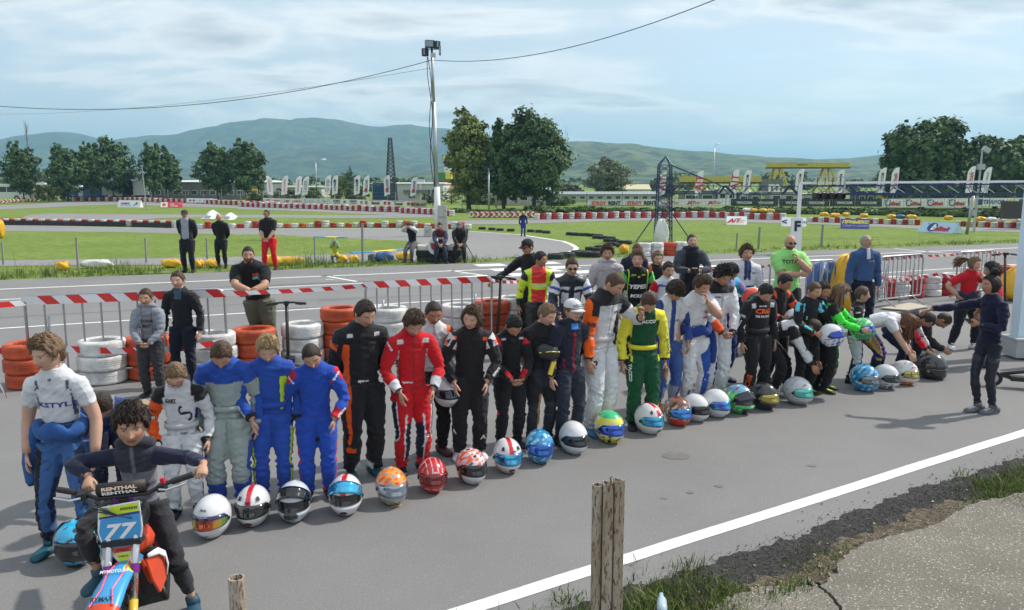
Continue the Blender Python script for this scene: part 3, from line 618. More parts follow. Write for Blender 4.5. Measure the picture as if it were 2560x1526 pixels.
def floodpole(x, yb, yt, label):
 P = D2(x, yb); h = htD(yt, P); t = thing('floodlight_pole', label, 'light pole', P); MB().tube([(0, 0, 0), (0, 0, h)], [.12, .08], 8).build('pole', METAL, t, smooth=True)
 for s_ in (-.35, .35): MB().box((s_, -.1, h), (.45, .3, .35)).build('floodlight', BLACK, t)
 return t
floodpole(1189, 520, 410, 'slim pole with two black floodlights in front of the dense pair of trees')
P = D2(357, 513); t = thing('mast', 'thin bare grey mast standing on the grass beside the two advert boards', 'mast', P); h = htD(404, P)
MB().tube([(0, 0, 0), (-.25, 0, h)], [.09, .05], 7).build('pole', METAL, t); MB().box((-.25, 0, h), (.3, .15, .15)).build('cap', METAL, t)
P = D2(2350, 512);
for (x, y, yb, lb) in ((2374, 366, 520, 'grey pole with lamp and junction box in front of the broad dark trees'),):
 P = D2(x-6, yb+45); t = thing('floodlight_pole', lb, 'light pole', P); h = htD(y, P)
 MB().tube([(0, 0, 0), (.12, 0, h)], [.09, .06], 8).build('pole', METAL, t); MB().box((.4, 0, h+.05), (.5, .3, .35), Matrix.Rotation(.5, 3, 'Y')).build('floodlight', METAL, t); MB().box((.05, -.12, h*.80), (.5, .25, .4)).build('junction_box', METAL, t)
for x, yb, yt, Y in ((808, 292, 283, 3300), (818, 292, 282, 3300), (1376, 348, 308, 1850), (1380, 348, 322, 1850)):
 a = atY(x/.9727, yb/.9727+2, Y); b = atY(x/.9727, yt/.9727, Y); t = thing('radio_mast', {808: 'left one of two tiny masts on the highest hill', 818: 'right one of two tiny masts on the highest hill', 1376: 'tall thin radio mast on the ridge right of the dense pair of trees', 1380: 'shorter mast right beside the tall thin radio mast'}[x], 'mast', a); MB().tube([(0, 0, -20), (0, 0, b.z-a.z)], [1.6 if Y > 2000 else .9, .6], 5).build('pole', METAL, t)
# bare dead crown above the lone tree at left
P = D2(78, 489); t = thing('dead_tree', 'bare grey dead tree top sticking out above the lone dark tree', 'tree', P); h = htD(296, P); mb = MB(); r = random.Random(3)
mb.tube([(0, 0, 0), (0, 0, h*.5), (.1, 0, h)], [.3, .18, .03], 6)
for i in range(9): a = Vector((.05, 0, h*(.74+.025*i))); mb.tube([a, a+Vector((r.choice((-1, 1))*r.uniform(.3, .6), 0, r.uniform(.8, 1.6)))], [.06, .015], 4)
mb.build('trunk', M('dead_wood', (.22, .2, .19), .9), t)
# --- feather flags ---
CLOTH = M('flag_cloth', (.84, .84, .86), .8, 0, .06, 4); CLOTHG = M('flag_cloth_grey', (.66, .70, .72), .8, 0, .06, 4)
def flag(xb, yb, xt, yt, wpx, txt, tm, label, cloth=CLOTH, groundy=527, extra=None, depth=0, bold=.02):
 G = at(xb, groundy, ZI); Y = G.y+depth; G = Vector((atY(xb, yb, Y).x, Y, ZI)); B = atY(xb, yb, Y); T = atY(xt, yt, Y); wd = wpx*pixw(G); hh = (T-B).length
 t = thing('feather_flag', label, 'flag', G, 0, 'feather flags along the banner fence'); ax = (T-B).normalized(); sx = ax.cross(Vector((0, 1, 0))).normalized() if ax.cross(Vector((0, 1, 0))).x > 0 else -ax.cross(Vector((0, 1, 0))).normalized(); b = B-G
 MB().tube([(0, 0, 0), b, b+ax*hh], [.035, .03, .015], 6).build('pole', METAL, t)
 prof = [(0, .0), (.35, 0), (.93, .03), (1.0, .10)];
 sgn = 1
 pts = [(0, 0), (wd*.96, hh*.10), (wd, hh*.5), (wd, hh*.99), (wd*.78, hh*.985), (wd*.45, hh*.95), (wd*.18, hh*.88), (wd*.05, hh*.80), (0, hh*.7), (0, hh*.3)]
 if extra == 'L': pts = [(wd-p[0], p[1]) for p in pts]
 n = len(pts); V = []
 for x_, y_ in pts: V.append(b+sx*(x_-wd/2)+ax*y_+Vector((0, math.sin(x_*9+y_*2.3+xb)*.05-.03, 0)))
 mb = MB(); mb.add(V+[v+Vector((0, .012, 0)) for v in V], [tuple(range(n)), tuple(range(2*n-1, n-1, -1))]+[(i, i+n, (i+1) % n+n, (i+1) % n) for i in range(n)]); mb.build('cloth', cloth, t)
 if txt:
  l_ = MB(); add_text(l_, txt, b+ax*hh*.5+Vector((0, -.12, 0)), ax, -sx, width=hh*.60, bold=.015); l_.build('lettering', tm, t)
  if '|' in label: pass
 return t
F3 = [((258, 708), (243, 538), 'AITLOGISTICS', RED, 'white flag with red lettering nearest the yellow sign, leaning left', 'L'), ((372, 706), (382, 534), 'AITLOGISTICS', RED, 'second white red lettered flag from the left, above the first banner', None), ((487, 708), (498, 538), 'AITLOGISTICS', RED, 'third white red lettered flag, right beside the pale flag', None), ((545, 710), (560, 542), 'LASER', GREYP, 'pale flag with faint grey lettering above the grey banner', None),
 ((737, 708), (745, 532), 'G ntp', GREYP, 'white flag with small grey lettering right of the street lamp', None), ((800, 704), (803, 532), 'SCHMITZ', BLUEP, 'white flag with blue lettering nearest the street lamp', None), ((985, 704), (990, 530), 'SCHMITZ', BLUEP, 'white flag with blue lettering at the left edge of the blue glass front', None), ((1060, 712), (1068, 534), 'Baumit', BLUEP, 'white flag with red square in front of the blue glass front', None), ((1243, 712), (1236, 532), 'Baumit', BLUEP, 'white flag with red square just left of the dark lattice mast', None), ((1458, 716), (1472, 546), 'Baumit', BLUEP, 'white flag with red square in front of the five narrow windows', None)]
for (a, b, txt, tm, lb, ex) in F3:
 t = flag(*q4(*a), *q4(*b), 14.5, txt, tm, lb, groundy=513+(a[0]/1600)*9, extra=ex)
 if txt == 'Baumit' or txt == 'SCHMITZ':
  cl = t.children[1]; bb = [Vector(c) for c in cl.bound_box]; z0 = min(v.z for v in bb); z1 = max(v.z for v in bb); x_ = sum(v.x for v in bb)/8; y_ = min(v.y for v in bb)-.02
  MB().box((x_, y_, z0+(z1-z0)*(.2 if txt == 'Baumit' else .82)), (.35, .03, .38)).build('logo_mark', RED if txt == 'Baumit' else BLUEP, t)
F5 = [(q5(1530, 712), q5(1545, 500), 'AIT', RED, 'white flag seen through the blue lattice tower', 0), (q5(1838, 712), q5(1858, 490), 'AIT', RED, 'white red lettered flag between lattice tower and curved pole', 0), (q5(2130, 706), q5(2160, 480), 'AIT', RED, 'white red lettered flag right beside the first black lettered flag', 0), (q5(2236, 710), q5(2262, 486), 'VIVACOM', BLACKP, 'first black lettered white flag, in front of the grey billboard', 0),
 (q6(450, 706), q6(480, 478), 'VIVACOM', BLACKP, 'black lettered white flag right behind the F pole and start lights', 0), (q6(800, 700), q6(822, 482), 'VIVACOM', BLACKP, 'black lettered white flag at the right end of the big yellow crane', 0), (q6(1145, 700), q6(1175, 467), 'VIVACOM', BLACKP, 'black lettered white flag left of the huge dark tree', 0), (q6(1258, 700), q6(1283, 465), 'oulltek', RED, 'white flag with red script in front of the huge dark tree', 0),
 (q6(1890, 700), q6(1925, 453), 'oulltek', RED, 'white flag with red script beside the grey lamp pole', 0), (q6(2020, 704), q6(2065, 460), 'СТРАХОВАНЕ', BLUEP, 'white flag with blue lettering, last flag at the right', 0)]
for (a, b, txt, tm, lb, _) in F5: flag(*a, *b, 17.5, txt, tm, lb, groundy=526)
# --- banner fence ---
def fence_line(label, pts, pitch, h, name='wire_fence', wires=5, mat=METAL, mesh=False):
 P = [Vector((*p.xy, ZI)) for p in pts]; t = thing(name, label, 'fence', P[0]); o_ = P[0]; posts = []
 for a, b in zip(P[:-1], P[1:]):
  n = max(1, int((b-a).length/pitch))
  for i in range(n): posts.append(a.lerp(b, i/n))
 posts.append(P[-1]); pm = MB().tube([(0, 0, 0), (0, 0, h)], .045, 6).build('post', mat, t); pm.location = posts[0]-o_
 for p in posts[1:]: c_ = pm.copy(); C.objects.link(c_); c_.parent = t; c_.location = p-o_
 mb = MB()
 for a, b in zip(posts[:-1], posts[1:]):
  for k in range(wires): z = h*(.08+.88*k/(wires-1)); mb.bar(a-o_+Vector((0, .05, z)), b-o_+Vector((0, .05, z)), .012 if not mesh else .02)
  if mesh:
   for k in range(10): p = a.lerp(b, k/10)-o_; mb.bar(p+Vector((0, .05, 0)), p+Vector((0, .05, h)), .02)
 mb.build('wire_mesh', mat, t); return t
fl = [at(*p, ZI) for p in [q3(1000, 752), q3(2361, 772), q4(200, 788), q4(1065/1.0, 815), q4(1570, 822), q4(2000, 826)]]
fence_line('grey wire fence behind the left row of banners', fl, 4, 2.2)
fr = [at(*p, ZI) for p in [q5(-150, 820), q5(440, 822), q5(900, 830), q5(1500, 834), q5(2361, 838), q6(1200, 842), q6(2361, 850), q6(3000, 856)]]
fence_line('green grey mesh fence behind the right row of banners', fr, 3.2, 2.3, mesh=True, mat=M('fence_green', S(110, 130, 125), .6, .3))
BW = M('banner_vinyl', (.80, .80, .80), .55, 0, .07, 1); BK = M('banner_black', (.022, .024, .032), .5, 0, .1, 2)
def banner(p0, p1, top0, top1, label, mat, items, Y0=None, Y1=None, gy=(0, 0), segs=6):
 """p0/p1 bottom corners, top0/top1 top rows (photo px), gy = ground rows for the distance; items: (u, text, height share, material, bold, shear)"""
 G0 = at(p0[0], gy[0], ZI); G1 = at(p1[0], gy[1], ZI); B0 = atY(*p0, G0.y); B1 = atY(*p1, G1.y); T0 = atY(p0[0], top0, G0.y); T1 = atY(p1[0], top1, G1.y)
 t = thing('advert_banner', label, 'banner', Vector((G0.x, G0.y, ZI))); o_ = Vector((G0.x, G0.y, ZI)); k = segs
 ex = (B1-B0).normalized(); nrm = Vector((ex.y, -ex.x, 0)).normalized();
 if nrm.y > 0: nrm = -nrm
 V = [];
 for j in (0, 1):
  for i in range(k+1):
   f = i/k; V.append((B0.lerp(B1, f) if j == 0 else T0.lerp(T1, f))-o_+nrm*(.1+.02*math.sin(i*1.9)))
 F = [(i, i+1, k+2+i, k+1+i) for i in range(k)]; n = len(V); V2 = [v-nrm*.015 for v in V]
 MB().add(V+V2, F+[tuple(n+q for q in reversed(f)) for f in F]+[(i, i+n, i+1+n, i+1) for i in range(k)]+[(k+1+i, k+2+i, k+2+i+n, k+1+i+n) for i in range(k)]+[(0, k+1, k+1+n, n), (k, k+n, 2*k+1+n, 2*k+1)]).build('vinyl_sheet', mat, t)
 H = (T0-B0).length
 for it in items:
  u, txt, hs, tm, bold, sh = it[:6]; dz = it[6] if len(it) > 6 else 0; l_ = MB(); c_ = B0.lerp(T0, .5).lerp(B1.lerp(T1, .5), u)-o_+nrm*.16+Vector((0, 0, H*dz))
  if txt == '#': l_.box(c_, (H*hs, .02, H*hs), math.atan2(ex.y, ex.x))
  elif txt == '-': l_.box(c_, (H*hs, .02, H*.06), math.atan2(ex.y, ex.x))
  elif txt == 'o': l_.lathe([(H*hs*.5, 0), (H*hs*.36, 0)], 20, (0, 0, 0), axis='Y'); l_.v = [(Vector(v)+c_)[:] for v in l_.v]
  elif txt == '/': l_.prism([c_+Vector((-H*.38, 0, -H*.30)), c_+Vector((-H*.22, 0, -H*.30)), c_+Vector((H*.10, 0, H*.26)), c_+Vector((H*.02, 0, H*.26))], (0, .01, 0))
  else: add_text(l_, txt, c_, ex, (0, 0, 1), height=H*hs, bold=bold, shear=sh)
  l_.build('logo_mark' if txt in '#-o/' else 'lettering', tm, t)
 return t
def ait(u, w_=1.0): return [(u-.035*w_, '/', 0, RED, 0, 0), (u, 'AiT', .48, RED, .04, .35), (u+.085*w_, '-', 1.3*.6, RED, 0, 0, .02), (u+.08*w_, '-', 1.0*.6, RED, 0, 0, -.14)]
banner(q4(197, 768), q4(533, 775), q4(0, 726)[1], q4(0, 735)[1], 'long white banner with two red lettered firm names, left end of the left banner row', BW, [(.07, '/', 0, RED, 0, 0), (.13, 'AIT', .5, RED, .04, .35), (.35, 'LOGISTICS', .36, RED, .03, 0), (.57, '/', 0, RED, 0, 0), (.63, 'AIT', .5, RED, .04, .35), (.86, 'LOGISTICS', .36, RED, .03, 0)], gy=(513, 515))
banner(q4(538, 774), q4(655, 776), q4(0, 728)[1], q4(0, 731)[1], 'grey white banner with faint grey lettering', CLOTHG, [(.2, 'o', .5, GREYP, 0, 0), (.6, 'mixtral.ro', .26, GREYP, 0, 0)], gy=(515, 516))
banner(q4(657, 776), q4(772, 778), q4(0, 731)[1], q4(0, 733)[1], 'grey white banner with a small ring logo beside the faint lettered banner', CLOTHG, [(.15, 'o', .55, GREYP, 0, 0), (.52, 'ntp', .5, GREYP, .01, .2)], gy=(516, 517))
banner(q4(775, 778), q4(913, 781), q4(0, 733)[1], q4(0, 736)[1], 'white banner with blue and red lettering and a blue elephant shape, left of its twin', BW, [(.34, 'SCHMITZ', .36, BLUEP, .04, 0, .15), (.34, 'CARGOBULL', .24, RED, .03, 0, -.22), (.82, '#', .3, BLUEP, 0, 0), (.90, '/', 0, BLUEP, 0, 0)], gy=(517, 518))
banner(q4(915, 781), q4(1052, 784), q4(0, 737)[1], q4(0, 740)[1], 'white banner with blue and red lettering and a blue elephant shape, right of its twin', BW, [(.34, 'SCHMITZ', .36, BLUEP, .04, 0, .15), (.34, 'CARGOBULL', .24, RED, .03, 0, -.22), (.82, '#', .3, BLUEP, 0, 0), (.90, '/', 0, BLUEP, 0, 0)], gy=(518, 519))
for x0, x1, y0, y1, s_ in ((1055, 1243, 786, 792, 'left'), (1246, 1440, 792, 798, 'right')):
 banner(q4(x0, y0), q4(x1, y1), q4(0, y0-44)[1], q4(0, y1-46)[1], 'white banner with bold black lettering between red squares, %s one of two' % s_, BW, [(.08, '#', .55, RED, 0, 0), (.92, '#', .55, RED, 0, 0), (.5, 'Baumit', .52, BLACKP, .05, 0, -.05), (.5, '-', 3.0, RED, 0, 0, .4)], gy=(519+(x0 > 1200)*1.5, 520+(x0 > 1200)*1.5))
banner(q4(1444, 810), q4(1574, 812), q4(0, 742)[1], q4(0, 744)[1], 'cream banner with slanted orange and black lettering at the right end of the left row', M('banner_cream', (.55, .48, .40), .6), [(.45, 'PROBLAST', .34, BLACKP, .04, .35, -.05), (.2, '/', 0, ORANGEP, 0, 0)], gy=(523, 523))
banner(q5(912, 798), q5(1500, 796), q5(0, 744)[1], q5(0, 738)[1], 'long white banner with orange and black lettering, behind the lattice tower', BW, [(.155, 'STROY', .6, ORANGEP, .05, 0), (.38, 'RENT', .6, BLACKP, .05, 0), (.665, 'STROY', .6, ORANGEP, .05, 0), (.89, 'RENT', .6, BLACKP, .05, 0), (.25, '-', 9, GREYP, 0, 0, -.4), (.75, '-', 9, GREYP, 0, 0, -.4)], gy=(526, 526.5), segs=10)
banner(q5(1503, 796), q5(2105, 796), q5(0, 738)[1], q5(0, 734)[1], 'long white banner with three slanted red logos right of the lattice tower', BW, ait(.17)+ait(.47)+ait(.76), gy=(526.5, 527), segs=10)
for k, (x0, x1) in enumerate(((2116-2227, 285), (297, 718), (722, 1160))):
 a = q6(x0, 798 if k else 796); b = q6(x1, 800)
 banner(a, b, q6(0, 733)[1], q6(0, 734)[1], ['black banner with two white wordmarks left of the F pole', 'black banner with two white wordmarks behind the F pole', 'black banner with two white wordmarks right of the start lights'][k], BK, [(.28, 'VIVΛCOM', .36, WHITEP, .04, 0), (.74, 'VIVΛCOM', .36, WHITEP, .04, 0)], gy=(527, 527.5), segs=8)
it = []
for i in range(4): it += [(.065+.25*i, 'o', .86, BLUEP, 0, 0), (.075+.25*i, 'b', .62, WHITEP, .05, .3, .02), (.15+.25*i, 'ulltek', .5, RED, .04, .3, -.1), (.028+.25*i, '#', .13, RED, 0, 0, .36)]
banner(q6(1163, 800), q6(1885, 804), q6(0, 734)[1], q6(0, 728)[1], 'long white banner with four red and blue script logos', BW, it, gy=(527.5, 528), segs=10)
banner(q6(1900, 794), q6(2700, 800), q6(0, 726)[1], q6(0, 724)[1], 'white banner with large blue Cyrillic lettering at the right end', BW, [(.10, '#', .72, BLUEP, 0, 0), (.10, '3', .6, WHITEP, .04, 0), (.27, 'АСТРАХОВАНЕ', .52, BLUEP, .03, 0), (.03, '#', .5, YELP, 0, 0, -.1), (.46, '#', .6, YELP, 0, 0), (.55, '#', .72, BLUEP, 0, 0), (.55, '3', .6, WHITEP, .04, 0), (.74, 'АСТРАХОВАНЕ', .52, BLUEP, .03, 0)], gy=(528, 528.5), segs=10)
banner(q3(1580, 765), q3(1808, 765), q3(0, 727)[1], q3(0, 732)[1], 'small pale banner with dark marks behind the left trees', BW, [(.2, '- -', .3, BLACKP, .04, 0), (.5, 'sport', .3, GREYP, .02, 0), (.8, 'кар', .3, BLACKP, .03, 0)], gy=(509, 510))
P = D2(2, 0) if 0 else at(*q4(130, 775), ZI); t = thing('yellow_sign', 'small yellow square sign left of the first red lettered banner', 'sign', P)
MB().bar((0, .03, 0), (0, .03, 1.9), .07).build('post', METAL, t); MB().box((0, -.02, 2.0), (.95, .05, .9)).build('board', M('sign_yellow', S(215, 175, 60), .6), t); MB().box((0, -.02, 1.1), (.9, .04, .5)).build('lower_board', GREYW, t)
# --- A-frame adverts on the infield ---
def aframe(p0, p1, pr, yt, label, mat, items, dep=1.2, lean=.3, endmat=None):
 a = at(*p0, ZI); b = at(*p1, ZI); c_ = at(*pr, ZI); ex = (b-a); wd = ex.length; ex.normalize(); nrm = Vector((-ex.y, ex.x, 0)); nrm = nrm if nrm.y > 0 else -nrm; h = (p0[1]-yt)*pixw(a)*1.02
 t = thing('advert_board', label, 'advert board', a); rot = math.atan2(ex.y, ex.x); t.rotation_euler = (0, 0, rot); d = dep
 sl = Vector((0, d/2, h));
 MB().prism([(0, 0, 0), (wd, 0, 0), (wd-.0, d/2, h), (0.0, d/2, h)], (0, .03, .01)).build('front_panel', mat, t)
 MB().prism([(0, d, 0), (wd, d, 0), (wd, d/2+.03, h), (0, d/2+.03, h)], (0, -.03, .01)).build('rear_panel', mat, t)
 for x_, s_ in ((0, 1), (wd, -1)): MB().prism([(x_, .05, .01), (x_, d-.05, .01), (x_, d/2+.01, h-.02)], (s_*.02, 0, 0)).build('end_panel', endmat or mat, t)
 up = Vector((0, d/2, h)).normalized(); nf = Vector((0, -h, d/2)).normalized(); sH = math.hypot(d/2, h)
 for (u, v, txt, hs, tm, bold, sh) in items:
  l_ = MB(); o_ = Vector((wd*u, 0, 0))+up*(sH*v)+nf*.025
  if txt == 'O': l_.prism([o_+Vector((1, 0, 0))*(math.cos(k*.3927)*sH*hs/2)+up*(math.sin(k*.3927)*sH*hs/2) for k in range(16)], nf*.008)
  elif txt == '-': l_.prism([o_-Vector((wd*hs/2, 0, 0))-up*sH*.02, o_+Vector((wd*hs/2, 0, 0))-up*sH*.02, o_+Vector((wd*hs/2, 0, 0))+up*sH*.02, o_-Vector((wd*hs/2, 0, 0))+up*sH*.02], nf*.006)
  elif txt == '/': l_.prism([o_+Vector((-.35*sH, 0, 0))-up*sH*.24, o_+Vector((-.17*sH, 0, 0))-up*sH*.24, o_+Vector((.2*sH, 0, 0))+up*sH*.24, o_+Vector((.1*sH, 0, 0))+up*sH*.24], nf*.006)
  elif txt == '#': l_.prism([o_-Vector((wd*hs/2, 0, 0))-up*sH*.44, o_+Vector((wd*hs/2, 0, 0))-up*sH*.44, o_+Vector((wd*hs/2, 0, 0))+up*sH*.44, o_-Vector((wd*hs/2, 0, 0))+up*sH*.44], nf*.003)
  else: add_text(l_, txt, o_+nf*.012, (1, 0, 0), up, height=sH*hs, bold=bold, shear=sh)
  l_.build('lettering' if txt not in 'O-/#' else 'logo_mark', tm, t)
 return t
aframe(q3(988, 806), q3(1178, 808), q3(1178, 790), q3(0, 748)[1], 'white advert board with blue lettering on the infield grass', BW, [(.34, .55, 'SCHMITZ', .26, BLUEP, .04, 0), (.36, .28, '-', .5, RED, 0, 0), (.8, .5, '/', 0, BLUEP, 0, 0), (.84, .55, 'O', .25, BLUEP, 0, 0)], .8)
aframe(q3(1354, 809), q3(1534, 808), q3(1534, 790), q3(0, 763)[1], 'red and white advert board with a yellow shell shape on the infield grass', M('board_red', S(200, 70, 75), .6), [(.16, .5, '#', .32, WHITEP, 0, 0), (.16, .5, 'O', .62, ORANGEP, 0, 0), (.16, .5, 'O', .46, YELP, 0, 0), (.55, .62, 'Shell', .22, WHITEP, .02, 0), (.64, .3, 'V-Power', .24, WHITEP, .03, 0), (.9, .7, 'O', .14, WHITEP, 0, 0)], .8)
aframe(q5(2078, 951), q5(2250, 953), q5(2306, 954), q5(0, 884)[1], 'white tent shaped advert board with a slanted red logo', BW, [(.2, .45, '/', 0, RED, 0, 0), (.4, .48, 'AiT', .5, RED, .04, .35), (.75, .5, '-', .36, RED, 0, 0), (.72, .3, '-', .3, RED, 0, 0)])
aframe(q6(312, 966), q6(520, 970), q6(576, 972), q6(0, 892)[1], 'white tent shaped advert board with blue lettering behind the F sign', BW, [(.12, .5, '<', .5, BLUEP, .04, 0), (.80, .5, 'er Ins', .34, BLUEP, .02, .2)])
aframe(q6(812, 984), q6(1055, 989), q6(1110, 990), q6(0, 906)[1], 'purple tent shaped advert board with yellow Cyrillic lettering', M('board_purple', S(72, 72, 140), .6), [(.52, .66, 'ПРИМЕКС', .34, YELP, .05, .3), (.55, .28, 'ГУМИ И СЕРВИЗ', .2, M('lilac', S(160, 160, 210), .6), .02, .2)], endmat=BW)
aframe(q6(1463, 1010), q6(1757, 1028), q6(1816, 1030), q6(0, 925)[1]+1, 'large pale blue tent shaped advert board with red and blue script logo', M('board_paleblue', S(175, 205, 225), .55), [(.36, .5, 'O', .84, BLUEP, 0, 0), (.40, .5, 'b', .6, WHITEP, .06, .3), (.66, .38, 'ulltek', .44, RED, .05, .3), (.2, .82, 'O', .12, RED, 0, 0)])
# fallen advert sheets behind the two men
for (pp, rx, lb) in ((q3(1740, 905), .9, 'crumpled grey and white advert sheet leaning behind the man in the black jacket'), (q3(1900, 912), .7, 'crumpled white advert sheet leaning behind the bald man in black')):
 P = at(*pp, ZI); t = thing('fallen_advert', lb, 'advert sheet', P); mb = MB(); W_ = 1.15; H_ = .95
 vs = [((i/5-.5)*W_+(j/3)*.5*rx, j*.3+math.sin(i*1.7+j)*.08, max(0, (j/3)*H_*rx-abs(i-2)*.12)) for j in range(4) for i in range(6)]
 mb.add(vs, [(j*6+i, j*6+i+1, (j+1)*6+i+1, (j+1)*6+i) for j in range(3) for i in range(5)]); o_ = mb.build('front_sheet', BW, t); sm = o_.modifiers.new('s', 'SOLIDIFY'); sm.thickness = .03
 mb = MB(); mb.box((.1, .12, .22), (.6, .03, .3), Matrix.Rotation(-.7, 3, 'X')); mb.build('stripe_panel', GREYP, t)
# --- floodlight pole at the centre with its boxes ---
P = at(1096, 590, ZI); t = thing('floodlight_pole', 'tall grey floodlight pole with three lamps rising at the centre of the infield', 'light pole', P); FP = P
h = atY(1079, 108, P.y).z-ZI; dx = atY(1079, 108, P.y).x-P.x
ax_ = lambda f: Vector((dx*f, 0, h*f))
MB().tube([ax_(0), ax_(.26)], [.23, .21], 12).build('lower_pole', WHITE, t, smooth=True)
MB().tube([ax_(.255), ax_(.70)], [.155, .135], 12).build('middle_pole', METAL, t, smooth=True); MB().tube([ax_(.695), ax_(.985)], [.10, .08], 12).build('upper_pole', METAL, t, smooth=True)
mb = MB();
for k in range(2): mb.tube([ax_(f)+Vector((-.22-.12*math.sin(f*14+k*2), -.1, 0)) for f in np.linspace(.16, .93, 22)], .025, 5)
mb.build('cable', BLACK, t)
tp = ax_(.985)
for (x, z, sx, sz, rz) in ((-.12, .1, .58, .46, .25), (.36, .05, .30, .46, -.7), (-.42, -.42, .3, .5, .9), (.55, -.3, .1, .6, 0)):
 f = MB().box(tp+Vector((x, -.15, z)), (sx, .35, sz), rz).build('floodlight', DSTEEL, t); MB().box(tp+Vector((x, -.345, z)), (sx*.84, .03, sz*.8), rz).build('glass', M('lamp_glass', (.25, .3, .36), .15), f)
MB().bar(tp+Vector((-.5, 0, -.2)), tp+Vector((.6, 0, -.2)), .07).build('crossarm', METAL, t); MB().box(tp+Vector((.1, -.2, -.62)), (.32, .2, .28)).build('ballast_box', METAL, t)
CAB = M('cabinet_grey', (.42, .43, .40), .5, 0, .1, 3)
b_ = MB().box((.34, -.35, 1.68), (.55, .3, .78)).build('meter_cabinet', CAB, t); MB().box((.34, -.51, 1.68), (.48, .03, .70)).build('cabinet_door', CAB, b_); MB().box((.5, -.54, 1.7), (.03, .03, .1)).build('latch', BLACK, b_)
MB().box((.38, -.25, .66), (.58, .35, 1.25)).build('plinth', CAB, t)
b_ = MB().box((-.62, -.9, .34), (.52, .3, .66)).build('electric_box', CAB, t); MB().box((-.62, -1.06, .34), (.45, .03, .58)).build('cabinet_door', CAB, b_); MB().box((-.66, -1.09, .34), (.04, .03, .14)).build('latch', BLACK, b_)
# overhead wire hung from it
at_ = P+ax_(.915); mb = MB()
def sag(a, b, s_, n=40): return [a.lerp(b, i/n)-Vector((0, 0, s_*4*(i/n)*(1-i/n))) for i in range(n+1)]
Lp = atY(-260, 235, 60); Rp = atY(2100, -140, 30)
mb.tube(sag(at_, Lp, 2.0), .022, 5); w_ = mb.build('overhead_wire', BLACK); tag(w_, 'black overhead wire running left from the floodlight pole', 'cable')
mb = MB(); mb.tube(sag(at_, Rp, 1.3), .020, 5); w_ = mb.build('overhead_wire', BLACK); tag(w_, 'black overhead wire climbing to the upper right from the floodlight pole', 'cable')
mb = MB(); mb.tube(sag(at_-Vector((0, 0, .5)), atY(-200, 278, 110), 1.4), .02, 4); w_ = mb.build('overhead_wire', METAL); tag(w_, 'thin grey wire below the black overhead wire', 'cable')
# --- blue lattice tower, gantries, F pole, start lights ---
P = at(1657, 604, ZI); t = thing('lattice_tower', 'blue lattice tower with pointed top and stays on the infield', 'tower', P)
hT = atY(1657, 413, P.y).z-ZI; lattice(t, hT, .95, .72, NAVY, 11, .028, face=4)
top_ = Vector((.05, 0, atY(1660, 391, P.y).z-ZI))
for s_ in ((-1, -1), (1, -1), (1, 1), (-1, 1)): MB().bar((s_[0]*.36, s_[1]*.36, hT), top_, .05).build('peak_bar', NAVY, t)
for s_ in ((-1.7, -.3), (1.7, -.3), (0, 1.8)): MB().bar((s_[0]*.2, s_[1]*.2, hT*.42), (s_[0], s_[1], 0), .06).build('stay', NAVY, t)
g0 = atY(1675, 471, P.y); t = thing('blue_truss', 'dark blue lattice truss carried by the blue tower across the infield', 'truss', (P.x+.45, P.y, ZI)); o_ = Vector((P.x+.45, P.y, ZI)); e0 = Vector((0, 0, atY(1675, 465, P.y).z-ZI)); far_ = at(2420, 586, ZI)+Vector((6, .6, 0)); vec = Vector((far_.x-o_.x, far_.y-o_.y, 0)); zt = e0.z; zb = atY(1675, 485, P.y).z-ZI; dxy = Vector((0, .55, 0))
mb = MB(); MB().bar((0, 0, zt), vec+Vector((0, 0, zt-.15)), .045).build('top_chord', NAVY, t); MB().bar((0, 0, zb), vec+Vector((0, 0, zb-.25)), .06).build('bottom_chord', NAVY, t); MB().bar(dxy+Vector((0, 0, zb)), vec+dxy+Vector((0, 0, zb-.25)), .045).build('rear_chord', NAVY, t)
n = 30
for i in range(n):
 a = vec*(i/n); b = vec*((i+1)/n); z0 = zb-.25*i/n; z1 = zt-.15*i/n; mb.bar(a+Vector((0, 0, z0)), a.lerp(b, .5)+Vector((0, 0, z1)), .03); mb.bar(a.lerp(b, .5)+Vector((0, 0, z1)), b+Vector((0, 0, z0)), .03); mb.bar(a+dxy+Vector((0, 0, z0)), a.lerp(b, .5)+Vector((0, 0, z1)), .03); mb.bar(a+Vector((0, 0, z0)), b+dxy+Vector((0, 0, z0)), .025)
mb.build('bracing', NAVY, t)
MB().bar((-.1, 0, hT), vec*.115+Vector((0, 0, zt)), .06).build('tie_bar', NAVY, t)
for f in (.115, .27, .42, .56):
 MB().bar(vec*f+Vector((-.12, -.03, zb)), vec*f+Vector((.22, -.03, zt)), .12).build('clamp', NAVY, t); MB().bar(vec*(f+.012)+Vector((.45, -.03, zb)), vec*f+Vector((.25, -.03, zt)), .12).build('clamp', NAVY, t)
P = at(*q6(1878, 1032), ZI); t = thing('gantry_post', 'plain grey post holding the right part of the gantry', 'post', P); MB().tube([(0, 0, 0), (.25, 0, (1032-720)/3.373*pixw(P)+.1)], .11, 8).build('pole', METAL, t, smooth=True); MB().box((.2, -.15, 1.5), (.2, .15, .4)).build('junction_box', METAL, t)
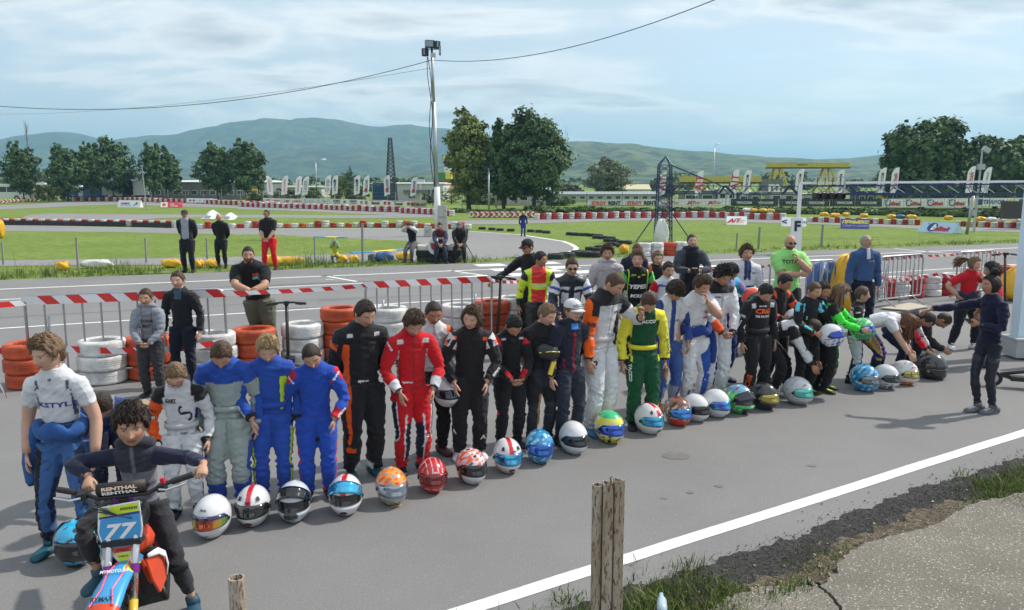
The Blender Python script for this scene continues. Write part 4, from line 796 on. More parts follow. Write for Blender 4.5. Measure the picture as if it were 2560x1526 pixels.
# F pole
P = atg(1984, 634); F0 = P; t = thing('f_sign_post', 'white post with a tall white panel bearing a black letter F', 'sign', P)
pw = pixw(P); zz1 = atY(1984, 458, P.y).z-P.z; zF = atY(1984, 545, P.y).z-P.z
MB().bar((.08, .0, 0), (.13, 0, zz1), .12, .12).build('post', WHITE, t)
MB().box((.02, -.1, zF/2), (27*pw, .12, zF), taper=.96).build('panel', WHITE, t)
l_ = MB(); add_text(l_, 'F', (.04, -.17, atY(1984, 565, P.y).z-P.z), (1, 0, 0), (0, 0, 1), height=26*pw, bold=.05); l_.build('lettering', M('navy_print', S(30, 40, 70), .5), t)
# white front truss
a = F0+Vector((.13, 0, 0)); zt = atY(1990, 458, P.y).z; zb = atY(1990, 486, P.y).z; vec = Vector((9.5, 1.2, 0)); t = thing('grey_truss', 'pale grey front truss running right from the F post out of view', 'truss', (a.x, a.y, zb)); z_ = zt-zb
MB().bar((0, 0, z_), vec+Vector((0, 0, z_+.06)), .10, .085).build('top_chord', WHITE, t); MB().bar((0, 0, z_-.11), vec+Vector((0, 0, z_-.04)), .05).build('middle_chord', NAVY, t); MB().bar((1, 0, 0.02), vec+Vector((0, 0, 0)), .06).build('bottom_chord', NAVY, t)
mb = MB()
for i in range(12): p = vec*((i+1)/13); q = vec*((i+1.75)/13); mb.bar(p+Vector((0, 0, z_-.1)), q+Vector((0, 0, 0)), .03)
mb.build('bracing', METAL, t)
# start lights
P_ = F0+Vector((.55, -.15, 0)); t = thing('start_lights', 'row of four black round start lights hanging under the truss', 'traffic light', (P_.x, P_.y, atY(2000, 465, P_.y).z))
pw = pixw(P_); z0 = -.25; wd_ = 76*pw
MB().box((wd_/2, .0, z0-.13), (wd_, .18, .24)).build('housing', BLACK, t); MB().bar((0.05, 0, .32), (wd_+.05, 0, .32), .03).build('top_rail', METAL, t); MB().bar((wd_+.02, 0, -.3), (wd_+.02, 0, .34), .05).build('side_bar', METAL, t)
for i in range(4):
 x_ = wd_*(i+.5)/4; MB().bar((x_, 0, .02), (x_, 0, .32), .02).build('hanger', BLACK, t)
 b_ = MB().lathe([(.0, .05), (wd_*.12, .05), (wd_*.125, -.12), (wd_*.105, -.12), (wd_*.105, .02), (0, .02)], 18, (x_, -.12, z0-.12), axis='Y').build('lamp_housing', BLACK, t);
 MB().lathe([(0, 0), (wd_*.10, .0)], 16, (x_, -.11, z0-.12), axis='Y').build('lens', M('lens_dark', (.03, .01, .01), .1), b_)
 MB().add([(x_-wd_*.11, -.13, z0+.02), (x_+wd_*.09, -.13, z0+.02), (x_+wd_*.05, -.28, z0-.02), (x_-wd_*.06, -.30, z0-.01)], [(0, 1, 2, 3)]).build('hood', WHITE, t)
# scoreboard at right edge
P = at(*q6(2290, 990), ZI); zc = atY(*q6(2290, 828), P.y).z-ZI; t = thing('scoreboard', 'dark brown hanging box with a small square window at the right edge', 'sign', P)
MB().box((1.0, 0, zc), (4.4, .4, 1.35)).build('board', M('brown_board', (.05, .04, .035), .6), t); l_ = MB(); add_text(l_, '0', (.62, -.23, zc-.1), (1, 0, 0), (0, 0, 1), height=.7, bold=.02); l_.build('lettering', M('led_pale', S(170, 165, 130), .6), t); MB().bar((-.3, 0, zc+.6), (-.3, 0, zc+1.6), .06).build('hanger', METAL, t); MB().bar((2.6, 0, 0), (2.6, 0, zc), .12).build('post', METAL, t)
# ---------------- people ----------------
CLOTHM = Mattr('cloth', .82, .35, 70, .25, sheen=.12, var=.16, vscale=9)
LEATHM = Mattr('leather', .42, .15, 40, .5, var=.1)
SKINM = Mattr('skin', .52, .12, 120, .4, sss=.06, var=.08, vscale=20)
HAIRM = Mattr('hair', .55, .6, 160, .35, var=.35, vscale=60)
SHOEM = Mattr('shoe_leather', .6, .15, 50, .4)
SK = {'fair': (.56, .335, .245), 'mid': (.47, .27, .18), 'tan': (.38, .20, .125), 'olive': (.42, .235, .15)}
HC = {'black': (.012, .010, .010), 'dark': (.030, .019, .013), 'brown': (.075, .045, .026), 'light': (.16, .10, .055), 'blond': (.36, .25, .13), 'grey': (.30, .29, .28), 'red': (.12, .05, .025)}
def rotx(v, a):                       # pitch forward (facing -Y)
 c, s_ = math.cos(a), math.sin(a); return Vector((v.x, v.y*c-v.z*s_, v.y*s_+v.z*c))
def ik(a, b, l1, l2, pole):
 d = b-a; D = min(d.length, (l1+l2)*.999); dn = d.normalized(); x = (l1*l1-l2*l2+D*D)/(2*D); h = math.sqrt(max(l1*l1-x*x, 0)); p = Vector(pole); p = (p-dn*p.dot(dn)).normalized(); return a+dn*x+p*h, a+dn*D
ARMS = {   # wrist (x outward, y, z) in H, pole, hand aim, curl
 'down': ((.155, -.03, .475), (.5, .7, 0), (0, -.12, -1), .30),
 'front': ((.10, -.125, .52), (.8, .5, 0), (-.1, -.2, -1), .32),
 'clasp': ((.040, -.155, .515), (.9, .4, 0), (-.75, -.2, -.6), .7),
 'back': ((.055, .125, .53), (.9, -.2, 0), (-.8, .1, -.5), .5),
 'loose': ((.17, .02, .48), (.6, .8, 0), (.05, -.1, -1), .35),
}
def mkbody(sp):
 H = sp['H']; hh = sp.get('hh', .110+.070*H)*1.04; b = sp['b'] = sp.get('b', 1.0)*(.92 if H < 1.62 else .98); T = sp.get('lean', 4); hp = sp.get('hp', 10); hy = sp.get('hy', 0); hr = sp.get('hr', 0)
 sk = {}; lean = R(T); zn = H-hh*.98-.030*H; zp = .515*H; Lp = zn-zp
 seat = sp.get('seat', None)
 py = .17*H*math.sin(max(lean-.1, 0))**1.2 if lean > .25 else 0
 P = Vector((0, py, zp-(.03*H if lean > .9 else 0)))
 if seat is not None: P = Vector((0, seat[0], seat[1]))
 angs = [lean*.72, lean*1.0, lean*1.12+R(sp.get('hunch', 4))]; segs = [Lp*.34, Lp*.36, Lp*.30]; tw = R(sp.get('tw', 0))
 pts = [P]; ups = []
 for a, l in zip(angs, segs): u = rotx(Vector((0, 0, 1)), a); u.y = u.y; u = Vector((math.sin(R(sp.get('side', 0))), u.y, u.z)).normalized(); ups.append(u); pts.append(pts[-1]+u*l)
 Np = pts[-1]; a3 = angs[2]; sw = .103*H*b**.5
 X = Vector((math.cos(tw), math.sin(tw), 0)); fwd3 = ups[2].cross(X).normalized()  # up x right...
 F3 = rotx(Vector((0, -1, 0)), a3)
 sh = {}
 for s_ in (-1, 1): sh[s_] = Np-ups[2]*(.052*H)+X*(s_*sw)+F3*(.006*H)
 an = a3*.55+R(hp)*.45; E = Np+rotx(Vector((0, 0, 1)), an)*(.020*H+.012);
 # head frame
 Rh = Matrix.Rotation(R(hy), 3, 'Z')@Matrix.Rotation(R(hp), 3, 'X')@Matrix.Rotation(R(hr), 3, 'Y')
 hc = E+(Rh@Vector((0, -.10*hh, .41*hh)))
 sk.update(P=P, spine=pts, ups=ups, N=Np, E=E, sh=sh, Rh=Rh, hc=hc, hh=hh, H=H, b=b, X=X, F3=F3, lean=lean)
 # arms
 ua, fa = .168*H, .148*H; sk['arm'] = {}
 for s_, key in ((-1, 'aR'), (1, 'aL')):
  q = sp.get(key, 'down')
  if isinstance(q, str): t, pole, aim, curl = ARMS[q]; t = Vector((t[0]*s_*b**.5, t[1], t[2]))*H; pole = Vector((pole[0]*s_, pole[1], pole[2])); aim = Vector((aim[0]*s_, aim[1], aim[2]))
  else: t = Vector(q[0])*H; pole = Vector(q[1]) if len(q) > 1 else Vector((.6*s_, .6, -.2)); aim = Vector(q[2]) if len(q) > 2 and q[2] is not None else None; curl = q[3] if len(q) > 3 else .4
  if isinstance(sp.get(key, 'down'), str) and q in ('down', 'front', 'clasp', 'loose') and lean > .1: t += (sh[s_]-Vector((s_*sw, 0, sh[s_].z)))*.75*Vector((0, 1, 0)).y*Vector((0, 1, 0)) if False else Vector((0, (sh[s_].y-0)*.8, -(zn-.052*H-sh[s_].z)*.8))
  el, wr = ik(sh[s_], t, ua, fa, pole); aim = (aim or (wr-el)).normalized(); sk['arm'][s_] = (sh[s_], el, wr, aim, curl)
 # legs
 hipz = .49*H; th, sn = .235*H, .225*H; sk['leg'] = {}; feet = sp.get('feet', ((-.062, .0), (.062, .0)))
 for s_, f in ((-1, feet[0]), (1, feet[1])):
  hj = P+Vector((s_*.053*H*b**.3, 0, -.025*H)); fz = f[2]*H if len(f) > 2 else 0; ank = Vector((f[0]*H, f[1]*H+.012*H, .044*H+fz))
  fd = f[3] if len(f) > 3 else s_*14
  kn, ank2 = ik(hj, ank, th, sn, sp.get('kpole', (s_*.12, -1, 0)) if len(f) < 5 else f[4]); sk['leg'][s_] = (hj, kn, ank, fd)
 return sk
def chain(pts, k=4):                  # rounded limb centre line
 out = []; n = len(pts)
 for i in range(n-1):
  a, b = pts[i], pts[i+1]
  for j in range(k): out.append(a.lerp(b, j/k))
 out.append(pts[-1]); q = [out[0]]
 for i in range(1, len(out)-1): q.append((out[i-1]+out[i]*2+out[i+1])/4)
 q.append(out[-1]); return q
def interp(tab, n):
 xs = np.linspace(0, 1, len(tab)); return list(np.interp(np.linspace(0, 1, n), xs, tab))
TOR = [(-.045, .058, .052), (-.02, .078, .060), (.02, .088, .065), (.10, .079, .058), (.20, .088, .062), (.27, .095, .062), (.305, .094, .055), (.325, .072, .047), (.340, .052, .043), (.355, .040, .040)]
def torso_rings(sk, z0=-.045, infl=.0, k=1.0, belly=0.0):
 H, b = sk['H'], sk['b']; pts = sk['spine']; Lp = sum((pts[i+1]-pts[i]).length for i in range(3)); cum = [0]
 for i in range(3): cum.append(cum[-1]+(pts[i+1]-pts[i]).length)
 def pos(s):
  if s < 0: return pts[0]+sk['ups'][0]*s, sk['ups'][0]
  for i in range(3):
   if s <= cum[i+1] or i == 2:
    u = sk['ups'][i]; f = (s-cum[i])/(cum[i+1]-cum[i]); uu = sk['ups'][min(i+1, 2)]; return pts[i]+u*(s-cum[i]), (u*(1-.5*f)+uu*.5*f).normalized()
 C_, Rr, U = [], [], []; scale = Lp/(.325*H)
 for (z, rx, ry) in TOR:
  if z < z0: continue
  p, u = pos(z*H*scale); f = sk['X'].cross(u)*1.0; f = f if f.y < 0 or sk['lean'] > 1.2 else -f
  bel = belly*math.exp(-((z-.09)/.08)**2)
  C_.append(p-Vector((0, 0, 0))+(-f if False else f)*(bel*.5*H)); Rr.append((rx*H*b*k+infl, ry*H*b*k+infl+bel*.5*H)); U.append(f)
 return C_, Rr, U
def limbs_arm(sk, s_, infl, t0=0, t1=2, fat=1.0, cuff=0):
 sh, el, wr, aim, curl = sk['arm'][s_]; H = sk['H']; b = sk['b']**.7*fat; inn = sh-sk['X']*(s_*.030*H)+sk['ups'][2]*(.004*H)
 c = [inn]+chain([sh, el, wr], 5); rad = [.044*H]+interp([.044*H, .041*H, .035*H, .0305*H, .0315*H, .028*H, .0235*H], 11); rad = [r*b+infl for r in rad]
 n = 1+int(round(t1*5)); st = 1+int(round(t0*5)) if t0 else 0
 if t1 < 2: pass
 return c[st:n+1], rad[st:n+1]
def limbs_leg(sk, s_, infl, t1=2, fat=1.0, hem=0):
 hj, kn, ank, fd = sk['leg'][s_]; H = sk['H']; b = sk['b']**.8*fat
 c = chain([hj+Vector((0, 0, .02*H)), kn, ank], 5); rad = [r*b*H+infl for r in interp([.066, .064, .057, .047, .0405, .043, .040, .031, .027], 11)]
 if hem: rad[-1] += hem; rad[-2] += hem*.7
 n = int(round(t1*5)); return c[:n+1], rad[:n+1]
# head -----------------------------------------------------------------
def head_dirs(nu, nv):
 u = np.linspace(0, 2*np.pi, nu, endpoint=False); u = u-.42*np.sin(u)   # denser at the face (azimuth 0)
 v = np.linspace(0.02, np.pi-.02, nv); A, B = np.meshgrid(u, v); return A, B
def head_shape(A, B, hh, male=1.0):
 dx, dy, dz = np.sin(B)*np.sin(A), -np.sin(B)*np.cos(A), np.cos(B)
 x, y, z = .345*dx, .435*dy, .50*dz
 t = np.clip(-dz, 0, 1); x *= 1-.27*t**1.4; y = np.where(dy > 0, y*(1-.42*t), y*(1-.05*t**2)); y = np.where(dy < 0, -.435*np.abs(y/.435+1e-9)**.88*1.0, y)
 y = y+.03
 fr = np.clip(-dy, 0, 1)**.5; g = lambda cx, cz, sx, sz: np.exp(-((x-cx)/sx)**2-((z-cz)/sz)**2)
 nose = np.exp(-(x/.05)**2)*np.where(z > -.11, np.clip((.12-z)/.23, 0, 1), np.exp(-((z+.11)/.028)**2))*.105
 nose += (g(.05, -.10, .035, .035)+g(-.05, -.10, .035, .035))*.03
 f = nose+.014*(g(.13, .125, .1, .03)+g(-.13, .125, .1, .03))-.036*(g(.145, .05, .07, .05)+g(-.145, .05, .07, .05))+.016*(g(.19, -.08, .08, .08)+g(-.19, -.08, .08, .08))
 f += .018*g(0, -.215, .085, .02)+.018*g(0, -.262, .07, .02)-.014*g(0, -.238, .10, .007)-.012*g(0, -.31, .08, .022)+.034*g(0, -.385, .085, .06)
 f += .016*(g(.145, .045, .042, .022)+g(-.145, .045, .042, .022))
 y = y-f*fr; return np.stack([x, y, z], -1)*hh, dx, dy, dz, x, z
def hairline(dx, dy):
 az = np.degrees(np.arctan2(np.abs(dx), -dy)); return np.interp(az, [0, 35, 52, 66, 78, 100, 118, 180], [.30, .29, .22, .02, -.06, .05, -.26, -.31])
def build_head(mb, sk, sp, nu=60, nv=46):
 hh = sk['hh']; A, B = head_dirs(nu, nv); P, dx, dy, dz, xx, zz_ = head_shape(A, B, hh); c = np.array(SK[sp.get('skin', 'mid')]); col = np.tile(c, (nv, nu, 1)).astype(float)
 fr = dy < -.2; hc_ = np.array(HC[sp.get('hair', 'dark')]); ax = np.abs(xx)
 def paint(m, cc, k=1.0): col[m] = col[m]*(1-k)+np.array(cc)*k
 red = c*np.array([1.12, .82, .80]); paint(fr & (np.hypot(ax-.19, zz_+.08) < .09), red, .5); paint(fr & (ax < .06) & (np.abs(zz_+.1) < .05), red, .5)
 paint(fr & (ax < .105) & (zz_ > -.275) & (zz_ < -.205), c*np.array([.82, .50, .50]), .8); paint(fr & (ax < .105) & (np.abs(zz_+.238) < .010), c*.25, .8)
 paint(fr & (ax > .065) & (ax < .225) & (np.abs(zz_-.118+.05*(ax-.14)) < .020), np.minimum(hc_*1.2, c*.5), .85)
 if sp.get('hp', 10) < 16 or sp.get('eyes'):
  paint(fr & (ax > .085) & (ax < .205) & (np.abs(zz_-.046) < .020), (.42, .38, .36), .8); paint(fr & (np.abs(ax-.145) < .032) & (np.abs(zz_-.046) < .022), (.02, .012, .008), .95); paint(fr & (ax > .08) & (ax < .21) & (np.abs(zz_-.070) < .010), c*.2, .8)
 else: paint(fr & (ax > .08) & (ax < .21) & (np.abs(zz_-.030) < .013), c*.16, .85)
 if sp.get('beard'): paint((zz_ < -.16) & (dy < .25) & (zz_ > -.60) & ~((ax < .1) & (zz_ > -.29) & (zz_ < -.2)) & (zz_ < -.13-.0*ax), hc_*1.2+c*.06, sp['beard'])
 if sp.get('hstyle') == 'buzz' or sp.get('scalp'):
  m = zz_ > hairline(dx, dy); paint(m, hc_+c*.12, .85)
 P = P.reshape(-1, 3)@np.array(sk['Rh']).T+np.array(sk['hc']); f = [(j*nu+i, j*nu+(i+1) % nu, (j+1)*nu+(i+1) % nu, (j+1)*nu+i) for j in range(nv-1) for i in range(nu)]
 mb.add(P.tolist(), f+[tuple(range(nu-1, -1, -1)), tuple((nv-1)*nu+i for i in range(nu))], [tuple(q) for q in col.reshape(-1, 3)])
 if sp.get('hstyle') not in ('hood',):
  for s_ in (-1, 1):                      # ears
   pts = []; rr = []
   for k in range(7):
    a = k/6; pts.append(sk['hc']+sk['Rh']@(Vector((s_*(.322+.03*math.sin(a*3.14)), .045-.03*a+.0, .075-.19*a))*hh)); rr.append((hh*.028*(.5+math.sin(a*3.14)*.6), hh*(.028+.05*math.sin(a*3.14)*(1.15-.4*a))))
   mb.tube(pts, rr, 8, up=sk['Rh']@Vector((0, 1, .1)), cols=[tuple(c*np.array([1.08, .88, .86]))]*7)
def build_hair(sk, sp, par):
 st = sp.get('hstyle', 'short'); hh = sk['hh']; hc_ = np.array(HC[sp.get('hair', 'dark')]); r = np.random.RandomState(int(sp.get('seed', 1)))
 if st in ('bald', 'hood', 'none'): return
 nu, nv = (80, 60) if sp.get('near', 1) else (44, 34); A, B = head_dirs(nu, nv)
 P, dx, dy, dz, xx, zz_ = head_shape(A, B, hh); hl = hairline(dx, dy)
 th = {'buzz': .012, 'short': .032, 'medium': .085, 'bob': .10, 'long': .085, 'pony': .045, 'bun': .045, 'curly': .12, 'quiff': .07}[st]
 if st in ('bob', 'long', 'pony', 'bun'): hl = np.where(np.abs(np.degrees(np.arctan2(np.abs(dx), -dy))) > 70, -.36, hl)
 if sp.get('fringe'): hl = np.where((dy < -.1) & (np.abs(dx) < .8), .30-sp['fringe']+.03*np.sin(xx*40), hl)
 if st == 'balding': pass
 m = zz_-hl+.02*np.sin(A*23+B*9)+.01*r.randn(*A.shape); prof = np.clip(m/.07, 0, 1)**.7
 ph = r.rand(8)*6.28
 nz = (np.sin(A*9+B*5+ph[0])+np.sin(A*17-B*11+ph[1])*.7+np.sin(A*31+B*23+ph[2])*.5+np.sin(A*47+B*41*0+ph[3])*.5)
 strand = np.sin(A*38+3*np.sin(B*5+ph[4])+ph[5])*.35
 tt = th*(1+.16*nz+.25*strand)*prof*(1+.7*np.clip(dz, 0, 1)*(st in ('short', 'quiff', 'medium')))
 if st == 'curly': tt = th*(1+.30*np.sin(A*11+ph[1])*np.sin(B*13+ph[2])+.3*np.sin(A*19+B*7)*np.sin(B*17+ph[0]))*prof
 if st == 'quiff': tt += .10*np.exp(-((zz_-.42)/.12)**2)*(dy < 0)*prof
 cen = np.array([0, .03*hh, 0]); D = P-cen; D /= np.linalg.norm(D, axis=-1, keepdims=True); Q = P+D*(tt*hh)[..., None]-D*(np.where(prof <= 0, .03, 0)*hh)[..., None]
 if sp.get('fringe'): Q[..., 1] -= (np.clip(.35-zz_, 0, .3)*.12*(dy < -.3)*(prof > 0)*hh)
 shade = (1+.35*strand+.18*nz*.5)[..., None]; col = np.clip(hc_*shade, 0, 1)*(1.0+.5*r.rand(*A.shape)[..., None]*.4)
 keep = prof > 0; idx = -np.ones(nu*nv, int); V = Q.reshape(-1, 3)@np.array(sk['Rh']).T+np.array(sk['hc']); mb = MB(); fs = []
 kf = keep.reshape(-1)
 for j in range(nv-1):
  for i in range(nu):
   q = (j*nu+i, j*nu+(i+1) % nu, (j+1)*nu+(i+1) % nu, (j+1)*nu+i)
   if kf[q[0]] or kf[q[1]] or kf[q[2]] or kf[q[3]]: fs.append(q)
 fs.append(tuple(range(nu-1, -1, -1))); mb.add(V.tolist(), fs, [tuple(c) for c in col.reshape(-1, 3)])
 # clumps
 nc = {'buzz': 0, 'short': 220, 'medium': 520, 'bob': 420, 'long': 260, 'pony': 60, 'bun': 60, 'curly': 420, 'quiff': 420}[st]
 if not sp.get('near', 1): nc //= 4
 Rh = np.array(sk['Rh']); ok = np.argwhere((m > .03))
 comb = np.array(sp.get('comb', (.35, -.7, -.25)))
 for _ in range(nc):
  j, i = ok[r.randint(len(ok))]; p = Q[j, i]-D[j, i]*hh*.02; n = D[j, i]; d = comb*1.0+np.array([0, 0, -.6])*(n[2] < .5)+r.randn(3)*.22; d = d-n*d.dot(n)*.9; d /= np.linalg.norm(d)+1e-6
  l = hh*(.065 if st in ('short',) else .13)*(.6+.8*r.rand()); w_ = hh*.014
  if st == 'curly': d = r.randn(3); l = hh*.10
  pts = [p, p+d*l*.5+n*l*.28, p+d*l+n*l*.08*(1 if st != 'short' else 2.2)]; pts = [Vector(Rh@q)+sk['hc'] for q in pts]; cc = tuple(np.clip(hc_*(.7+.9*r.rand()), 0, 1))
  mb.tube(pts, [w_, w_*.8, w_*.12], 4, cols=[cc]*3)
 if st in ('long', 'bob', 'pony'):            # hanging locks
  dn = Vector(sp.get('hang', (0, .15, -1))).normalized(); L_ = {'bob': .45, 'long': 1.35, 'pony': 1.25}[st]*hh*sp.get('hlen', 1); n_ = {'bob': 60, 'long': 110, 'pony': 34}[st]
  for k in range(n_):
   if st == 'pony': o_ = Vector((r.randn()*.02*hh*2, .44*hh+r.randn()*.02*hh, .22*hh)); o_ = sk['Rh']@o_+sk['hc']; spd = .06; pts = [o_];
   else:
    a = R(62)+r.rand()*R(236); o_ = Vector((.36*math.sin(a), .03-.40*math.cos(a)*(-1 if 0 else 1), -.02+.25*r.rand()))*hh; o_ = sk['Rh']@o_+sk['hc']; pts = [o_]
   jit = Vector(r.randn(3)*.10); l = L_*(.7+.45*r.rand());
   for q in range(1, 6):
    f = q/5; out = Vector((math.sin(k*1.7)*.03, 0, 0))*f; tgt = (sk['N']+Vector((0, .10*sk['H']*.5, 0))) ; pts.append(pts[0]+(dn+jit*(2.2 if st == 'pony' else .9)+Vector((0, 0, -.5*f if st == 'pony' else 0))).normalized()*(l*f)+(sk['Rh']@Vector((0, .16, 0)))*hh*math.sin(f*2.2)*(1.6 if st == 'pony' else .3)+out)
   w_ = hh*.055; cc = tuple(np.clip(hc_*(.6+.9*r.rand()), 0, 1)); mb.tube(pts, [w_*.8, w_, w_, w_*.9, w_*.6, w_*.15], 5, cols=[cc]*6)
 if st == 'bun':
  c_ = sk['hc']+sk['Rh']@Vector((0, .20*hh, .66*hh)); pr = [(math.sin(a)*.19*hh*(1+.1*math.sin(a*9)), -math.cos(a)*.16*hh) for a in np.linspace(.05, 3.09, 9)]; mb.lathe(pr, 14, c_, cols=[tuple(hc_)]*9)
  for k in range(30): a = r.randn(3); a /= np.linalg.norm(a); b_ = np.cross(a, r.randn(3)); b_ /= np.linalg.norm(b_); mb.tube([c_+Vector(a)*.17*hh, c_+Vector(a+b_*.5)*.18*hh, c_+Vector(a*.6+b_)*.13*hh], [.02*hh, .025*hh, .006*hh], 4, cols=[tuple(np.clip(hc_*(1+r.rand()), 0, 1))]*3)
 mb.build('hair', HAIRM, par, smooth=True, colour=True, fix=False)
def build_hand(mb, wr, aim, side, curl, H, col, palm_to, spread=.0):
 aim = aim.normalized(); k = H*.108/.19; pn = Vector(palm_to); pn = (pn-aim*pn.dot(aim)).normalized(); lat = aim.cross(pn).normalized()  # lateral axis
 th_side = 1 if lat.dot(Vector((0, -1, .3))) > 0 else -1; lat = lat*th_side   # thumb towards the front
 L = .19*k; mb.col = col
 mb.tube([wr-aim*.02, wr+aim*.012, wr+aim*L*.16, wr+aim*L*.34, wr+aim*L*.47+pn*.002, wr+aim*L*.50], [(.019*k, .016*k), (.022*k, .015*k), (.032*k, .0145*k), (.041*k, .0145*k), (.040*k, .012*k), (.034*k, .007*k)], 10, up=pn, cols=[col]*6)
 for i, (o_, ln, r_) in enumerate(((.030, .072, .0088), (.010, .082, .0093), (-.010, .076, .0088), (-.029, .058, .0078))):
  c = curl*(1+.12*i); b = wr+aim*(L*.44)+lat*(o_*k); p = [b]; ang = 0; d0 = (aim+lat*(spread*(o_*10))).normalized()
  for q, fr in enumerate((.45, .32, .23)):
   ang += c*(.9 if q else .55); d = d0*math.cos(ang)+pn*math.sin(ang); p.append(p[-1]+d*(ln*k*fr))
  mb.tube(p, [r_*k*1.05, r_*k, r_*k*.92, r_*k*.6], 6, cols=[col]*4)
 b = wr+aim*(L*.14)+lat*(.022*k)+pn*(.004*k); d = (aim*.72+lat*.62+pn*(.2+.3*curl)).normalized(); p1 = b+d*(.040*k); d2 = (aim*.95+lat*.15+pn*(.3+.4*curl)).normalized(); p2 = p1+d2*(.030*k); p3 = p2+(d2+pn*.3).normalized()*(.020*k)
 mb.tube([b-d*.01, b+d*.02*k, p1, p2, p3], [.011*k, .014*k, .0115*k, .0105*k, .006*k], 7, cols=[col]*5)
def shoe(sk, s_, par, sp):
 hj, kn, ank, fd = sk['leg'][s_]; H = sk['H']; L = .152*H; up = Vector((0, 0, 1)); f = Matrix.Rotation(R(fd), 3, 'Z')@Vector((0, -1, 0)); toe = sp.get('toe', {}).get(s_, 0)
 if toe: f = (f*math.cos(toe)-up*math.sin(toe)).normalized()
 side = f.cross(Vector((0, 0, 1))).normalized(); upv = side.cross(f).normalized(); base = ank-upv*.044*H; sc_, tc = sp.get('shoe', ((.02, .02, .022), (.5, .5, .5)))[:2]; hi = sp.get('hi', 0)
 rows = [(-.30, .022, .030), (-.25, .030, .052), (-.12, .032, .056+hi*.02), (.06, .031, .050), (.24, .034, .040), (.42, .039, .033), (.58, .036, .027), (.68, .024, .020), (.715, .008, .012)]
 mb = MB(); nr = 12; vs = []; cc = []
 for (t, w_, h_) in rows:
  for j in range(nr):
   a = 2*math.pi*j/nr; x = math.cos(a); z = math.sin(a); x = math.copysign(abs(x)**.75, x); zz2 = (z*.5+.5)**.85 if z > -.55 else 0
   p = base+f*(t*L)+side*(x*w_*H/1.0*.88*(1 if zz2 > 0 else .98))+upv*(zz2*h_*H*1.02); vs.append(p); cc.append(tc if zz2 < .22 else (sc_ if not (sp.get('lace') and abs(x) < .45 and .0 < t < .5) else sp['lace']))
 k = len(rows); mb.add(vs, [(i*nr+j, i*nr+(j+1) % nr, (i+1)*nr+(j+1) % nr, (i+1)*nr+j) for i in range(k-1) for j in range(nr)]+[tuple(range(nr)), tuple((k-1)*nr+j for j in range(nr))], cc)
 mb.tube([ank-up*.012*H, ank+(kn-ank).normalized()*(.028*H+hi*.05*H)], [.029*H, .028*H], 10, cols=[sc_, sc_]); mb.build('shoe', SHOEM, par, smooth=True, colour=True)
# painting --------------------------------------------------------------
def coords(sk, V):
 """for every vertex: region (0 torso, 1/2 right/left arm, 3/4 right/left leg), t along it, o outward, f forward, x lateral"""
 n = len(V); best = np.full(n, 1e9); reg = np.zeros(n, int); t = np.zeros(n); o_ = np.zeros(n); f_ = np.zeros(n); H = sk['H']
 X = np.array(sk['X']); pts = [np.array(p) for p in sk['spine']]; pts = [pts[0]-np.array(sk['ups'][0])*.05*H]+pts
 def seg(a, b, V): ab = b-a; s_ = np.clip(((V-a)@ab)/(ab@ab), 0, 1); c = a+s_[:, None]*ab; return s_, V-c
 tot = 0; base = [-.15, 0, .34, .70, 1.0]
 for i in range(4):
  s_, d = seg(pts[i], pts[i+1], V); dist = np.linalg.norm(d, axis=1)/(.085*H*sk['b'])-.25; m = dist < best; best[m] = dist[m]; t[m] = (base[i]+(base[i+1]-base[i])*s_)[m]; reg[m] = 0
  u = np.array(sk['ups'][max(0, i-1)]); fw = np.cross(u, X); fw = fw if (fw[1] < 0 or sk['lean'] > 1.2) else -fw
  if sk['lean'] > 1.2: fw = np.array(rotx(Vector((0, -1, 0)), sk['lean']))
  f_[m] = (d@fw)[m]; o_[m] = (np.abs(d@X))[m]
 xl = (V@X-np.array(sk['spine'][0])@X)/(.112*H); dn = np.maximum(np.hypot(f_, o_), 1e-5); f_ = f_/dn; o_ = o_/dn
 fwd0 = np.array((0, -1, 0))
 for s_ in (-1, 1):
  sh, el, wr = [np.array(p) for p in sk['arm'][s_][:3]]
  for i, (a, b, r0) in enumerate(((sh+(el-sh)*.12, el, .040), (el, wr, .030))):
   q, d = seg(a, b, V); dist = np.linalg.norm(d, axis=1)/(r0*H*1.1)-.1; m = dist < best; best[m] = dist[m]; reg[m] = 1 if s_ < 0 else 2; t[m] = (i+q)[m]
   ax = (b-a)/np.linalg.norm(b-a); out = X*s_-ax*((X*s_)@ax); out /= np.linalg.norm(out)+1e-6; fr = np.cross(ax, out); fr = fr if fr@(fwd0+np.array((0, 0, .3))) > 0 else -fr
   nn_ = np.linalg.norm(d, axis=1)+1e-6; o_[m] = ((d@out)/nn_)[m]; f_[m] = ((d@fr)/nn_)[m]
  hj, kn, an = [np.array(p) for p in sk['leg'][s_][:3]]
  for i, (a, b, r0) in enumerate(((hj-(0, 0, .045*H), kn, .062), (kn, an, .042))):
   q, d = seg(a, b, V); dist = np.linalg.norm(d, axis=1)/(r0*H*1.1)-.1; m = (dist < best) & (V[:, 2] < hj[2]+.02*H); best[m] = dist[m]; reg[m] = 3 if s_ < 0 else 4; t[m] = (i+q)[m]
   ax = (b-a)/np.linalg.norm(b-a); out = X*s_-ax*((X*s_)@ax); out /= np.linalg.norm(out)+1e-6; fr = np.cross(ax, out); fr = fr if fr@fwd0 > 0 else -fr
   nn_ = np.linalg.norm(d, axis=1)+1e-6; o_[m] = ((d@out)/nn_)[m]; f_[m] = ((d@fr)/nn_)[m]
 return dict(reg=reg, t=t, o=o_, f=f_, x=xl)
REG = {'torso': (0,), 'arm': (1, 2), 'armR': (1,), 'armL': (2,), 'leg': (3, 4), 'legR': (3,), 'legL': (4,), 'all': (0, 1, 2, 3, 4)}
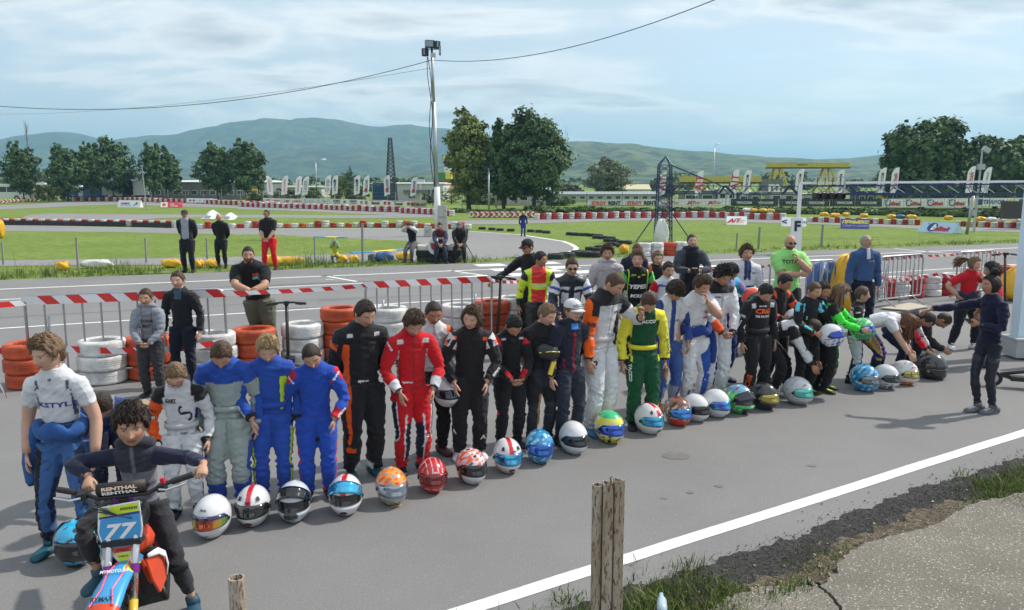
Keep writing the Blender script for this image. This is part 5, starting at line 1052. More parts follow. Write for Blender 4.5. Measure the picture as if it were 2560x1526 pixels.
def paint(V, sk, base, ops):
 c = coords(sk, V); col = np.tile(np.array(base, float), (len(V), 1)); S_ = c
 for op in ops:
  rg, lim, cc = op[0], op[1], op[2]; m = np.isin(c['reg'], REG[rg])
  for k, (a, b) in lim.items():
   v = np.abs(c['x']) if k == 'ax' else (c['t']+(op[3]*np.abs(c['x']) if len(op) > 3 else 0)) if k == 't' else c[k]
   m &= (v >= a) & (v <= b)
  col[m] = cc
 return col, c
def wrinkle(V, Nrm, c, H, amp, seed):
 r = np.random.RandomState(seed); d = np.zeros(len(V)); reg, t = c['reg'], c['t']
 w_ = np.where(reg == 0, .35+.9*np.exp(-((t-.12)/.16)**2)+.5*np.exp(-((t-.8)/.12)**2), 0)
 w_ = np.where((reg == 1) | (reg == 2), .5+1.0*np.exp(-((t-1.0)/.25)**2)+.7*np.exp(-((t-1.85)/.2)**2), w_); w_ = np.where(reg >= 3, .4+1.0*np.exp(-((t-1.0)/.22)**2)+1.5*np.exp(-((t-1.9)/.22)**2)+.8*np.exp(-((t-.05)/.2)**2), w_)
 for k in range(7):
  dirv = r.randn(3); dirv[2] = abs(dirv[2])*1.6+.8; dirv /= np.linalg.norm(dirv); fq = r.uniform(26, 72)/max(H, 1)*1.3; ph = r.rand()*6.28
  wob = np.sin(V@(r.randn(3)*12)+r.rand()*6)*1.8; s_ = np.sin(V@dirv*fq+ph+wob); d += (1-np.abs(s_))**1.5*r.uniform(.5, 1)-.35
 return V+Nrm*(d*w_*amp)[:, None]
JOBS = []
def voxel_job(mb, vox, smooth_it=3):
 me = mb.mesh('tmp'); o = bpy.data.objects.new('tmp', me); C.objects.link(o); m = o.modifiers.new('r', 'REMESH'); m.mode = 'VOXEL'; m.voxel_size = vox; m.use_smooth_shade = True
 m = o.modifiers.new('s', 'SMOOTH'); m.factor = .6; m.iterations = smooth_it; return o
FOLK = []
def person(label, px, py, ytop, yaw, **sp):
 """px, py: photo pixel of the point between the feet; top: photo row of the head top (or H given)"""
 P = Vector(sp['at']) if 'at' in sp else at(px, py, sp.get('gz', 0));
 if sp.get('slope'): P = atg(px, py)
 H = sp.get('H') or (atY(px, ytop, P.y).z-P.z); sp['H'] = H; sp['px'] = pixw(P)
 t = thing('person', label, 'person', P, R(yaw)); sp['seed'] = len(FOLK)*7+3; r = random.Random(sp['seed'])
 near = P.y < 16; sp['near'] = near; sk = mkbody(sp); top_ = 'x' if sp.get('sep') else 'suit'; vox = max(.0105, min(.022, pixw(P)*2.5*.9));
 sk_col = SK[sp.get('skin', 'mid')]
 # body: torso core, neck, head, arms with hands, legs
 mb = MB(); C_, Rr, U = torso_rings(sk, infl=-.016, k=.93); under = tuple(sp['base']); ulow = tuple(sp.get('bbase', under)); mb.tube(C_[:-2], Rr[:-2], 14, up=U[:-2], cols=[ulow]*2+[under]*(len(C_)-4)); mb.col = sk_col
 u = (sk['hc']-sk['N']).normalized(); nk = .0335*H*sp.get('neck', 1.0); mb.tube([sk['N']-sk['ups'][2]*.03*H, sk['N'].lerp(sk['E'], .5), sk['E']+(sk['hc']-sk['E'])*.35], [nk*1.25, nk, nk*.95], 14)
 build_head(mb, sk, sp, *((64, 48) if near else (34, 26))); bare = sp.get('bare', 2)
 for s_ in (-1, 1):
  c, rd = limbs_arm(sk, s_, -.004 if bare >= 2 else 0.0, fat=.95); na = len(c)-1 if bare >= 2 else int(bare*5); mb.tube(c, rd, 10, cols=[under]*na+[sk_col]*(len(c)-na)); c, rd = limbs_leg(sk, s_, -.010); nl = int(sp['legt']*5) if 'legt' in sp else len(c)-1; mb.tube(c[2:], rd[2:], 10, cols=([ulow]*nl+[sk_col]*(len(c)-nl))[2:])
  sh, el, wr, aim, curl = sk['arm'][s_]; pt = sp.get('palm', {}).get(s_, Vector((-s_, .25, 0)))
  gl = sp.get('glove'); build_hand(mb, wr, aim, s_, curl, H, gl or sk_col, pt)
 body = mb.build('body', SKINM, t, smooth=True, colour=True)
 build_hair(sk, sp, t)
 for s_ in (-1, 1): shoe(sk, s_, t, sp)
 # clothes as watertight blanks, merged by remeshing
 inf = sp.get('loose', .014)*.85; jobs = []
 fat = sp.get('fat', 1.0)
 def blank(torso=True, arms=2.0, legs=2.0, z0=-.045, extra=0, collar=True, k=1.0):
  m_ = MB()
  if torso:
   C_, Rr, U = torso_rings(sk, z0, inf+extra, k, sp.get('belly', 0));
   if not collar: C_, Rr, U = C_[:-1], Rr[:-1], U[:-1]
   m_.tube(C_, Rr, 18, up=U)
  if arms:
   for s_ in (-1, 1): c, rd = limbs_arm(sk, s_, inf*.75+extra, t1=arms, fat=fat); m_.tube(c, rd, 12)
  if legs:
   for s_ in (-1, 1): c, rd = limbs_leg(sk, s_, inf+extra, t1=legs, fat=sp.get('legfat', 1.0)*fat, hem=sp.get('hem', .006)); m_.tube(c, rd, 12)
  return m_
 if top_ == 'suit': jobs.append(('race_suit', blank(), sp['base'], sp.get('ops', [])))
 else:
  bt = MB()
  C_, Rr, U = torso_rings(sk, -.045, inf*.7, 1.0, sp.get('belly', 0)*.8); bt.tube(C_[:4], Rr[:4], 16, up=U[:4])
  for s_ in (-1, 1): c, rd = limbs_leg(sk, s_, inf*.9, t1=sp.get('legt', 2.0), fat=sp.get('legfat', 1.0), hem=sp.get('hem', .004)); bt.tube(c, rd, 12)
  jobs.append((sp.get('botname', 'trousers'), bt, sp['bbase'], sp.get('bops', [])))
  jobs.append((sp.get('topname', 'shirt'), blank(True, bare if bare < 2 else 2.0, 0, sp.get('topz', .0), .004), sp['base'], sp.get('ops', [])))
 for nm, m_, bc, ops in jobs: JOBS.append((voxel_job(m_, vox), nm, t, sk, bc, ops, sp, P))
 # accessories
 Rh, hc, hh = sk['Rh'], sk['hc'], sk['hh']; hp_ = lambda x, y, z: hc+Rh@(Vector((x, y, z))*hh)
 acc = sp.get('acc', '')
 if 'cap' in acc:
  cc = sp.get('capc', (.015, .015, .018)); m_ = MB(); vs = []; n1_, n2_ = 9, 22
  for j in range(n1_):
   a = j/(n1_-1)*1.50
   for i in range(n2_): b_ = 2*math.pi*i/n2_; vs.append(hp_(.395*math.sin(a)*math.sin(b_), .03-.475*math.sin(a)*math.cos(b_), .17+.40*math.cos(a)))
  m_.add(vs, [(j*n2_+i, j*n2_+(i+1) % n2_, (j+1)*n2_+(i+1) % n2_, (j+1)*n2_+i) for j in range(n1_-1) for i in range(n2_)], [cc]*len(vs)); cp_ = m_.build('cap', CLOTHM, t, smooth=True, colour=True)
  m_ = MB(); bc = sp.get('brimc', cc); vs = []
  for j in range(5):
   for i in range(11): a = (i/10-.5)*2.0; k_ = 1+.62*(j/4)*math.cos(a*.78); vs.append(hp_(.39*math.sin(a)*(1+.05*j/4), .03-.47*math.cos(a)*k_, .19-.05*(j/4)-.07*abs(math.sin(a))*1.1+.0))
  n_ = len(vs); F = [(j*11+i, j*11+i+1, (j+1)*11+i+1, (j+1)*11+i) for j in range(4) for i in range(10)]; dn_ = Rh@Vector((0, 0, -.03*hh)); m_.add(vs+[v+dn_ for v in vs], F+[tuple(q+n_ for q in reversed(f)) for f in F]+[(44+i, 45+i, 45+i+n_, 44+i+n_) for i in range(10)], [bc]*(2*n_)); m_.build('brim', CLOTHM, cp_, smooth=True, colour=True)
  m_ = MB(); m_.cur = 0
  if sp.get('logo', 1): add_text(m_, sp.get('captext', 'B'), hp_(0, -.475, .34), Rh@Vector((1, 0, 0)), Rh@Vector((0, .35, 1)), height=hh*.13, bold=.03); m_.build('emblem', WHITEP if sum(cc) < 1 else BLACKP, cp_)
 if 'sun' in acc or 'glas' in acc:
  m_ = MB(); dark = 'sun' in acc
  for s_ in (-1, 1):
   if dark: m_.tube([hp_(s_*.145, -.455, .05), hp_(s_*.15, -.40, .05)], [(.095*hh, .062*hh), (.09*hh, .06*hh)], 12, up=Rh@Vector((0, 0, 1)))
   else: m_.v += []; pts = [hp_(s_*.145+.10*math.cos(a), -.47+.25*abs(s_*.145+.10*math.cos(a))**1.6, .035+.068*math.sin(a)) for a in np.linspace(0, 6.283, 15)]; m_.tube(pts, .010*hh, 5, caps=False)
   m_.bar(hp_(s_*.22, -.42, .06), hp_(s_*.355, .03, .05), .02*hh)
  m_.bar(hp_(-.06, -.47, .06), hp_(.06, -.47, .06), .022*hh); m_.build('sunglasses' if dark else 'glasses', M('lens_black', (.01, .01, .012), .12, spec=.8) if dark else M('frame_dark', (.06, .03, .03), .4), t)
 if 'hood' in acc:
  cc = sp.get('hoodc', sp['base']); m_ = MB(); n_ = 16; pts = []; rr = []
  for i in range(n_+1): a = math.pi*2*i/n_; pts.append(sk['N']+Vector((.058*H*math.sin(a), .012*H-.052*H*math.cos(a)*(-1)*(-1), .008*H+.018*H*math.cos(a)*(-1)*-1))); rr.append((.022*H*(1+.35*math.cos(a)*0), .026*H*(1.0-.5*math.cos(a))))
  m_.col = cc; m_.tube([p for p in pts], [.020*H+(.012*H*(1-math.cos(2*math.pi*i/n_))*.5) for i in range(n_+1)], 8, caps=False, cols=[cc]*(n_+1)); m_.build('hood', CLOTHM, t, smooth=True, colour=True)
 if 'collar' in acc:
  cc = sp.get('colc', sp['base']); m_ = MB(); u_ = sk['ups'][2]; m_.tube([sk['N']-u_*.012*H, sk['N']+u_*.022*H], [(.052*H, .050*H), (.046*H, .046*H)], 16, up=sk['F3'], caps=False, cols=[cc]*2); o_ = m_.build('collar', CLOTHM, t, smooth=True, colour=True); q = o_.modifiers.new('s', 'SOLIDIFY'); q.thickness = .006
 if 'belt' in acc:
  cc = sp.get('beltc', (.02, .02, .02)); m_ = MB(); C_, Rr, U = torso_rings(sk, .0, inf+.014, 1.0, sp.get('belly', 0)); c0 = C_[1].lerp(C_[2], .5) if False else C_[0].lerp(C_[1], .55); u_ = sk['ups'][0]; rr_ = tuple((a+b)/2 for a, b in zip(Rr[0], Rr[1])); m_.tube([c0-u_*.016*H, c0+u_*.014*H], [rr_, rr_], 22, up=U[0], cols=[cc, cc], caps=False); o_ = m_.build('belt', CLOTHM, t, smooth=True, colour=True); q = o_.modifiers.new('s', 'SOLIDIFY'); q.thickness = .008
 if 'tied' in acc:     # suit top knotted round the waist with hanging sleeves
  cc = sp.get('tiedc', (.1, .2, .4)); m_ = MB(); C_, Rr, U = torso_rings(sk, .0, inf+.02); c0 = C_[0].lerp(C_[1], .6); rr_ = Rr[0]; pts = []; rad = []
  for i in range(25): a = 2*math.pi*i/24; pts.append(c0+sk['X']*(math.cos(a)*rr_[0]*1.04)+U[0]*(math.sin(a)*rr_[1]*1.08)+Vector((0, 0, .012*H*math.sin(a*5)))); rad.append((.017*H*(1+.3*math.sin(a*3)), .032*H*(1+.3*math.sin(a*4+1))))
  m_.tube(pts, rad, 10, up=Vector((0, 0, 1)), caps=False, cols=[cc]*25)
  for s_ in sp.get('sleeves', (-1, 1)): p0 = c0+sk['X']*(s_*rr_[0]*1.1); m_.tube([p0, p0+Vector((s_*.03*H, .0, -.07*H)), p0+Vector((s_*.045*H, .01*H, -.16*H)), p0+Vector((s_*.035*H, .0, -.24*H)), p0+Vector((s_*.03*H, -.005*H, -.26*H))], [.03*H, .034*H, .037*H, .034*H, .024*H], 12, cols=[cc]*4+[sp.get('tiedcuff', cc)])
  m_.build('tied_suit_top', CLOTHM, t, smooth=True, colour=True)
 if 'watch' in acc:
  sh, el, wr, aim, curl = sk['arm'][sp.get('watchside', 1)]; d = (wr-el).normalized(); c0 = wr-d*.02*H; MB().tube([c0-d*.012, c0+d*.012], .0245*H, 14).build('wrist_watch', BLACK, t)
 t['sk'] = 0; del t['sk']; FOLK.append((t, sk, sp)); sp['root'] = t; return t, sk
TEXTJOBS = []
def decal(folk, on, txt, frac, size, mat, direction='f', bold=.03, shear=0, turn=0, lateral=0, width=None):
 """print on clothing: on = 'torso' | 'armL' ... ; frac = place along it; size = letter height in H"""
 TEXTJOBS.append((folk, on, txt, frac, size, mat, direction, bold, shear, turn, lateral, width))
def finish_people():
 dg = bpy.context.evaluated_depsgraph_get(); made = {}
 for (o, nm, t, sk, bc, ops, sp, P) in JOBS:
  me = bpy.data.meshes.new_from_object(o.evaluated_get(dg)); n = len(me.vertices); V = np.empty(n*3, np.float32); me.vertices.foreach_get('co', V); V = V.reshape(-1, 3).astype(float)
  Nr = np.empty(n*3, np.float32); me.vertices.foreach_get('normal', Nr); Nr = Nr.reshape(-1, 3)
  col, c = paint(V, sk, bc, ops);
  if nm == 'race_suit': q = (c['reg'] == 0) & (((np.abs(c['x']) < .03) & (c['f'] > .3)) | (np.abs(c['t']-.04) < .012)); col[q] = col[q]*.6+.012
  V2 = wrinkle(V, Nr, c, sk['H'], sp.get('wr', .0066), sp['seed']); me.vertices.foreach_set('co', V2.astype(np.float32).ravel())
  a = me.color_attributes.new('Col', 'FLOAT_COLOR', 'POINT'); a.data.foreach_set('color', np.hstack([col, np.ones((n, 1))]).astype(np.float32).ravel())
  me.materials.clear(); me.materials.append(MC[sp.get('clothmat', 'cloth')]); me.shade_smooth(); me.update(); ob = link(nm, me, None, t); made.setdefault(id(t), []).append((nm, ob, V2))
  old = o.data; bpy.data.objects.remove(o); bpy.data.meshes.remove(old)
 bv = {}
 for (folk, on, txt, frac, size, mat, direction, bold, shear, turn, lateral, width) in TEXTJOBS:
  t, sk = folk; H = sk['H']; obs = made[id(t)]; ob = obs[-1][1] if (on == 'torso' or on.startswith('arm')) else obs[0][1]
  if ob.name not in bv:
   m = ob.data; bv[ob.name] = BVHTree.FromPolygons([v.co[:] for v in m.vertices], [tuple(p.vertices) for p in m.polygons])
  tree_ = bv[ob.name]; X = sk['X']
  if on == 'torso':
   pts = sk['spine']; f = frac*3; i = min(int(f), 2); c0 = pts[i].lerp(pts[i+1], f-i); up = sk['ups'][i]; fw = up.cross(X); fw = rotx(Vector((0, -1, 0)), sk['lean'])
   n = fw if direction == 'f' else -fw; ex = X if direction == 'f' else -X; c0 = c0+X*(lateral*.112*H); ey = up
  else:
   s_ = -1 if on[-1] == 'R' else 1; ch = sk['arm'][s_] if on.startswith('arm') else sk['leg'][s_]; i = min(int(frac), 1); a, b = ch[i], ch[i+1]; c0 = a.lerp(b, frac-i); ax = (a-b).normalized()
   out = X*s_; fr = Vector((0, -1, 0)); n = {'f': fr, 'o': out, 'of': (out+fr).normalized(), 'ff': (out*.4+fr).normalized()}[direction]; n = (n-ax*n.dot(ax)).normalized(); ey = ax; ex = ey.cross(n).normalized()
  ey = (ey-n*ey.dot(n)).normalized(); ex = ey.cross(n).normalized()
  if turn: q = Quaternion(n, R(turn)); ex = q@ex; ey = q@ey
  vs, fs, wd, hg = text_geo(txt, bold, shear); sc_ = size*H/hg; sx = (width*H/wd) if width else sc_; mb = MB(); P = []
  last = 0
  for v in vs:
   p = c0+ex*(v[0]*sx)+ey*(v[1]*sc_); hit = tree_.ray_cast(p+n*.22*H, -n, .30*H)
   if hit[0] is not None: last = (hit[0]-p).dot(n)
   P.append(p+n*(last+.0045))
  mb.add(P, fs); mb.build('lettering', mat, t, fix=False)
# ---------------- the cast ----------------
Dx = lambda v: v/.9727
def pD(label, x, y, top, yaw, **sp): return person(label, Dx(x), Dx(y), Dx(top), yaw, **sp)
def pH(label, x, top, H, yaw, **sp):      # feet hidden: stands where its head top and height put it
 q = at(Dx(x), Dx(top), H*.985); return person(label, 0, 0, 0, yaw, at=(q.x, q.y, 0), H=H, **sp)
BLU = S(38, 76, 165); NAV = S(24, 30, 56); BLK = (.014, .014, .017); WHT = (.62, .63, .66); GRY = S(150, 162, 160); LIM = S(205, 235, 50); RD = S(190, 22, 34); ORA = S(238, 92, 26); DGR = (.035, .037, .042); TEAL = S(70, 190, 205)
SHB = (BLK, (.05, .05, .05)); SHW = ((.5, .5, .52), (.6, .6, .6)); SHT = (S(20, 80, 95), S(20, 60, 70))
F = {}
F['kst'] = pD('boy in a white short sleeved jersey with dark stripes, blue suit tied at waist', 178, 1345, 806, 4, H=None, sep=1, hy=-24, hp=12, eyes=1, b=.86, fat=.88, skin='fair', hair='light', hstyle='medium', comb=(-.5, -.6, 0), bare=.62, base=WHT, topname='jersey', loose=.014, topz=.04,
 ops=[('torso', {'t': (.40, .80), 'ax': (.62, .70), 'f': (0, 1)}, S(70, 80, 100)), ('torso', {'t': (.80, .93), 'ax': (.50, .60), 'f': (0, 1)}, S(70, 80, 100))],
 bbase=S(62, 98, 150), bops=[('legR', {'o': (.25, 1)}, S(18, 22, 34)), ('legL', {'o': (.3, 1)}, S(40, 55, 80)), ('leg', {'t': (1.62, 2)}, S(20, 26, 40)), ('leg', {'o': (-1, -.75), 't': (.4, 1.4)}, S(25, 40, 75))], botname='racing_trousers', acc='tied', tiedc=S(45, 88, 150), tiedcuff=NAV, sleeves=(-1,), aR='down', aL='down', hem=.008, legfat=1.0, shoe=SHT, feet=((-.10, 0), (.10, -.01)))
F['spec'] = pD('small boy with glasses in a white race suit with one orange arm', 455, 1255, 856, 14, hp=42, skin='fair', hair='light', hstyle='short', base=WHT, acc='glasses belt collar', beltc=(.5, .5, .52), colc=BLK, ops=[('armR', {}, S(232, 88, 24)), ('armR', {'t': (0, .16)}, BLK), ('armL', {'t': (0, .16)}, BLK), ('arm', {'t': (1.9, 2.1)}, BLK), ('torso', {'t': (.80, 1), 'ax': (.62, 1.2)}, BLK), ('leg', {'o': (.93, 1)}, BLK)], aR='down', aL='down', shoe=SHB, hi=.6, hem=.008)
F['grey'] = pD('boy in a grey suit with bright blue shoulders and blue lower legs', 566, 1232, 798, 10, hp=50, skin='mid', hair='brown', hstyle='short', base=GRY, acc='collar belt', beltc=GRY, colc=BLU, loose=.022, legfat=1.1, b=1.06, ops=[('torso', {'t': (.66, 1.0)}, BLU), ('arm', {'t': (0, .25)}, BLU), ('arm', {'t': (.85, 1.86), 'o': (-.2, 1)}, BLU), ('leg', {'t': (1.42, 2.0)}, BLU), ('leg', {'o': (.72, 1), 't': (.35, 2)}, BLU)], feet=((-.075, 0), (.06, 0)), shoe=SHB, hem=.016)
F['lime'] = pD('blond boy in a royal blue suit with lime side stripes', 668, 1218, 795, 16, hp=34, skin='fair', hair='blond', hstyle='quiff', comb=(.5, -.5, .2), base=BLU, acc='collar belt', beltc=BLU, colc=BLU, loose=.020, ops=[('torso', {'t': (.10, .72), 'ax': (.50, .78), 'f': (.1, 1)}, LIM), ('torso', {'t': (.1, .8), 'ax': (.78, .98), 'f': (0, 1)}, BLK), ('arm', {'t': (.02, .2), 'f': (-.2, .9)}, LIM), ('arm', {'t': (1.82, 2.1)}, BLK), ('leg', {'o': (.68, .92), 't': (.1, 1.7)}, LIM), ('leg', {'o': (.92, 1), 't': (.1, 1.7)}, NAV)], aR='front', aL='down', hem=.014, shoe=SHB)
F['blue'] = pD('boy with cropped dark hair in a blue suit with red shoulder patches and cuffs', 776, 1212, 812, 16, hp=36, hr=-14, skin='mid', hair='dark', hstyle='buzz', base=S(32, 72, 170), acc='collar', colc=S(32, 72, 170), loose=.020, ops=[('arm', {'t': (.0, .22), 'f': (-.3, .8)}, S(190, 25, 50)), ('armL', {'t': (1.62, 2.1), 'f': (-.4, 1)}, S(190, 25, 50)), ('armR', {'t': (1.85, 2.1)}, RD), ('leg', {'o': (-1, -.7), 't': (0, .45)}, NAV), ('leg', {'o': (.9, 1), 't': (.4, 1.9)}, S(190, 25, 50)), ('leg', {'t': (1.9, 2.1), 'o': (-1, -.2)}, RD)], aR='loose', aL='front', hem=.010, shoe=SHB, hi=.5)
F['blor'] = pD('tall teenage boy in a black suit with one long orange front stripe', 884, 1158, 714, 26, hp=28, hy=16, skin='mid', hair='dark', hstyle='short', base=BLK, acc='collar', colc=BLK, loose=.020, b=1.05, ops=[('torso', {'t': (-.2, .74), 'x': (-.92, -.66), 'f': (-.1, 1)}, ORA), ('legR', {'o': (.30, .66), 'f': (.2, 1), 't': (0, 1.35)}, ORA), ('legR', {'t': (1.28, 1.40), 'o': (-.2, .8), 'f': (0, 1)}, ORA), ('arm', {'t': (.02, .28), 'f': (-.2, .9)}, S(235, 100, 40)), ('torso', {'t': (.87, .93), 'ax': (.52, .75), 'f': (0, 1)}, WHT), ('leg', {'t': (1.78, 2.1), 'o': (-1, -.35)}, WHT)], aR='back', aL='back', shoe=SHT, hem=.014)
F['red'] = pD('boy with wavy brown hair in a red suit with navy and white panels', 1003, 1148, 735, 22, hp=38, skin='mid', hair='brown', hstyle='quiff', base=RD, acc='collar', colc=RD, loose=.020, ops=[('torso', {'t': (.15, .75), 'ax': (.72, .80), 'f': (0, 1)}, WHT), ('torso', {'t': (.1, .75), 'ax': (.80, 1.1)}, NAV), ('torso', {'t': (.86, .93), 'ax': (.5, .8), 'f': (0, 1)}, WHT), ('arm', {'t': (1.55, 1.92)}, WHT), ('arm', {'t': (1.92, 2.1)}, NAV), ('leg', {'o': (-.25, -.05), 't': (.5, 1.75), 'f': (0, 1)}, WHT), ('leg', {'o': (-1, -.25), 't': (.75, 1.75)}, NAV), ('leg', {'o': (.72, 1), 't': (.1, 1.2)}, NAV), ('leg', {'o': (.62, .72), 't': (.1, 1.2)}, WHT)], aR='front', aL='front', hem=.012, shoe=SHB)
F['beh'] = pD('boy in a white and orange suit half hidden behind the red suit', 1052, 1105, 718, 20, hp=25, skin='tan', hair='dark', hstyle='buzz', base=WHT, ops=[('torso', {'ax': (.75, 1.2)}, ORA), ('arm', {'o': (0, 1)}, BLK), ('arm', {'o': (.8, 1)}, ORA), ('leg', {}, BLK), ('torso', {'t': (-.3, .1)}, BLK)], aR='down', aL='down', shoe=(S(85, 30, 38), S(60, 25, 30)), acc='collar', colc=WHT)
F['star'] = pD('teenager with chin length dark hair in an all black suit with orange shoulder patches', 1142, 1112, 733, 8, hp=14, hy=-28, hr=14, side=3, skin='fair', hair='brown', hstyle='bob', hlen=.8, base=BLK, acc='collar', colc=BLK, b=1.08, loose=.020, ops=[('arm', {'t': (0, .26), 'f': (-.5, .95)}, WHT), ('arm', {'t': (.02, .22), 'f': (-.4, .8)}, S(240, 92, 45)), ('torso', {'t': (.84, .92), 'ax': (.72, .95), 'f': (0, 1)}, S(240, 92, 45)), ('leg', {'t': (1.9, 2.2)}, S(80, 40, 30))], aR='front', aL='front', shoe=(WHT, (.7, .25, .2)), hem=.015)
F['clas'] = pD('boy with cropped black hair in black with bright red cuffs, hands clasped', 1238, 1086, 743, 20, hp=48, skin='olive', hair='black', hstyle='short', base=BLK, acc='collar', colc=BLK, ops=[('arm', {'t': (1.55, 2.1), 'o': (-1, .4)}, RD), ('arm', {'t': (0, .14)}, S(200, 40, 60)), ('leg', {'o': (.88, 1), 't': (.9, 1.2)}, RD), ('torso', {'t': (.87, .92), 'ax': (.45, .7), 'f': (0, 1)}, WHT)], aR='clasp', aL='clasp', shoe=SHB)
F['pouch'] = pD('boy in a black t shirt with a black and yellow pouch, head turned right', 1312, 1078, 726, 24, sep=1, hp=26, hy=24, skin='fair', hair='light', hstyle='short', base=BLK, bare=.72, topname='t_shirt', bbase=S(45, 48, 60), bops=[('leg', {'t': (0, .8)}, BLK), ('legR', {'t': (.5, 1.5), 'o': (-.9, -.3), 'f': (0, 1)}, S(170, 130, 40))], aR='back', aL='down', shoe=SHB, hem=.012)
F['cap'] = pD('smiling boy in a white cap and dark navy zip jacket', 1380, 1076, 722, 28, sep=1, hp=4, hy=6, skin='fair', hair='light', hstyle='short', base=S(36, 40, 56), topname='jacket', topz=-.03, bbase=S(40, 46, 60), ops=[('torso', {'x': (-.04, .04), 'f': (.5, 1), 't': (-.3, .9)}, S(150, 25, 45)), ('torso', {'x': (-.62, -.54), 'f': (.3, 1), 't': (-.2, .25)}, S(150, 25, 45)), ('torso', {'t': (.93, 1.1), 'f': (.4, 1), 'ax': (0, .22)}, S(60, 130, 210))], aR='down', aL='back', acc='cap hood', capc=(.62, .63, .66), captext='WELLDEX', brimc=(.6, .61, .64), hoodc=S(36, 40, 56), botname='jeans', shoe=SHB)
F['kart'] = pD('tall young man with cropped hair in a white suit with one orange arm', 1452, 1052, 640, 42, hp=40, hy=6, lean=9, skin='mid', hair='brown', hstyle='buzz', base=WHT, acc='collar watch belt', beltc=(.5, .5, .5), watchside=1, colc=BLK, loose=.02, b=1.02, ops=[('armR', {}, S(236, 96, 20)), ('armR', {'t': (0, .34), 'o': (-1, .7)}, BLK), ('arm', {'t': (1.9, 2.1)}, BLK), ('armL', {'t': (0, .34)}, BLK), ('torso', {'t': (.84, 1.1)}, BLK), ('torso', {'f': (-1, -.2), 'ax': (.5, 1.2)}, BLK), ('leg', {'o': (-.3, .1), 'f': (-1, -.2)}, BLK)], aR='down', aL=((.11, -.22, .70), (.9, .6, -.6), (-.1, -.2, 1), .9), shoe=(S(60, 110, 150), WHT), hem=.01)
F['yac'] = pD('boy in a green racing suit with yellow sleeves and a yellow belt', 1558, 1040, 688, 10, hp=50, skin='mid', hair='brown', hstyle='short', base=S(18, 78, 48), acc='collar belt', beltc=S(225, 215, 60), colc=S(225, 215, 60), loose=.022, b=1.06, ops=[('arm', {}, S(226, 216, 66)), ('arm', {'t': (1.9, 2.1)}, BLK), ('torso', {'t': (.78, 1.1), 'ax': (.55, 1.3)}, S(226, 216, 66)), ('torso', {'ax': (.80, .92), 't': (-.1, .85)}, S(226, 216, 66)), ('torso', {'t': (.86, .93), 'ax': (.4, .52), 'f': (0, 1)}, BLK), ('legL', {'t': (1.38, 1.9), 'f': (-.2, 1)}, S(226, 216, 66))], aR='down', aL='down', shoe=SHB, hi=.5, hem=.012)
F['mop'] = pD('boy with a dark mop of hair in a white suit and faded blue trousers', 1616, 996, 668, 24, hp=42, skin='mid', hair='dark', hstyle='medium', fringe=.16, base=WHT, ops=[('arm', {}, S(45, 70, 140)), ('torso', {'ax': (.0, .2), 'f': (0, 1)}, S(45, 70, 140)), ('torso', {'ax': (.7, 1.2)}, S(40, 55, 110)), ('leg', {}, S(60, 88, 150)), ('leg', {'t': (1.3, 1.8), 'o': (-1, 0)}, S(150, 160, 180)), ('torso', {'t': (-.3, .05)}, S(60, 88, 150))], aR='front', aL='front', shoe=(S(225, 90, 50), S(225, 90, 50)), acc='collar', colc=WHT)
F['tee'] = pD('boy in a white t shirt touching his chin, blue suit top tied over white trousers', 1682, 990, 660, 20, sep=1, hp=26, hy=6, skin='mid', hair='brown', hstyle='quiff', comb=(-.5, -.6, 0), base=(.66, .66, .70), bare=.7, topname='t_shirt', topz=.03, bbase=WHT, bops=[('legL', {'o': (-.6, .9), 't': (0, 1.7)}, S(35, 75, 155)), ('leg', {'t': (1.92, 2.1)}, NAV)], botname='racing_trousers', acc='tied', tiedc=S(30, 60, 130), sleeves=(1,), aR='down', aL=((-.0, -.155, .80), (.9, .2, -.8), (-.3, .1, .9), .8), hem=.012, shoe=SHB)
F['curl'] = pD('boy with black curly hair in a white suit with one orange cuff, hands together', 1730, 975, 633, 22, hp=34, skin='tan', hair='black', hstyle='curly', base=WHT, ops=[('armR', {'t': (1.3, 1.9)}, S(230, 90, 40)), ('arm', {'t': (1.9, 2.1)}, BLK), ('torso', {'t': (.86, 1.1)}, BLK)], aR='clasp', aL='clasp', acc='collar', colc=BLK, shoe=SHB, loose=.02)
F['cyan'] = pH('boy bowing his head in a blue and cyan suit, orange helmet under his arm', 1760, 626, 1.72, 24, hp=50, skin='tan', hair='black', hstyle='short', base=S(150, 165, 205), ops=[('arm', {}, S(60, 150, 200)), ('arm', {'o': (.5, .8)}, S(200, 60, 140)), ('torso', {'ax': (.6, 1.2)}, S(70, 170, 210)), ('leg', {}, S(35, 55, 120)), ('torso', {'t': (-.3, .25)}, S(35, 55, 120))], aR='down', aL=((.19, -.10, .66), (.9, .5, -.5)), shoe=(S(20, 35, 80), BLK), hi=.7, loose=.02)
F['crg'] = pD('boy in a black suit with an orange three letter print on his chest', 1833, 968, 673, 18, hp=46, skin='mid', hair='black', hstyle='short', base=BLK, acc='collar belt', beltc=(.03, .03, .035), colc=(.25, .25, .25), b=1.08, ops=[('torso', {'t': (.80, .93), 'ax': (.62, .9), 'f': (-.2, 1)}, WHT), ('armR', {'t': (.45, .55), 'o': (.2, 1)}, (.3, .3, .3))], aR='down', aL='down', loose=.02, shoe=SHB)
F['ohel'] = pH('boy in black with orange sleeves holding a white helmet, behind the bending boy', 1893, 661, 1.52, 26, hp=28, hy=10, skin='tan', hair='black', hstyle='short', base=BLK, ops=[('arm', {'t': (.3, 1.8)}, S(236, 84, 40)), ('torso', {'t': (.8, 1.1), 'ax': (.6, 1)}, S(236, 84, 40))], aR=((-.08, -.16, .60), (-.8, .5, -.4)), aL=((.12, -.18, .58), (.8, .5, -.4)), shoe=SHB)
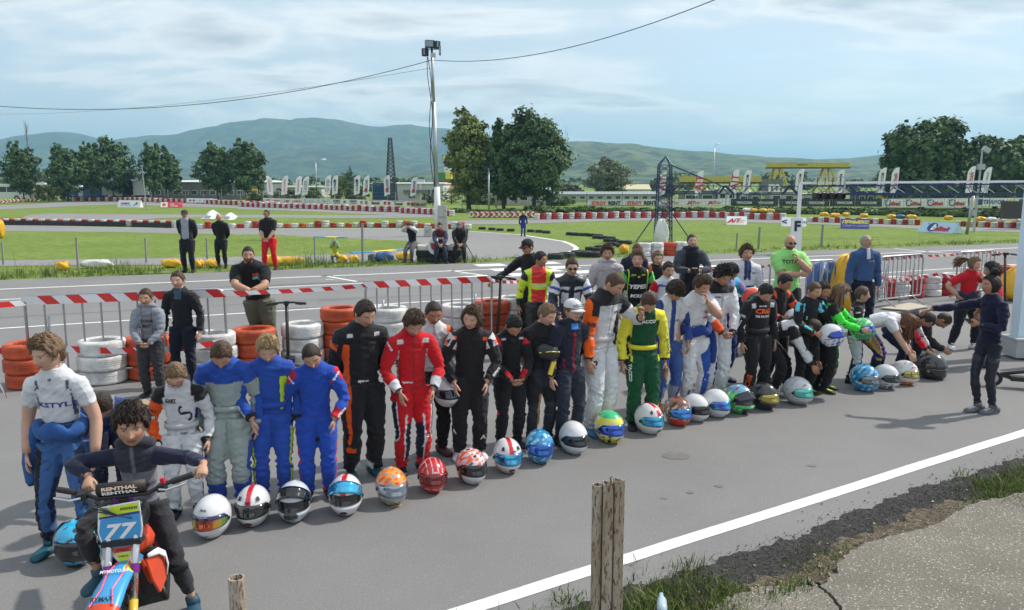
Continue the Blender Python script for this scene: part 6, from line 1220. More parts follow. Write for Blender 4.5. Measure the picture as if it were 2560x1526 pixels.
F['bend'] = pD('boy bending forward in a white and black suit, touching a pale helmet', 1893, 958, 700, 66, H=1.58, lean=70, hp=78, seat=(.22, .70), skin='tan', hair='dark', hstyle='buzz', base=BLK, ops=[('torso', {'t': (.45, 1.1), 'f': (-1, .0)}, WHT), ('arm', {'t': (.35, 1.75)}, WHT), ('torso', {'t': (.5, .6)}, BLK), ('arm', {'t': (1.75, 2.1)}, BLK)], aR=((-.10, -.30, .20), (-.3, .8, 0)), aL=((.05, -.34, .17), (.5, .8, 0)), feet=((-.06, .02), (.07, -.06)), shoe=((.4, .4, .42), BLK), loose=.02)
F['teal'] = pD('slim boy in a black suit with teal shoulder flashes holding a white and blue helmet', 1952, 958, 676, 16, hp=22, hy=8, skin='mid', hair='brown', hstyle='buzz', base=BLK, acc='collar', colc=BLK, ops=[('arm', {'t': (0, .25), 'f': (.2, .9)}, S(110, 205, 225)), ('torso', {'t': (.70, .93), 'ax': (.60, .78), 'f': (0, 1)}, S(110, 205, 225)), ('arm', {'t': (1.35, 1.85), 'o': (-.3, .6)}, S(80, 190, 200))], aR=((-.04, -.17, .56), (-.9, .5, -.3)), aL=((.17, -.14, .52), (.9, .5, -.3)), shoe=(BLK, LIM), lace=LIM)
F['peek'] = pH('boy whose head shows between the slim boy and the long haired girl', 1987, 680, 1.48, 24, hp=24, skin='tan', hair='dark', hstyle='short', base=BLK, aR='down', aL='down', shoe=SHB)
F['gree'] = pD('girl with long light brown hair in a black and neon green suit', 2008, 952, 682, 62, hp=30, skin='fair', hair='light', hstyle='long', base=BLK, ops=[('arm', {'t': (.35, 1.9)}, S(70, 225, 70)), ('torso', {'ax': (.62, 1.3), 't': (-.2, .95)}, S(70, 225, 70)), ('legL', {'t': (0, 1.3), 'o': (-.2, 1)}, S(70, 225, 70)), ('torso', {'t': (.88, .95)}, S(70, 225, 70))], aR=((-.10, -.27, .60), (-.6, .5, -.8)), aL=((.12, -.27, .58), (.6, .5, -.8)), shoe=(BLK, LIM), lace=LIM, loose=.02)
F['side'] = pD('boy with short brown hair in a white and black suit looking right, seen in profile', 2070, 930, 694, 66, hp=6, hy=14, skin='mid', hair='brown', hstyle='short', base=WHT, acc='collar', colc=BLK, ops=[('armR', {'t': (0, .8)}, BLK), ('torso', {'t': (.86, 1)}, BLK), ('torso', {'t': (.75, .8)}, S(120, 30, 60)), ('leg', {}, BLK), ('leg', {'o': (.5, 1), 't': (0, 1.2)}, (.45, .46, .48)), ('torso', {'t': (-.3, .1)}, BLK)], aR='front', aL='front', shoe=SHB, loose=.02)
F['gbend'] = pD('girl with long brown hair bending down in a white t shirt and purple trousers', 2128, 922, 700, 62, H=1.55, lean=74, hp=96, seat=(.22, .70), sep=1, skin='fair', hair='red', hstyle='long', hang=(.3, .1, -1), base=(.66, .66, .70), bare=.62, topname='t_shirt', topz=.03, bbase=S(48, 40, 105), bops=[('legR', {'o': (-.2, 1), 't': (.3, 1.4), 'f': (-.2, 1)}, S(165, 135, 50)), ('leg', {'t': (1.3, 2)}, NAV)], botname='racing_trousers', aR=((-.11, -.33, .17), (-.3, .8, 0)), aL=((.09, -.30, .20), (.4, .8, 0)), feet=((-.07, .02), (.07, -.03)), shoe=SHB)
F['rbend'] = pD('dark haired child bending down in a navy suit with one red and one white sleeve', 2188, 905, 700, 50, H=1.38, lean=68, hp=60, seat=(.20, .58), skin='tan', hair='black', hstyle='short', base=NAV, ops=[('armR', {'t': (.4, 1.8)}, S(200, 30, 45)), ('armL', {'t': (.4, 1.8)}, WHT), ('armL', {'t': (.6, 1.5), 'o': (0, .4)}, RD), ('torso', {'t': (.8, .95)}, S(200, 30, 45)), ('arm', {'t': (1.8, 2.1)}, NAV)], aR=((-.12, -.34, .18), (-.4, .8, 0)), aL=((.16, -.26, .20), (.4, .8, 0)), feet=((-.08, 0), (.08, -.03)), shoe=SHB)
F['bbend'] = pD('young man in black bending far forward over a black helmet', 2218, 888, 700, 68, H=1.70, lean=84, hp=74, seat=(.30, .60), skin='tan', hair='dark', hstyle='buzz', base=BLK, ops=[('torso', {'t': (.70, .73), 'f': (-1, 0)}, (.35, .35, .35))], aR=((-.09, -.22, .17), (-.3, .8, 0)), aL=((.09, -.20, .17), (.4, .8, 0)), feet=((-.08, 0), (.08, -.04)), shoe=SHB, loose=.02)
F['woman'] = pD('woman with a dark hair bun in a navy sweater, pointing left, phone in hand', 2392, 1004, 664, -70, sep=1, hp=2, hy=-14, lean=2, skin='tan', hair='black', hstyle='bun', base=S(22, 24, 52), topname='sweater', topz=-.02, loose=.014, ops=[('torso', {'t': (-.2, -.10)}, WHT), ('torso', {'t': (-.3, -.2)}, S(25, 27, 50))], bbase=S(34, 38, 50), botname='jeans', acc='collar', colc=S(22, 24, 52), aR=((-.27, -.31, .72), (-.2, .2, -1), (-.8, -.4, -.5), .3), aL=((.03, -.155, .655), (.9, .5, -.7), (-.9, -.3, .2), .8), shoe=(S(95, 98, 105), (.62, .62, .62)), lace=(.6, .6, .6), legfat=.74, fat=.82, b=.84, feet=((-.033, -.03, 0, -8), (.038, .03, 0, -4)))
F['rgirl'] = pD('girl in a red t shirt with windblown ponytail and a jacket tied at her hips', 2342, 848, 620, 12, sep=1, hp=10, hy=14, skin='fair', hair='light', hstyle='pony', hang=(-.9, .3, -.1), hlen=.8, base=S(195, 24, 40), bare=.75, topname='t_shirt', topz=.02, bbase=S(28, 28, 36), acc='tied', tiedc=S(40, 44, 66), sleeves=(), aR=((-.135, -.01, .58), (-1, .5, 0)), aL=((.02, -.145, .80), (.9, .2, -.7), (-.3, .1, .9), .8), shoe=((.7, .7, .7), (.6, .6, .6)), feet=((-.15, 0), (.09, -.05)), legfat=1.1, b=1.05)
F['rboy'] = pH('child with black hair in a red t shirt behind the pointing woman', 2430, 640, 1.55, -110, sep=1, hp=8, skin='tan', hair='black', hstyle='bob', hlen=.5, base=S(195, 24, 40), bare=.75, topname='t_shirt', bbase=S(28, 28, 36), aR='front', aL='front', shoe=SHB)
F['hood'] = pD('small boy in a light grey hoodie with clasped hands behind the barrier', 376, 963, 697, 4, sep=1, hp=8, skin='mid', hair='brown', hstyle='short', base=S(135, 140, 150), topname='hoodie', ops=[('torso', {'ax': (0, .38), 'f': (.3, 1), 't': (-.2, .85)}, S(125, 128, 135)), ('torso', {'ax': (.38, .42), 'f': (.3, 1)}, S(75, 78, 85))], acc='hood', hoodc=S(130, 136, 148), bbase=DGR, bops=[], aR='clasp', aL='clasp', shoe=(BLK, (.6, .6, .6)), hem=.012, legfat=1.12)
F['bjac'] = pH('boy in a black zip jacket standing behind the small boy in grey', 437, 659, 1.56, 0, sep=1, hp=6, skin='fair', hair='brown', hstyle='short', base=S(32, 34, 40), topname='jacket', ops=[('torso', {'ax': (0, .3), 'f': (.4, 1), 't': (.8, 1)}, S(70, 90, 110))], bbase=S(22, 28, 44), aR='down', aL='down', acc='collar', colc=S(32, 34, 40), shoe=SHB)
F['lean'] = pD('bearded man in a black t shirt leaning on the barrier with crossed forearms', 634, 880, 596, 4, H=1.83, side=-7, lean=20, sep=1, hp=8, hy=14, tw=6, skin='mid', hair='black', hstyle='buzz', beard=.85, b=1.14, base=S(22, 22, 26), bare=.7, topname='t_shirt', topz=.0, bbase=S(92, 98, 84), aR=((.00, -.27, .625), (-1, .3, .1), (1, -.1, -.25), .3), aL=((-.015, -.245, .60), (1, .3, .1), (-1, -.1, -.2), .5), acc='watch', watchside=1, feet=((-.02, .14), (.10, .10)), shoe=SHB, loose=.018)
F['scoot'] = pH('man in a black cap, black sweatshirt and sunglasses holding a scooter handlebar', 1292, 581, 1.80, -34, hp=12, hy=-14, skin='mid', hair='black', hstyle='buzz', base=BLK, aR=((-.26, -.24, .60), (-.3, .8, -.6), None, 1.2), aL='down', acc='cap sun', captext='B', shoe=SHB)
F['neon'] = pH('boy in a red and neon yellow leather suit looking to the right', 1308, 612, 1.66, 8, hp=6, hy=52, skin='tan', hair='black', hstyle='short', clothmat='leather', base=S(215, 45, 40), ops=[('arm', {}, S(205, 230, 50)), ('arm', {'t': (.0, .2)}, BLK), ('torso', {'ax': (.62, 1.3)}, S(205, 230, 50)), ('torso', {'t': (.42, .60), 'f': (0, 1)}, S(205, 230, 50)), ('leg', {}, BLK), ('torso', {'t': (-.3, .05)}, BLK), ('arm', {'t': (1.5, 2.1)}, BLK)], aR='loose', aL='loose', acc='collar', colc=BLK, shoe=SHB, b=1.05)
F['moto'] = pH('young man with sunglasses in a blue, white and black leather suit, arms hanging forward', 1386, 622, 1.70, 4, lean=14, hp=14, skin='fair', hair='brown', hstyle='short', clothmat='leather', base=S(28, 32, 46), ops=[('arm', {'t': (0, .5)}, WHT), ('arm', {'t': (.15, .3)}, S(35, 60, 140)), ('torso', {'t': (.30, .62), 'ax': (.2, .7), 'f': (0, 1)}, WHT), ('torso', {'t': (.72, .8), 'ax': (.2, .8), 'f': (0, 1)}, WHT), ('arm', {'t': (.9, 1.3), 'o': (.1, 1)}, S(40, 60, 130))], aR='front', aL='front', acc='sun collar', colc=S(35, 60, 140), shoe=SHB, b=1.08)
F['lhood'] = pH('tall young man in a pale hooded top behind the cropped haired man', 1476, 597, 1.75, 0, sep=1, hp=4, hy=-4, skin='mid', hair='brown', hstyle='medium', base=S(180, 172, 178), topname='hoodie', bbase=DGR, aR='down', aL='down', acc='hood', hoodc=S(185, 178, 182), shoe=SHB)
F['backm'] = pH('man with cropped reddish hair in a dark jacket bowing his head at the back', 1541, 586, 1.71, 20, sep=1, hp=34, skin='mid', hair='red', hstyle='buzz', base=S(36, 42, 56), topname='jacket', bbase=DGR, aR='down', aL='down', shoe=SHB)
F['yepes'] = pH('boy with blond brushed hair in a black and green suit with white lettering', 1549, 611, 1.70, 6, hp=2, hy=-16, skin='fair', hair='light', hstyle='quiff', base=S(20, 24, 26), acc='collar', colc=LIM, ops=[('arm', {'t': (0, .3)}, S(50, 170, 90)), ('torso', {'t': (.86, .90), 'ax': (.2, .6), 'f': (0, 1)}, LIM), ('torso', {'ax': (.74, .80), 'f': (0, 1)}, LIM), ('arm', {'o': (.6, .7)}, LIM)], aR='down', aL='down', shoe=SHB, b=1.05)
F['blgirl'] = pH('blond girl in a black and orange top peering between two boys', 1594, 609, 1.62, 10, hp=12, skin='fair', hair='light', hstyle='pony', hlen=.4, base=BLK, ops=[('torso', {'ax': (.5, .7)}, S(225, 80, 40)), ('arm', {'o': (.3, 1)}, S(225, 80, 40))], aR='down', aL='down', shoe=SHB)
F['cam'] = pH('man in a dark grey hooded top holding a black camera at his waist', 1680, 569, 1.80, 2, sep=1, hp=2, skin='fair', hair='dark', hstyle='buzz', base=S(62, 68, 78), topname='hoodie', ops=[('torso', {'ax': (0, .55), 'f': (.1, 1)}, S(26, 30, 42))], acc='hood', hoodc=S(55, 60, 72), bbase=S(26, 30, 42), aR=((-.055, -.19, .64), (-1, .6, -.2), (.9, -.2, .2), .9), aL=((.055, -.19, .64), (1, .6, -.2), (-.9, -.2, .2), .9), shoe=SHB, b=1.05, bare=2)
F['wboy'] = pH('dark haired boy in a white suit behind the boy with the mop of hair', 1620, 635, 1.58, 8, hp=14, hy=4, skin='mid', hair='dark', hstyle='short', base=WHT, ops=[('arm', {'t': (0, .3)}, RD), ('torso', {'t': (.8, .86)}, S(40, 80, 150))], aR='down', aL='down', shoe=SHB)
F['curly'] = pH('middle aged man with brown curls in a white and blue jacket', 1813, 598, 1.74, 4, sep=1, hp=0, hy=-4, skin='mid', hair='brown', hstyle='curly', base=WHT, topname='jacket', ops=[('torso', {'ax': (.1, .26), 'f': (.2, 1), 't': (.55, 1)}, S(35, 60, 125)), ('torso', {'ax': (0, .1), 'f': (.2, 1), 't': (.6, 1.1)}, (.10, .10, .10)), ('torso', {'t': (.25, .40)}, S(35, 60, 125)), ('arm', {'o': (.6, 1)}, S(45, 70, 140))], bbase=NAV, aR='down', aL='down', acc='collar', colc=S(35, 60, 125), shoe=SHB)
F['bald'] = pH('bald bearded man in a neon green t shirt with one hand on his chin', 1917, 571, 1.86, 4, sep=1, hp=8, skin='mid', hair='black', hstyle='bald', beard=.8, b=1.22, belly=.02, base=S(150, 218, 125), bare=.85, topname='t_shirt', topz=-.02, bbase=BLK, legt=1.1, botname='shorts', acc='sun', aR=((.05, -.165, .655), (-1, .4, -.3), (1, -.1, -.05), .3), aL=((.035, -.15, .775), (1, .1, -.9), (-.35, .1, .9), 1.0), shoe=SHB, loose=.022)
F['fleece'] = pH('older man with thin grey hair in a blue fleece looking up', 2104, 572, 1.78, 6, sep=1, hp=-14, hy=12, skin='mid', hair='grey', hstyle='buzz', base=S(58, 86, 130), topname='fleece', b=1.08, belly=.01, ops=[('torso', {'ax': (0, .16), 'f': (.3, 1), 't': (.78, 1.1)}, WHT)], bbase=S(20, 26, 48), aR='down', aL='down', acc='glasses collar', colc=S(52, 78, 120), shoe=SHB, topz=-.0, loose=.02)
# beyond the straight
F['j1'] = pD('man in a black cap and open black jacket over grey on the verge', 460, 662, 508, 2, sep=1, slope=1, hp=8, skin='mid', hair='dark', hstyle='buzz', b=1.08, belly=.02, base=S(30, 33, 42), topname='jacket', ops=[('torso', {'ax': (0, .52), 'f': (.1, 1)}, S(150, 155, 165))], bbase=S(24, 28, 36), aR='back', aL='back', acc='cap sun', capc=S(60, 56, 52), logo=0, shoe=SHB)
F['j2'] = pD('bald man in a black zip jacket with hands behind his back on the verge', 541, 652, 517, 0, sep=1, slope=1, hp=12, hy=6, skin='mid', hair='grey', hstyle='bald', base=BLK, topname='jacket', bbase=BLK, aR='back', aL='back', acc='collar', colc=BLK, shoe=SHB)
F['j3'] = pD('man in a black polo shirt and red trousers on the verge', 658, 656, 508, -4, sep=1, slope=1, hp=6, hy=-14, skin='mid', hair='dark', hstyle='buzz', base=BLK, bare=1.0, topname='polo_shirt', bbase=S(205, 28, 36), aR='clasp', aL='clasp', acc='sun', shoe=(S(60, 35, 45), BLK), feet=((-.09, 0), (.09, 0)), b=1.05)
F['j4'] = pD('girl crouching on the verge in a yellow vest, grey cap and checked leggings', 816, 639, 560, 4, H=1.6, slope=1, lean=28, hp=20, seat=(.10, .34), feet=((-.07, -.06), (.08, -.08)), skin='fair', hair='light', hstyle='short', base=S(190, 185, 70), ops=[('arm', {}, S(130, 175, 165)), ('leg', {}, (.05, .05, .055)), ('leg', {'o': (-.15, .15)}, (.28, .28, .28)), ('leg', {'t': (.5, .6)}, (.28, .28, .28)), ('leg', {'t': (.8, .9)}, (.28, .28, .28)), ('leg', {'t': (1.2, 1.3)}, (.28, .28, .28))], acc='cap hood', hoodc=S(190, 185, 70), capc=S(120, 125, 130), logo=0, aR=((-.02, -.20, .64), (-.6, -.5, -1), (0, 0, 1), .6), aL=((.05, -.20, .64), (.6, -.5, -1), (0, 0, 1), .6), shoe=SHB)
F['j5'] = pD('woman in a black vest with white sleeves leaning on the tyre pile', 1000, 637, 548, -18, H=1.66, slope=1, sep=1, hp=40, seat=(.14, .62), lean=8, feet=((-.04, -.22), (.08, -.16)), skin='fair', hair='brown', hstyle='pony', hlen=.5, base=BLK, topname='vest', ops=[('arm', {}, WHT)], bbase=S(88, 90, 95), botname='leggings', acc='hood', hoodc=WHT, aR=((-.02, -.16, .72), (-.9, .3, -.5), (.3, -.4, .6), .9), aL=((.05, -.16, .72), (.9, .3, -.5), (-.3, -.4, .6), .9), shoe=SHB)
F['j6'] = pD('seated man in a dark red and navy jacket holding a small white sign', 1071, 640, 560, 6, H=1.75, slope=1, sep=1, hp=12, lean=22, seat=(.30, .56), feet=((-.08, -.06), (.11, -.10)), skin='mid', hair='dark', hstyle='short', base=S(90, 30, 45), topname='jacket', ops=[('arm', {}, S(58, 66, 88)), ('torso', {'t': (.5, .62), 'f': (0, 1)}, S(160, 165, 175)), ('torso', {'t': (-.2, .3)}, S(58, 66, 88))], bbase=S(40, 50, 72), botname='jeans', aR=((-.03, -.13, .36), (-1, .3, 0)), aL=((.04, -.13, .36), (1, .3, 0)), shoe=SHB)
F['j7'] = pD('seated old man with white beard, cap and black jacket next to the tripod', 1118, 638, 560, 0, H=1.75, slope=1, sep=1, hp=18, lean=20, seat=(.30, .56), feet=((-.09, -.06), (.10, -.08)), skin='mid', hair='grey', hstyle='short', beard=.9, base=(.02, .02, .022), topname='jacket', bbase=S(40, 34, 36), acc='cap hood', capc=S(110, 112, 118), logo=0, hoodc=(.02, .02, .022), aR=((-.03, -.13, .36), (-1, .3, 0)), aL=((.06, -.13, .36), (1, .3, 0)), shoe=SHB, b=1.1)
q = at(Dx(1272), Dx(574.5), ZI)
F['mar'] = person('marshal in blue overalls and a yellow cap standing on the track bend', 0, 0, 0, 12, at=q, H=1.70, hp=6, skin='mid', hair='dark', hstyle='short', base=S(35, 60, 130), ops=[('arm', {}, S(28, 34, 56)), ('torso', {'t': (.7, 1.1)}, S(28, 34, 56)), ('leg', {'o': (.85, 1)}, WHT)], acc='cap', capc=S(205, 180, 60), logo=0, aR='down', aL='loose', shoe=SHB)
# person stooping behind the rider
F['hid'] = pD('child in a blue and grey suit stooping behind the boy on the dirt bike', 278, 1215, 1000, 20, H=1.36, lean=58, hp=70, skin='mid', hair='dark', hstyle='short', base=S(40, 60, 110), ops=[('torso', {'t': (.6, 1.1), 'x': (-.5, .5)}, S(120, 130, 140)), ('arm', {'t': (.3, 1.1)}, S(35, 40, 70)), ('leg', {}, S(20, 26, 50))], aR=((-.10, -.26, .30), (-.5, .8, 0)), aL=((.10, -.26, .30), (.5, .8, 0)), shoe=SHB)
# print on the clothes
T_ = decal
T_(F['kst'], 'torso', 'KSTYLE', .56, .022, BLUEP, lateral=.12, width=.155); T_(F['kst'], 'torso', 'SP', .93, .012, BLUEP)
T_(F['spec'], 'torso', 'KART', .70, .018, BLACKP, lateral=-.35, bold=.05); T_(F['spec'], 'torso', 'REPUBLIC', .655, .009, BLACKP, lateral=-.35, width=.06); T_(F['spec'], 'armR', 'KART', .62, .018, BLACKP, 'ff'); T_(F['spec'], 'torso', 'S', .44, .09, BLACKP, lateral=.3, bold=0, shear=.5, turn=70); T_(F['spec'], 'torso', 'KART', .06, .012, BLACKP, lateral=.2)
T_(F['lime'], 'armR', 'sparco', .14, .018, BLACKP, 'of', turn=-20); T_(F['lime'], 'armL', 'sparco', .14, .018, BLACKP, 'ff', turn=20); T_(F['lime'], 'armR', 'sparco', 1.6, .020, WHITEP, 'of', turn=80)
T_(F['blue'], 'armR', 'sparco', .14, .018, WHITEP, 'of', turn=-20); T_(F['blue'], 'armL', 'sparco', .14, .018, WHITEP, 'ff', turn=25); T_(F['blue'], 'armL', 'sparco', 1.7, .020, WHITEP, 'of', turn=85)
T_(F['blor'], 'torso', 'sparco', .10, .014, WHITEP, lateral=-.05, width=.055); T_(F['blor'], 'armR', 'sparco', .17, .018, BLACKP, 'of', turn=-25); T_(F['blor'], 'armL', 'sparco', .17, .018, BLACKP, 'ff', turn=25)
T_(F['red'], 'torso', 'sparco', .12, .014, WHITEP, lateral=-.3, width=.06); T_(F['red'], 'armR', 'sparco', .16, .017, WHITEP, 'of', turn=-40); T_(F['red'], 'legL', 'VICTORY', 1.2, .016, WHITEP, 'f', turn=70); T_(F['red'], 'torso', 'sparco', .45, .013, BLACKP, lateral=-.74, turn=85)
T_(F['star'], 'armR', 'A', .14, .030, BLACKP, 'of', turn=-30); T_(F['star'], 'armL', 'A', .14, .030, BLACKP, 'ff', turn=30); T_(F['star'], 'armR', 'astars', 1.3, .020, WHITEP, 'of', turn=85); T_(F['star'], 'armL', 'astars', 1.5, .020, WHITEP, 'ff', turn=85); T_(F['star'], 'legR', 'A', 1.25, .034, WHITEP, 'of'); T_(F['star'], 'legL', 'A', 1.45, .036, WHITEP, 'ff')
T_(F['kart'], 'armR', 'KART', .68, .018, BLACKP, 'ff', bold=.05); T_(F['kart'], 'armR', 'REPUBLIC', .76, .008, BLACKP, 'ff'); T_(F['kart'], 'torso', 'KART', .66, .015, BLACKP, lateral=.4); T_(F['kart'], 'legR', 'S', .25, .05, BLACKP, 'of', turn=70)
T_(F['yac'], 'torso', 'YACCO', .74, .024, WHITEP, width=.125, bold=.04); T_(F['yac'], 'armL', 'YACCO', 1.4, .024, GREENP, 'ff', turn=90, bold=.04); T_(F['yac'], 'legR', 'YACCO', .42, .026, WHITEP, 'of', turn=-90, bold=.04); T_(F['yac'], 'torso', 'RACE', .02, .010, BLACKP)
T_(F['tee'], 'torso', 'Kart', .62, .018, RED, lateral=.5); T_(F['tee'], 'torso', 'HART', .50, .018, RED, lateral=.5); T_(F['tee'], 'legR', 'OMP', 1.6, .024, BLUEP, 'f', turn=80)
T_(F['crg'], 'torso', 'CRG', .68, .042, ORANGEP, width=.135, bold=.05); T_(F['crg'], 'torso', 'MAXXIS', .83, .013, WHITEP, lateral=-.1); T_(F['crg'], 'torso', 'TM RACING', .55, .020, WHITEP, width=.13, bold=.03); T_(F['crg'], 'legR', 'CRG', 1.42, .044, ORANGEP, 'of', turn=85, bold=.05); T_(F['crg'], 'armR', 'OMP', .5, .014, WHITEP, 'of'); T_(F['crg'], 'armR', 'Freeline', .95, .018, WHITEP, 'of', turn=88)
T_(F['yepes'], 'torso', 'YEPES', .52, .038, WHITEP, width=.15, bold=.04, shear=.2); T_(F['yepes'], 'torso', 'MIREL', .28, .030, WHITEP, width=.13, bold=.04, shear=.2); T_(F['yepes'], 'torso', '43', .80, .018, YELP, bold=.03); T_(F['yepes'], 'torso', 'NGK', .80, .012, GREENP, lateral=-.5)
T_(F['neon'], 'torso', 'TSCHAI', .50, .022, WHITEP, width=.12, lateral=.1, shear=.2); T_(F['neon'], 'legL', 'BERING', .3, .028, WHITEP, 'ff', turn=50)
T_(F['moto'], 'torso', 'SUZU', .35, .024, BLUEP, lateral=.3, shear=.2); T_(F['moto'], 'torso', 'SPYKE', .74, .018, WHITEP, lateral=-.4)
T_(F['bald'], 'torso', 'TOTAL', .74, .034, BLACKP, width=.16, bold=.02)
T_(F['fleece'], 'torso', 'EI', .66, .016, WHITEP, lateral=.55, bold=.03); T_(F['fleece'], 'torso', '-----', .66, .003, WHITEP, lateral=.2, width=.03)
T_(F['lean'], 'torso', 'race', .80, .014, ORANGEP, lateral=.45, bold=.04); T_(F['lean'], 'torso', 'KART', .745, .014, ORANGEP, lateral=.45, bold=.05); T_(F['lean'], 'torso', 'IIIII', .685, .018, CYANP, lateral=.45, bold=.08, width=.06)
T_(F['hood'], 'torso', 'COOL', .60, .03, BLACKP, bold=.04); T_(F['hood'], 'torso', 'BOY', .46, .03, BLACKP, bold=.04)
T_(F['j6'], 'torso', 'CHICAGO', .56, .028, WHITEP, width=.14)
T_(F['curly'], 'torso', 'sparco', .33, .014, WHITEP); T_(F['curly'], 'torso', 'OMP', .72, .012, BLUEP, lateral=.5)
T_(F['teal'], 'torso', 'OMP', .5, .012, WHITEP, lateral=-.4, turn=90); T_(F['side'], 'armR', 'OMP', .25, .016, WHITEP, 'o'); T_(F['gbend'], 'legR', 'F1 RACING', .9, .03, BLUEP, 'of', turn=85, bold=.03)
T_(F['curl'], 'torso', 'KART', .74, .013, BLUEP, lateral=-.3); T_(F['mop'], 'torso', 'OMP', .5, .014, BLUEP, lateral=.4); T_(F['rgirl'], 'torso', 'O', .62, .020, WHITEP, lateral=.4, bold=.1)
# ---------------- tyres ----------------
TYR = {'white': M('tyre_white', (.62, .62, .61), .6, 0, .42, 4, .3, 40), 'orange': M('tyre_orange', S(186, 78, 44), .6, 0, .4, 4, .3, 40), 'red': M('tyre_red', S(168, 40, 40), .6, 0, .4, 4, .3, 40), 'black': M('tyre_black', (.028, .030, .033), .8, 0, .4, 5, .4, 40)}
def tyre_mesh(col, hi=True):
 mb = MB(); n = 40 if hi else 18
 pr = [(.60, .08), (.60, .92), (.66, .99), (.80, 1.0), (.92, .97), (.985, .88), (1, .80), (1, .645), (.975, .635), (.975, .60), (1, .59), (1, .52), (.978, .512), (.978, .488), (1, .48), (1, .41), (.975, .40), (.975, .365), (1, .355), (1, .20), (.985, .12), (.92, .03), (.80, 0), (.66, .01)] if hi else [(.60, .1), (.60, .92), (.75, 1), (.92, .97), (1, .80), (1, .2), (.92, .03), (.7, 0)]
 mb.lathe([(r*.31, z*.2) for r, z in pr], n, closed=True)
 o = mb.build('tyre', TYR[col], smooth='auto'); C.objects.unlink(o)
 if hi:
  for v in o.data.vertices:             # tread blocks
   r = math.hypot(v.co.x, v.co.y)
   if r > .305 and .03 < v.co.z < .17 and int(round(math.atan2(v.co.y, v.co.x)/(2*math.pi)*n)) % 2: v.co.x *= .988; v.co.y *= .988
 return o
TY = {c: tyre_mesh(c) for c in TYR}; TL = {c: tyre_mesh(c, False) for c in TYR}
ORD = {3: ('lowest', 'middle', 'top'), 4: ('lowest', 'second', 'third', 'top'), 2: ('lower', 'upper'), 1: ('single',)}
rt = random.Random(21)
def stack(P, n, col, where, sc_=1.0, lo=False, group='tyres stacked behind the barrier', named=True, lab=None):
 z = P.z
 for k in range(n):
  src = (TL if lo else TY)[col]; o = src.copy(); C.objects.link(o); s_ = sc_*rt.uniform(.97, 1.03); o.scale = (s_, s_, s_*rt.uniform(.95, 1.05)); o.location = (P.x+rt.uniform(-.012, .012), P.y+rt.uniform(-.012, .012), z); o.rotation_euler = (0, 0, rt.random()*6.28)
  z += .2*o.scale[2]-.006
  tag(o, lab or '%s %s tyre of the stack %s' % (ORD[n][k], col, where), 'tyre', group)
for x, y, n, c, wh in ((46, 978, 3, 'orange', 'at the left edge behind the boy in white'), (235, 968, 3, 'white', 'right of the boy in the white jersey'), (353, 955, 3, 'orange', 'behind the small boy in the grey hoodie'), (518, 945, 3, 'white', 'right of the boy in the black jacket'), (624, 928, 3, 'orange', 'below the bearded leaning man'), (745, 916, 3, 'white', 'right of the scooter handlebar'), (846, 905, 4, 'orange', 'behind the tall boy in black and orange'), (965, 912, 4, 'white', 'between the black and orange suit and the red suit'), (1032, 895, 3, 'orange', 'behind the head of the boy in the red suit'), (1147, 884, 4, 'white', 'left of the bob haired teenager'), (1226, 876, 4, 'orange', 'beside the scooter of the man in black'), (1283, 866, 4, 'white', 'half hidden behind the neon yellow leather suit')):
 stack(at(x, y)+Vector((0, .30, 0)), n, c, wh)
for x, y, c, wh in ((2190, 757, 'white', 'beside the legs of the man in the blue fleece'), (2221, 751, 'red', 'right of the man in the blue fleece'), (2254, 750, 'white', 'between two red stacks behind the right barrier'), (2292, 747, 'red', 'left of the widest white stack'), (2335, 743, 'white', 'behind the plywood sheet at right'), (2370, 740, 'red', 'left of the girl in the red t shirt'), (2395, 738, 'white', 'hidden partly by the girl in the red t shirt'), (2518, 716, 'red', 'next to the yellow bag at the right edge'), (2548, 712, 'white', 'at the right edge behind the yellow bag')):
 stack(at(x, y)+Vector((0, .25, 0)), 3, c, wh, .84)
for x, y, c, wh in ((1610, 641, 'white', 'leftmost under the blue lattice tower'), (1641, 640, 'white', 'under the white bag of the blue lattice tower'), (1674, 638, 'orange', 'right of the white bag at the blue lattice tower'), (1702, 638, 'white', 'left of the man with the camera')): stack(atg(x, y), 3, c, wh, .82)
bt = [(760, 1030), (800, 1034), (850, 1036), (900, 1038), (950, 1042), (1000, 1048), (985, 1060), (1050, 1064), (1105, 1070), (1080, 1088), (1130, 1092), (1190, 1104), (1240, 1106), (1120, 1120), (1190, 1132), (930, 1160), (985, 1164), (1010, 1148), (830, 1204), (880, 1212), (960, 1214), (735, 1222), (640, 1232), (430, 1006), (500, 1010), (560, 1016), (20, 984), (100, 990), (170, 996), (260, 1000)]
for x, y in bt: stack(atg(*q5(x, y+8)), 1, 'black', '', .95, lab='black tyre lying flat in the grass around the track bend', group='black tyres lying on the infield grass')
def along(pts, pitch):
 P = [at(*p, ZI) for p in pts]; out = []; d = 0
 for a, b in zip(P[:-1], P[1:]):
  l = (b-a).length;
  while d < l: out.append(a.lerp(b, d/l)); d += pitch
  d -= l
 return out
def wall_tyres(pts, pitch, where, hs, reds=('red', 'orange'), sc_=1.0):
 for i, p in enumerate(along(pts, pitch)):
  c = 'white' if i % 2 == 0 else rt.choice(reds); stack(p, rt.choice(hs), c, '', sc_, True, 'tyres of the low wall across the infield', lab='%s tyre in the %s' % (c, where))
wall_tyres([q3(-40, 950), q3(1100, 966), q3(1480, 976)], .60, 'low tyre wall above the black belt at left', (3,), sc_=.9)
wall_tyres([q3(1690, 984), q3(2361, 978), q4(1000, 972), q4(1500, 976), q4(1960, 988)], .60, 'low tyre wall across the middle of the infield', (2, 2, 3), sc_=.9)
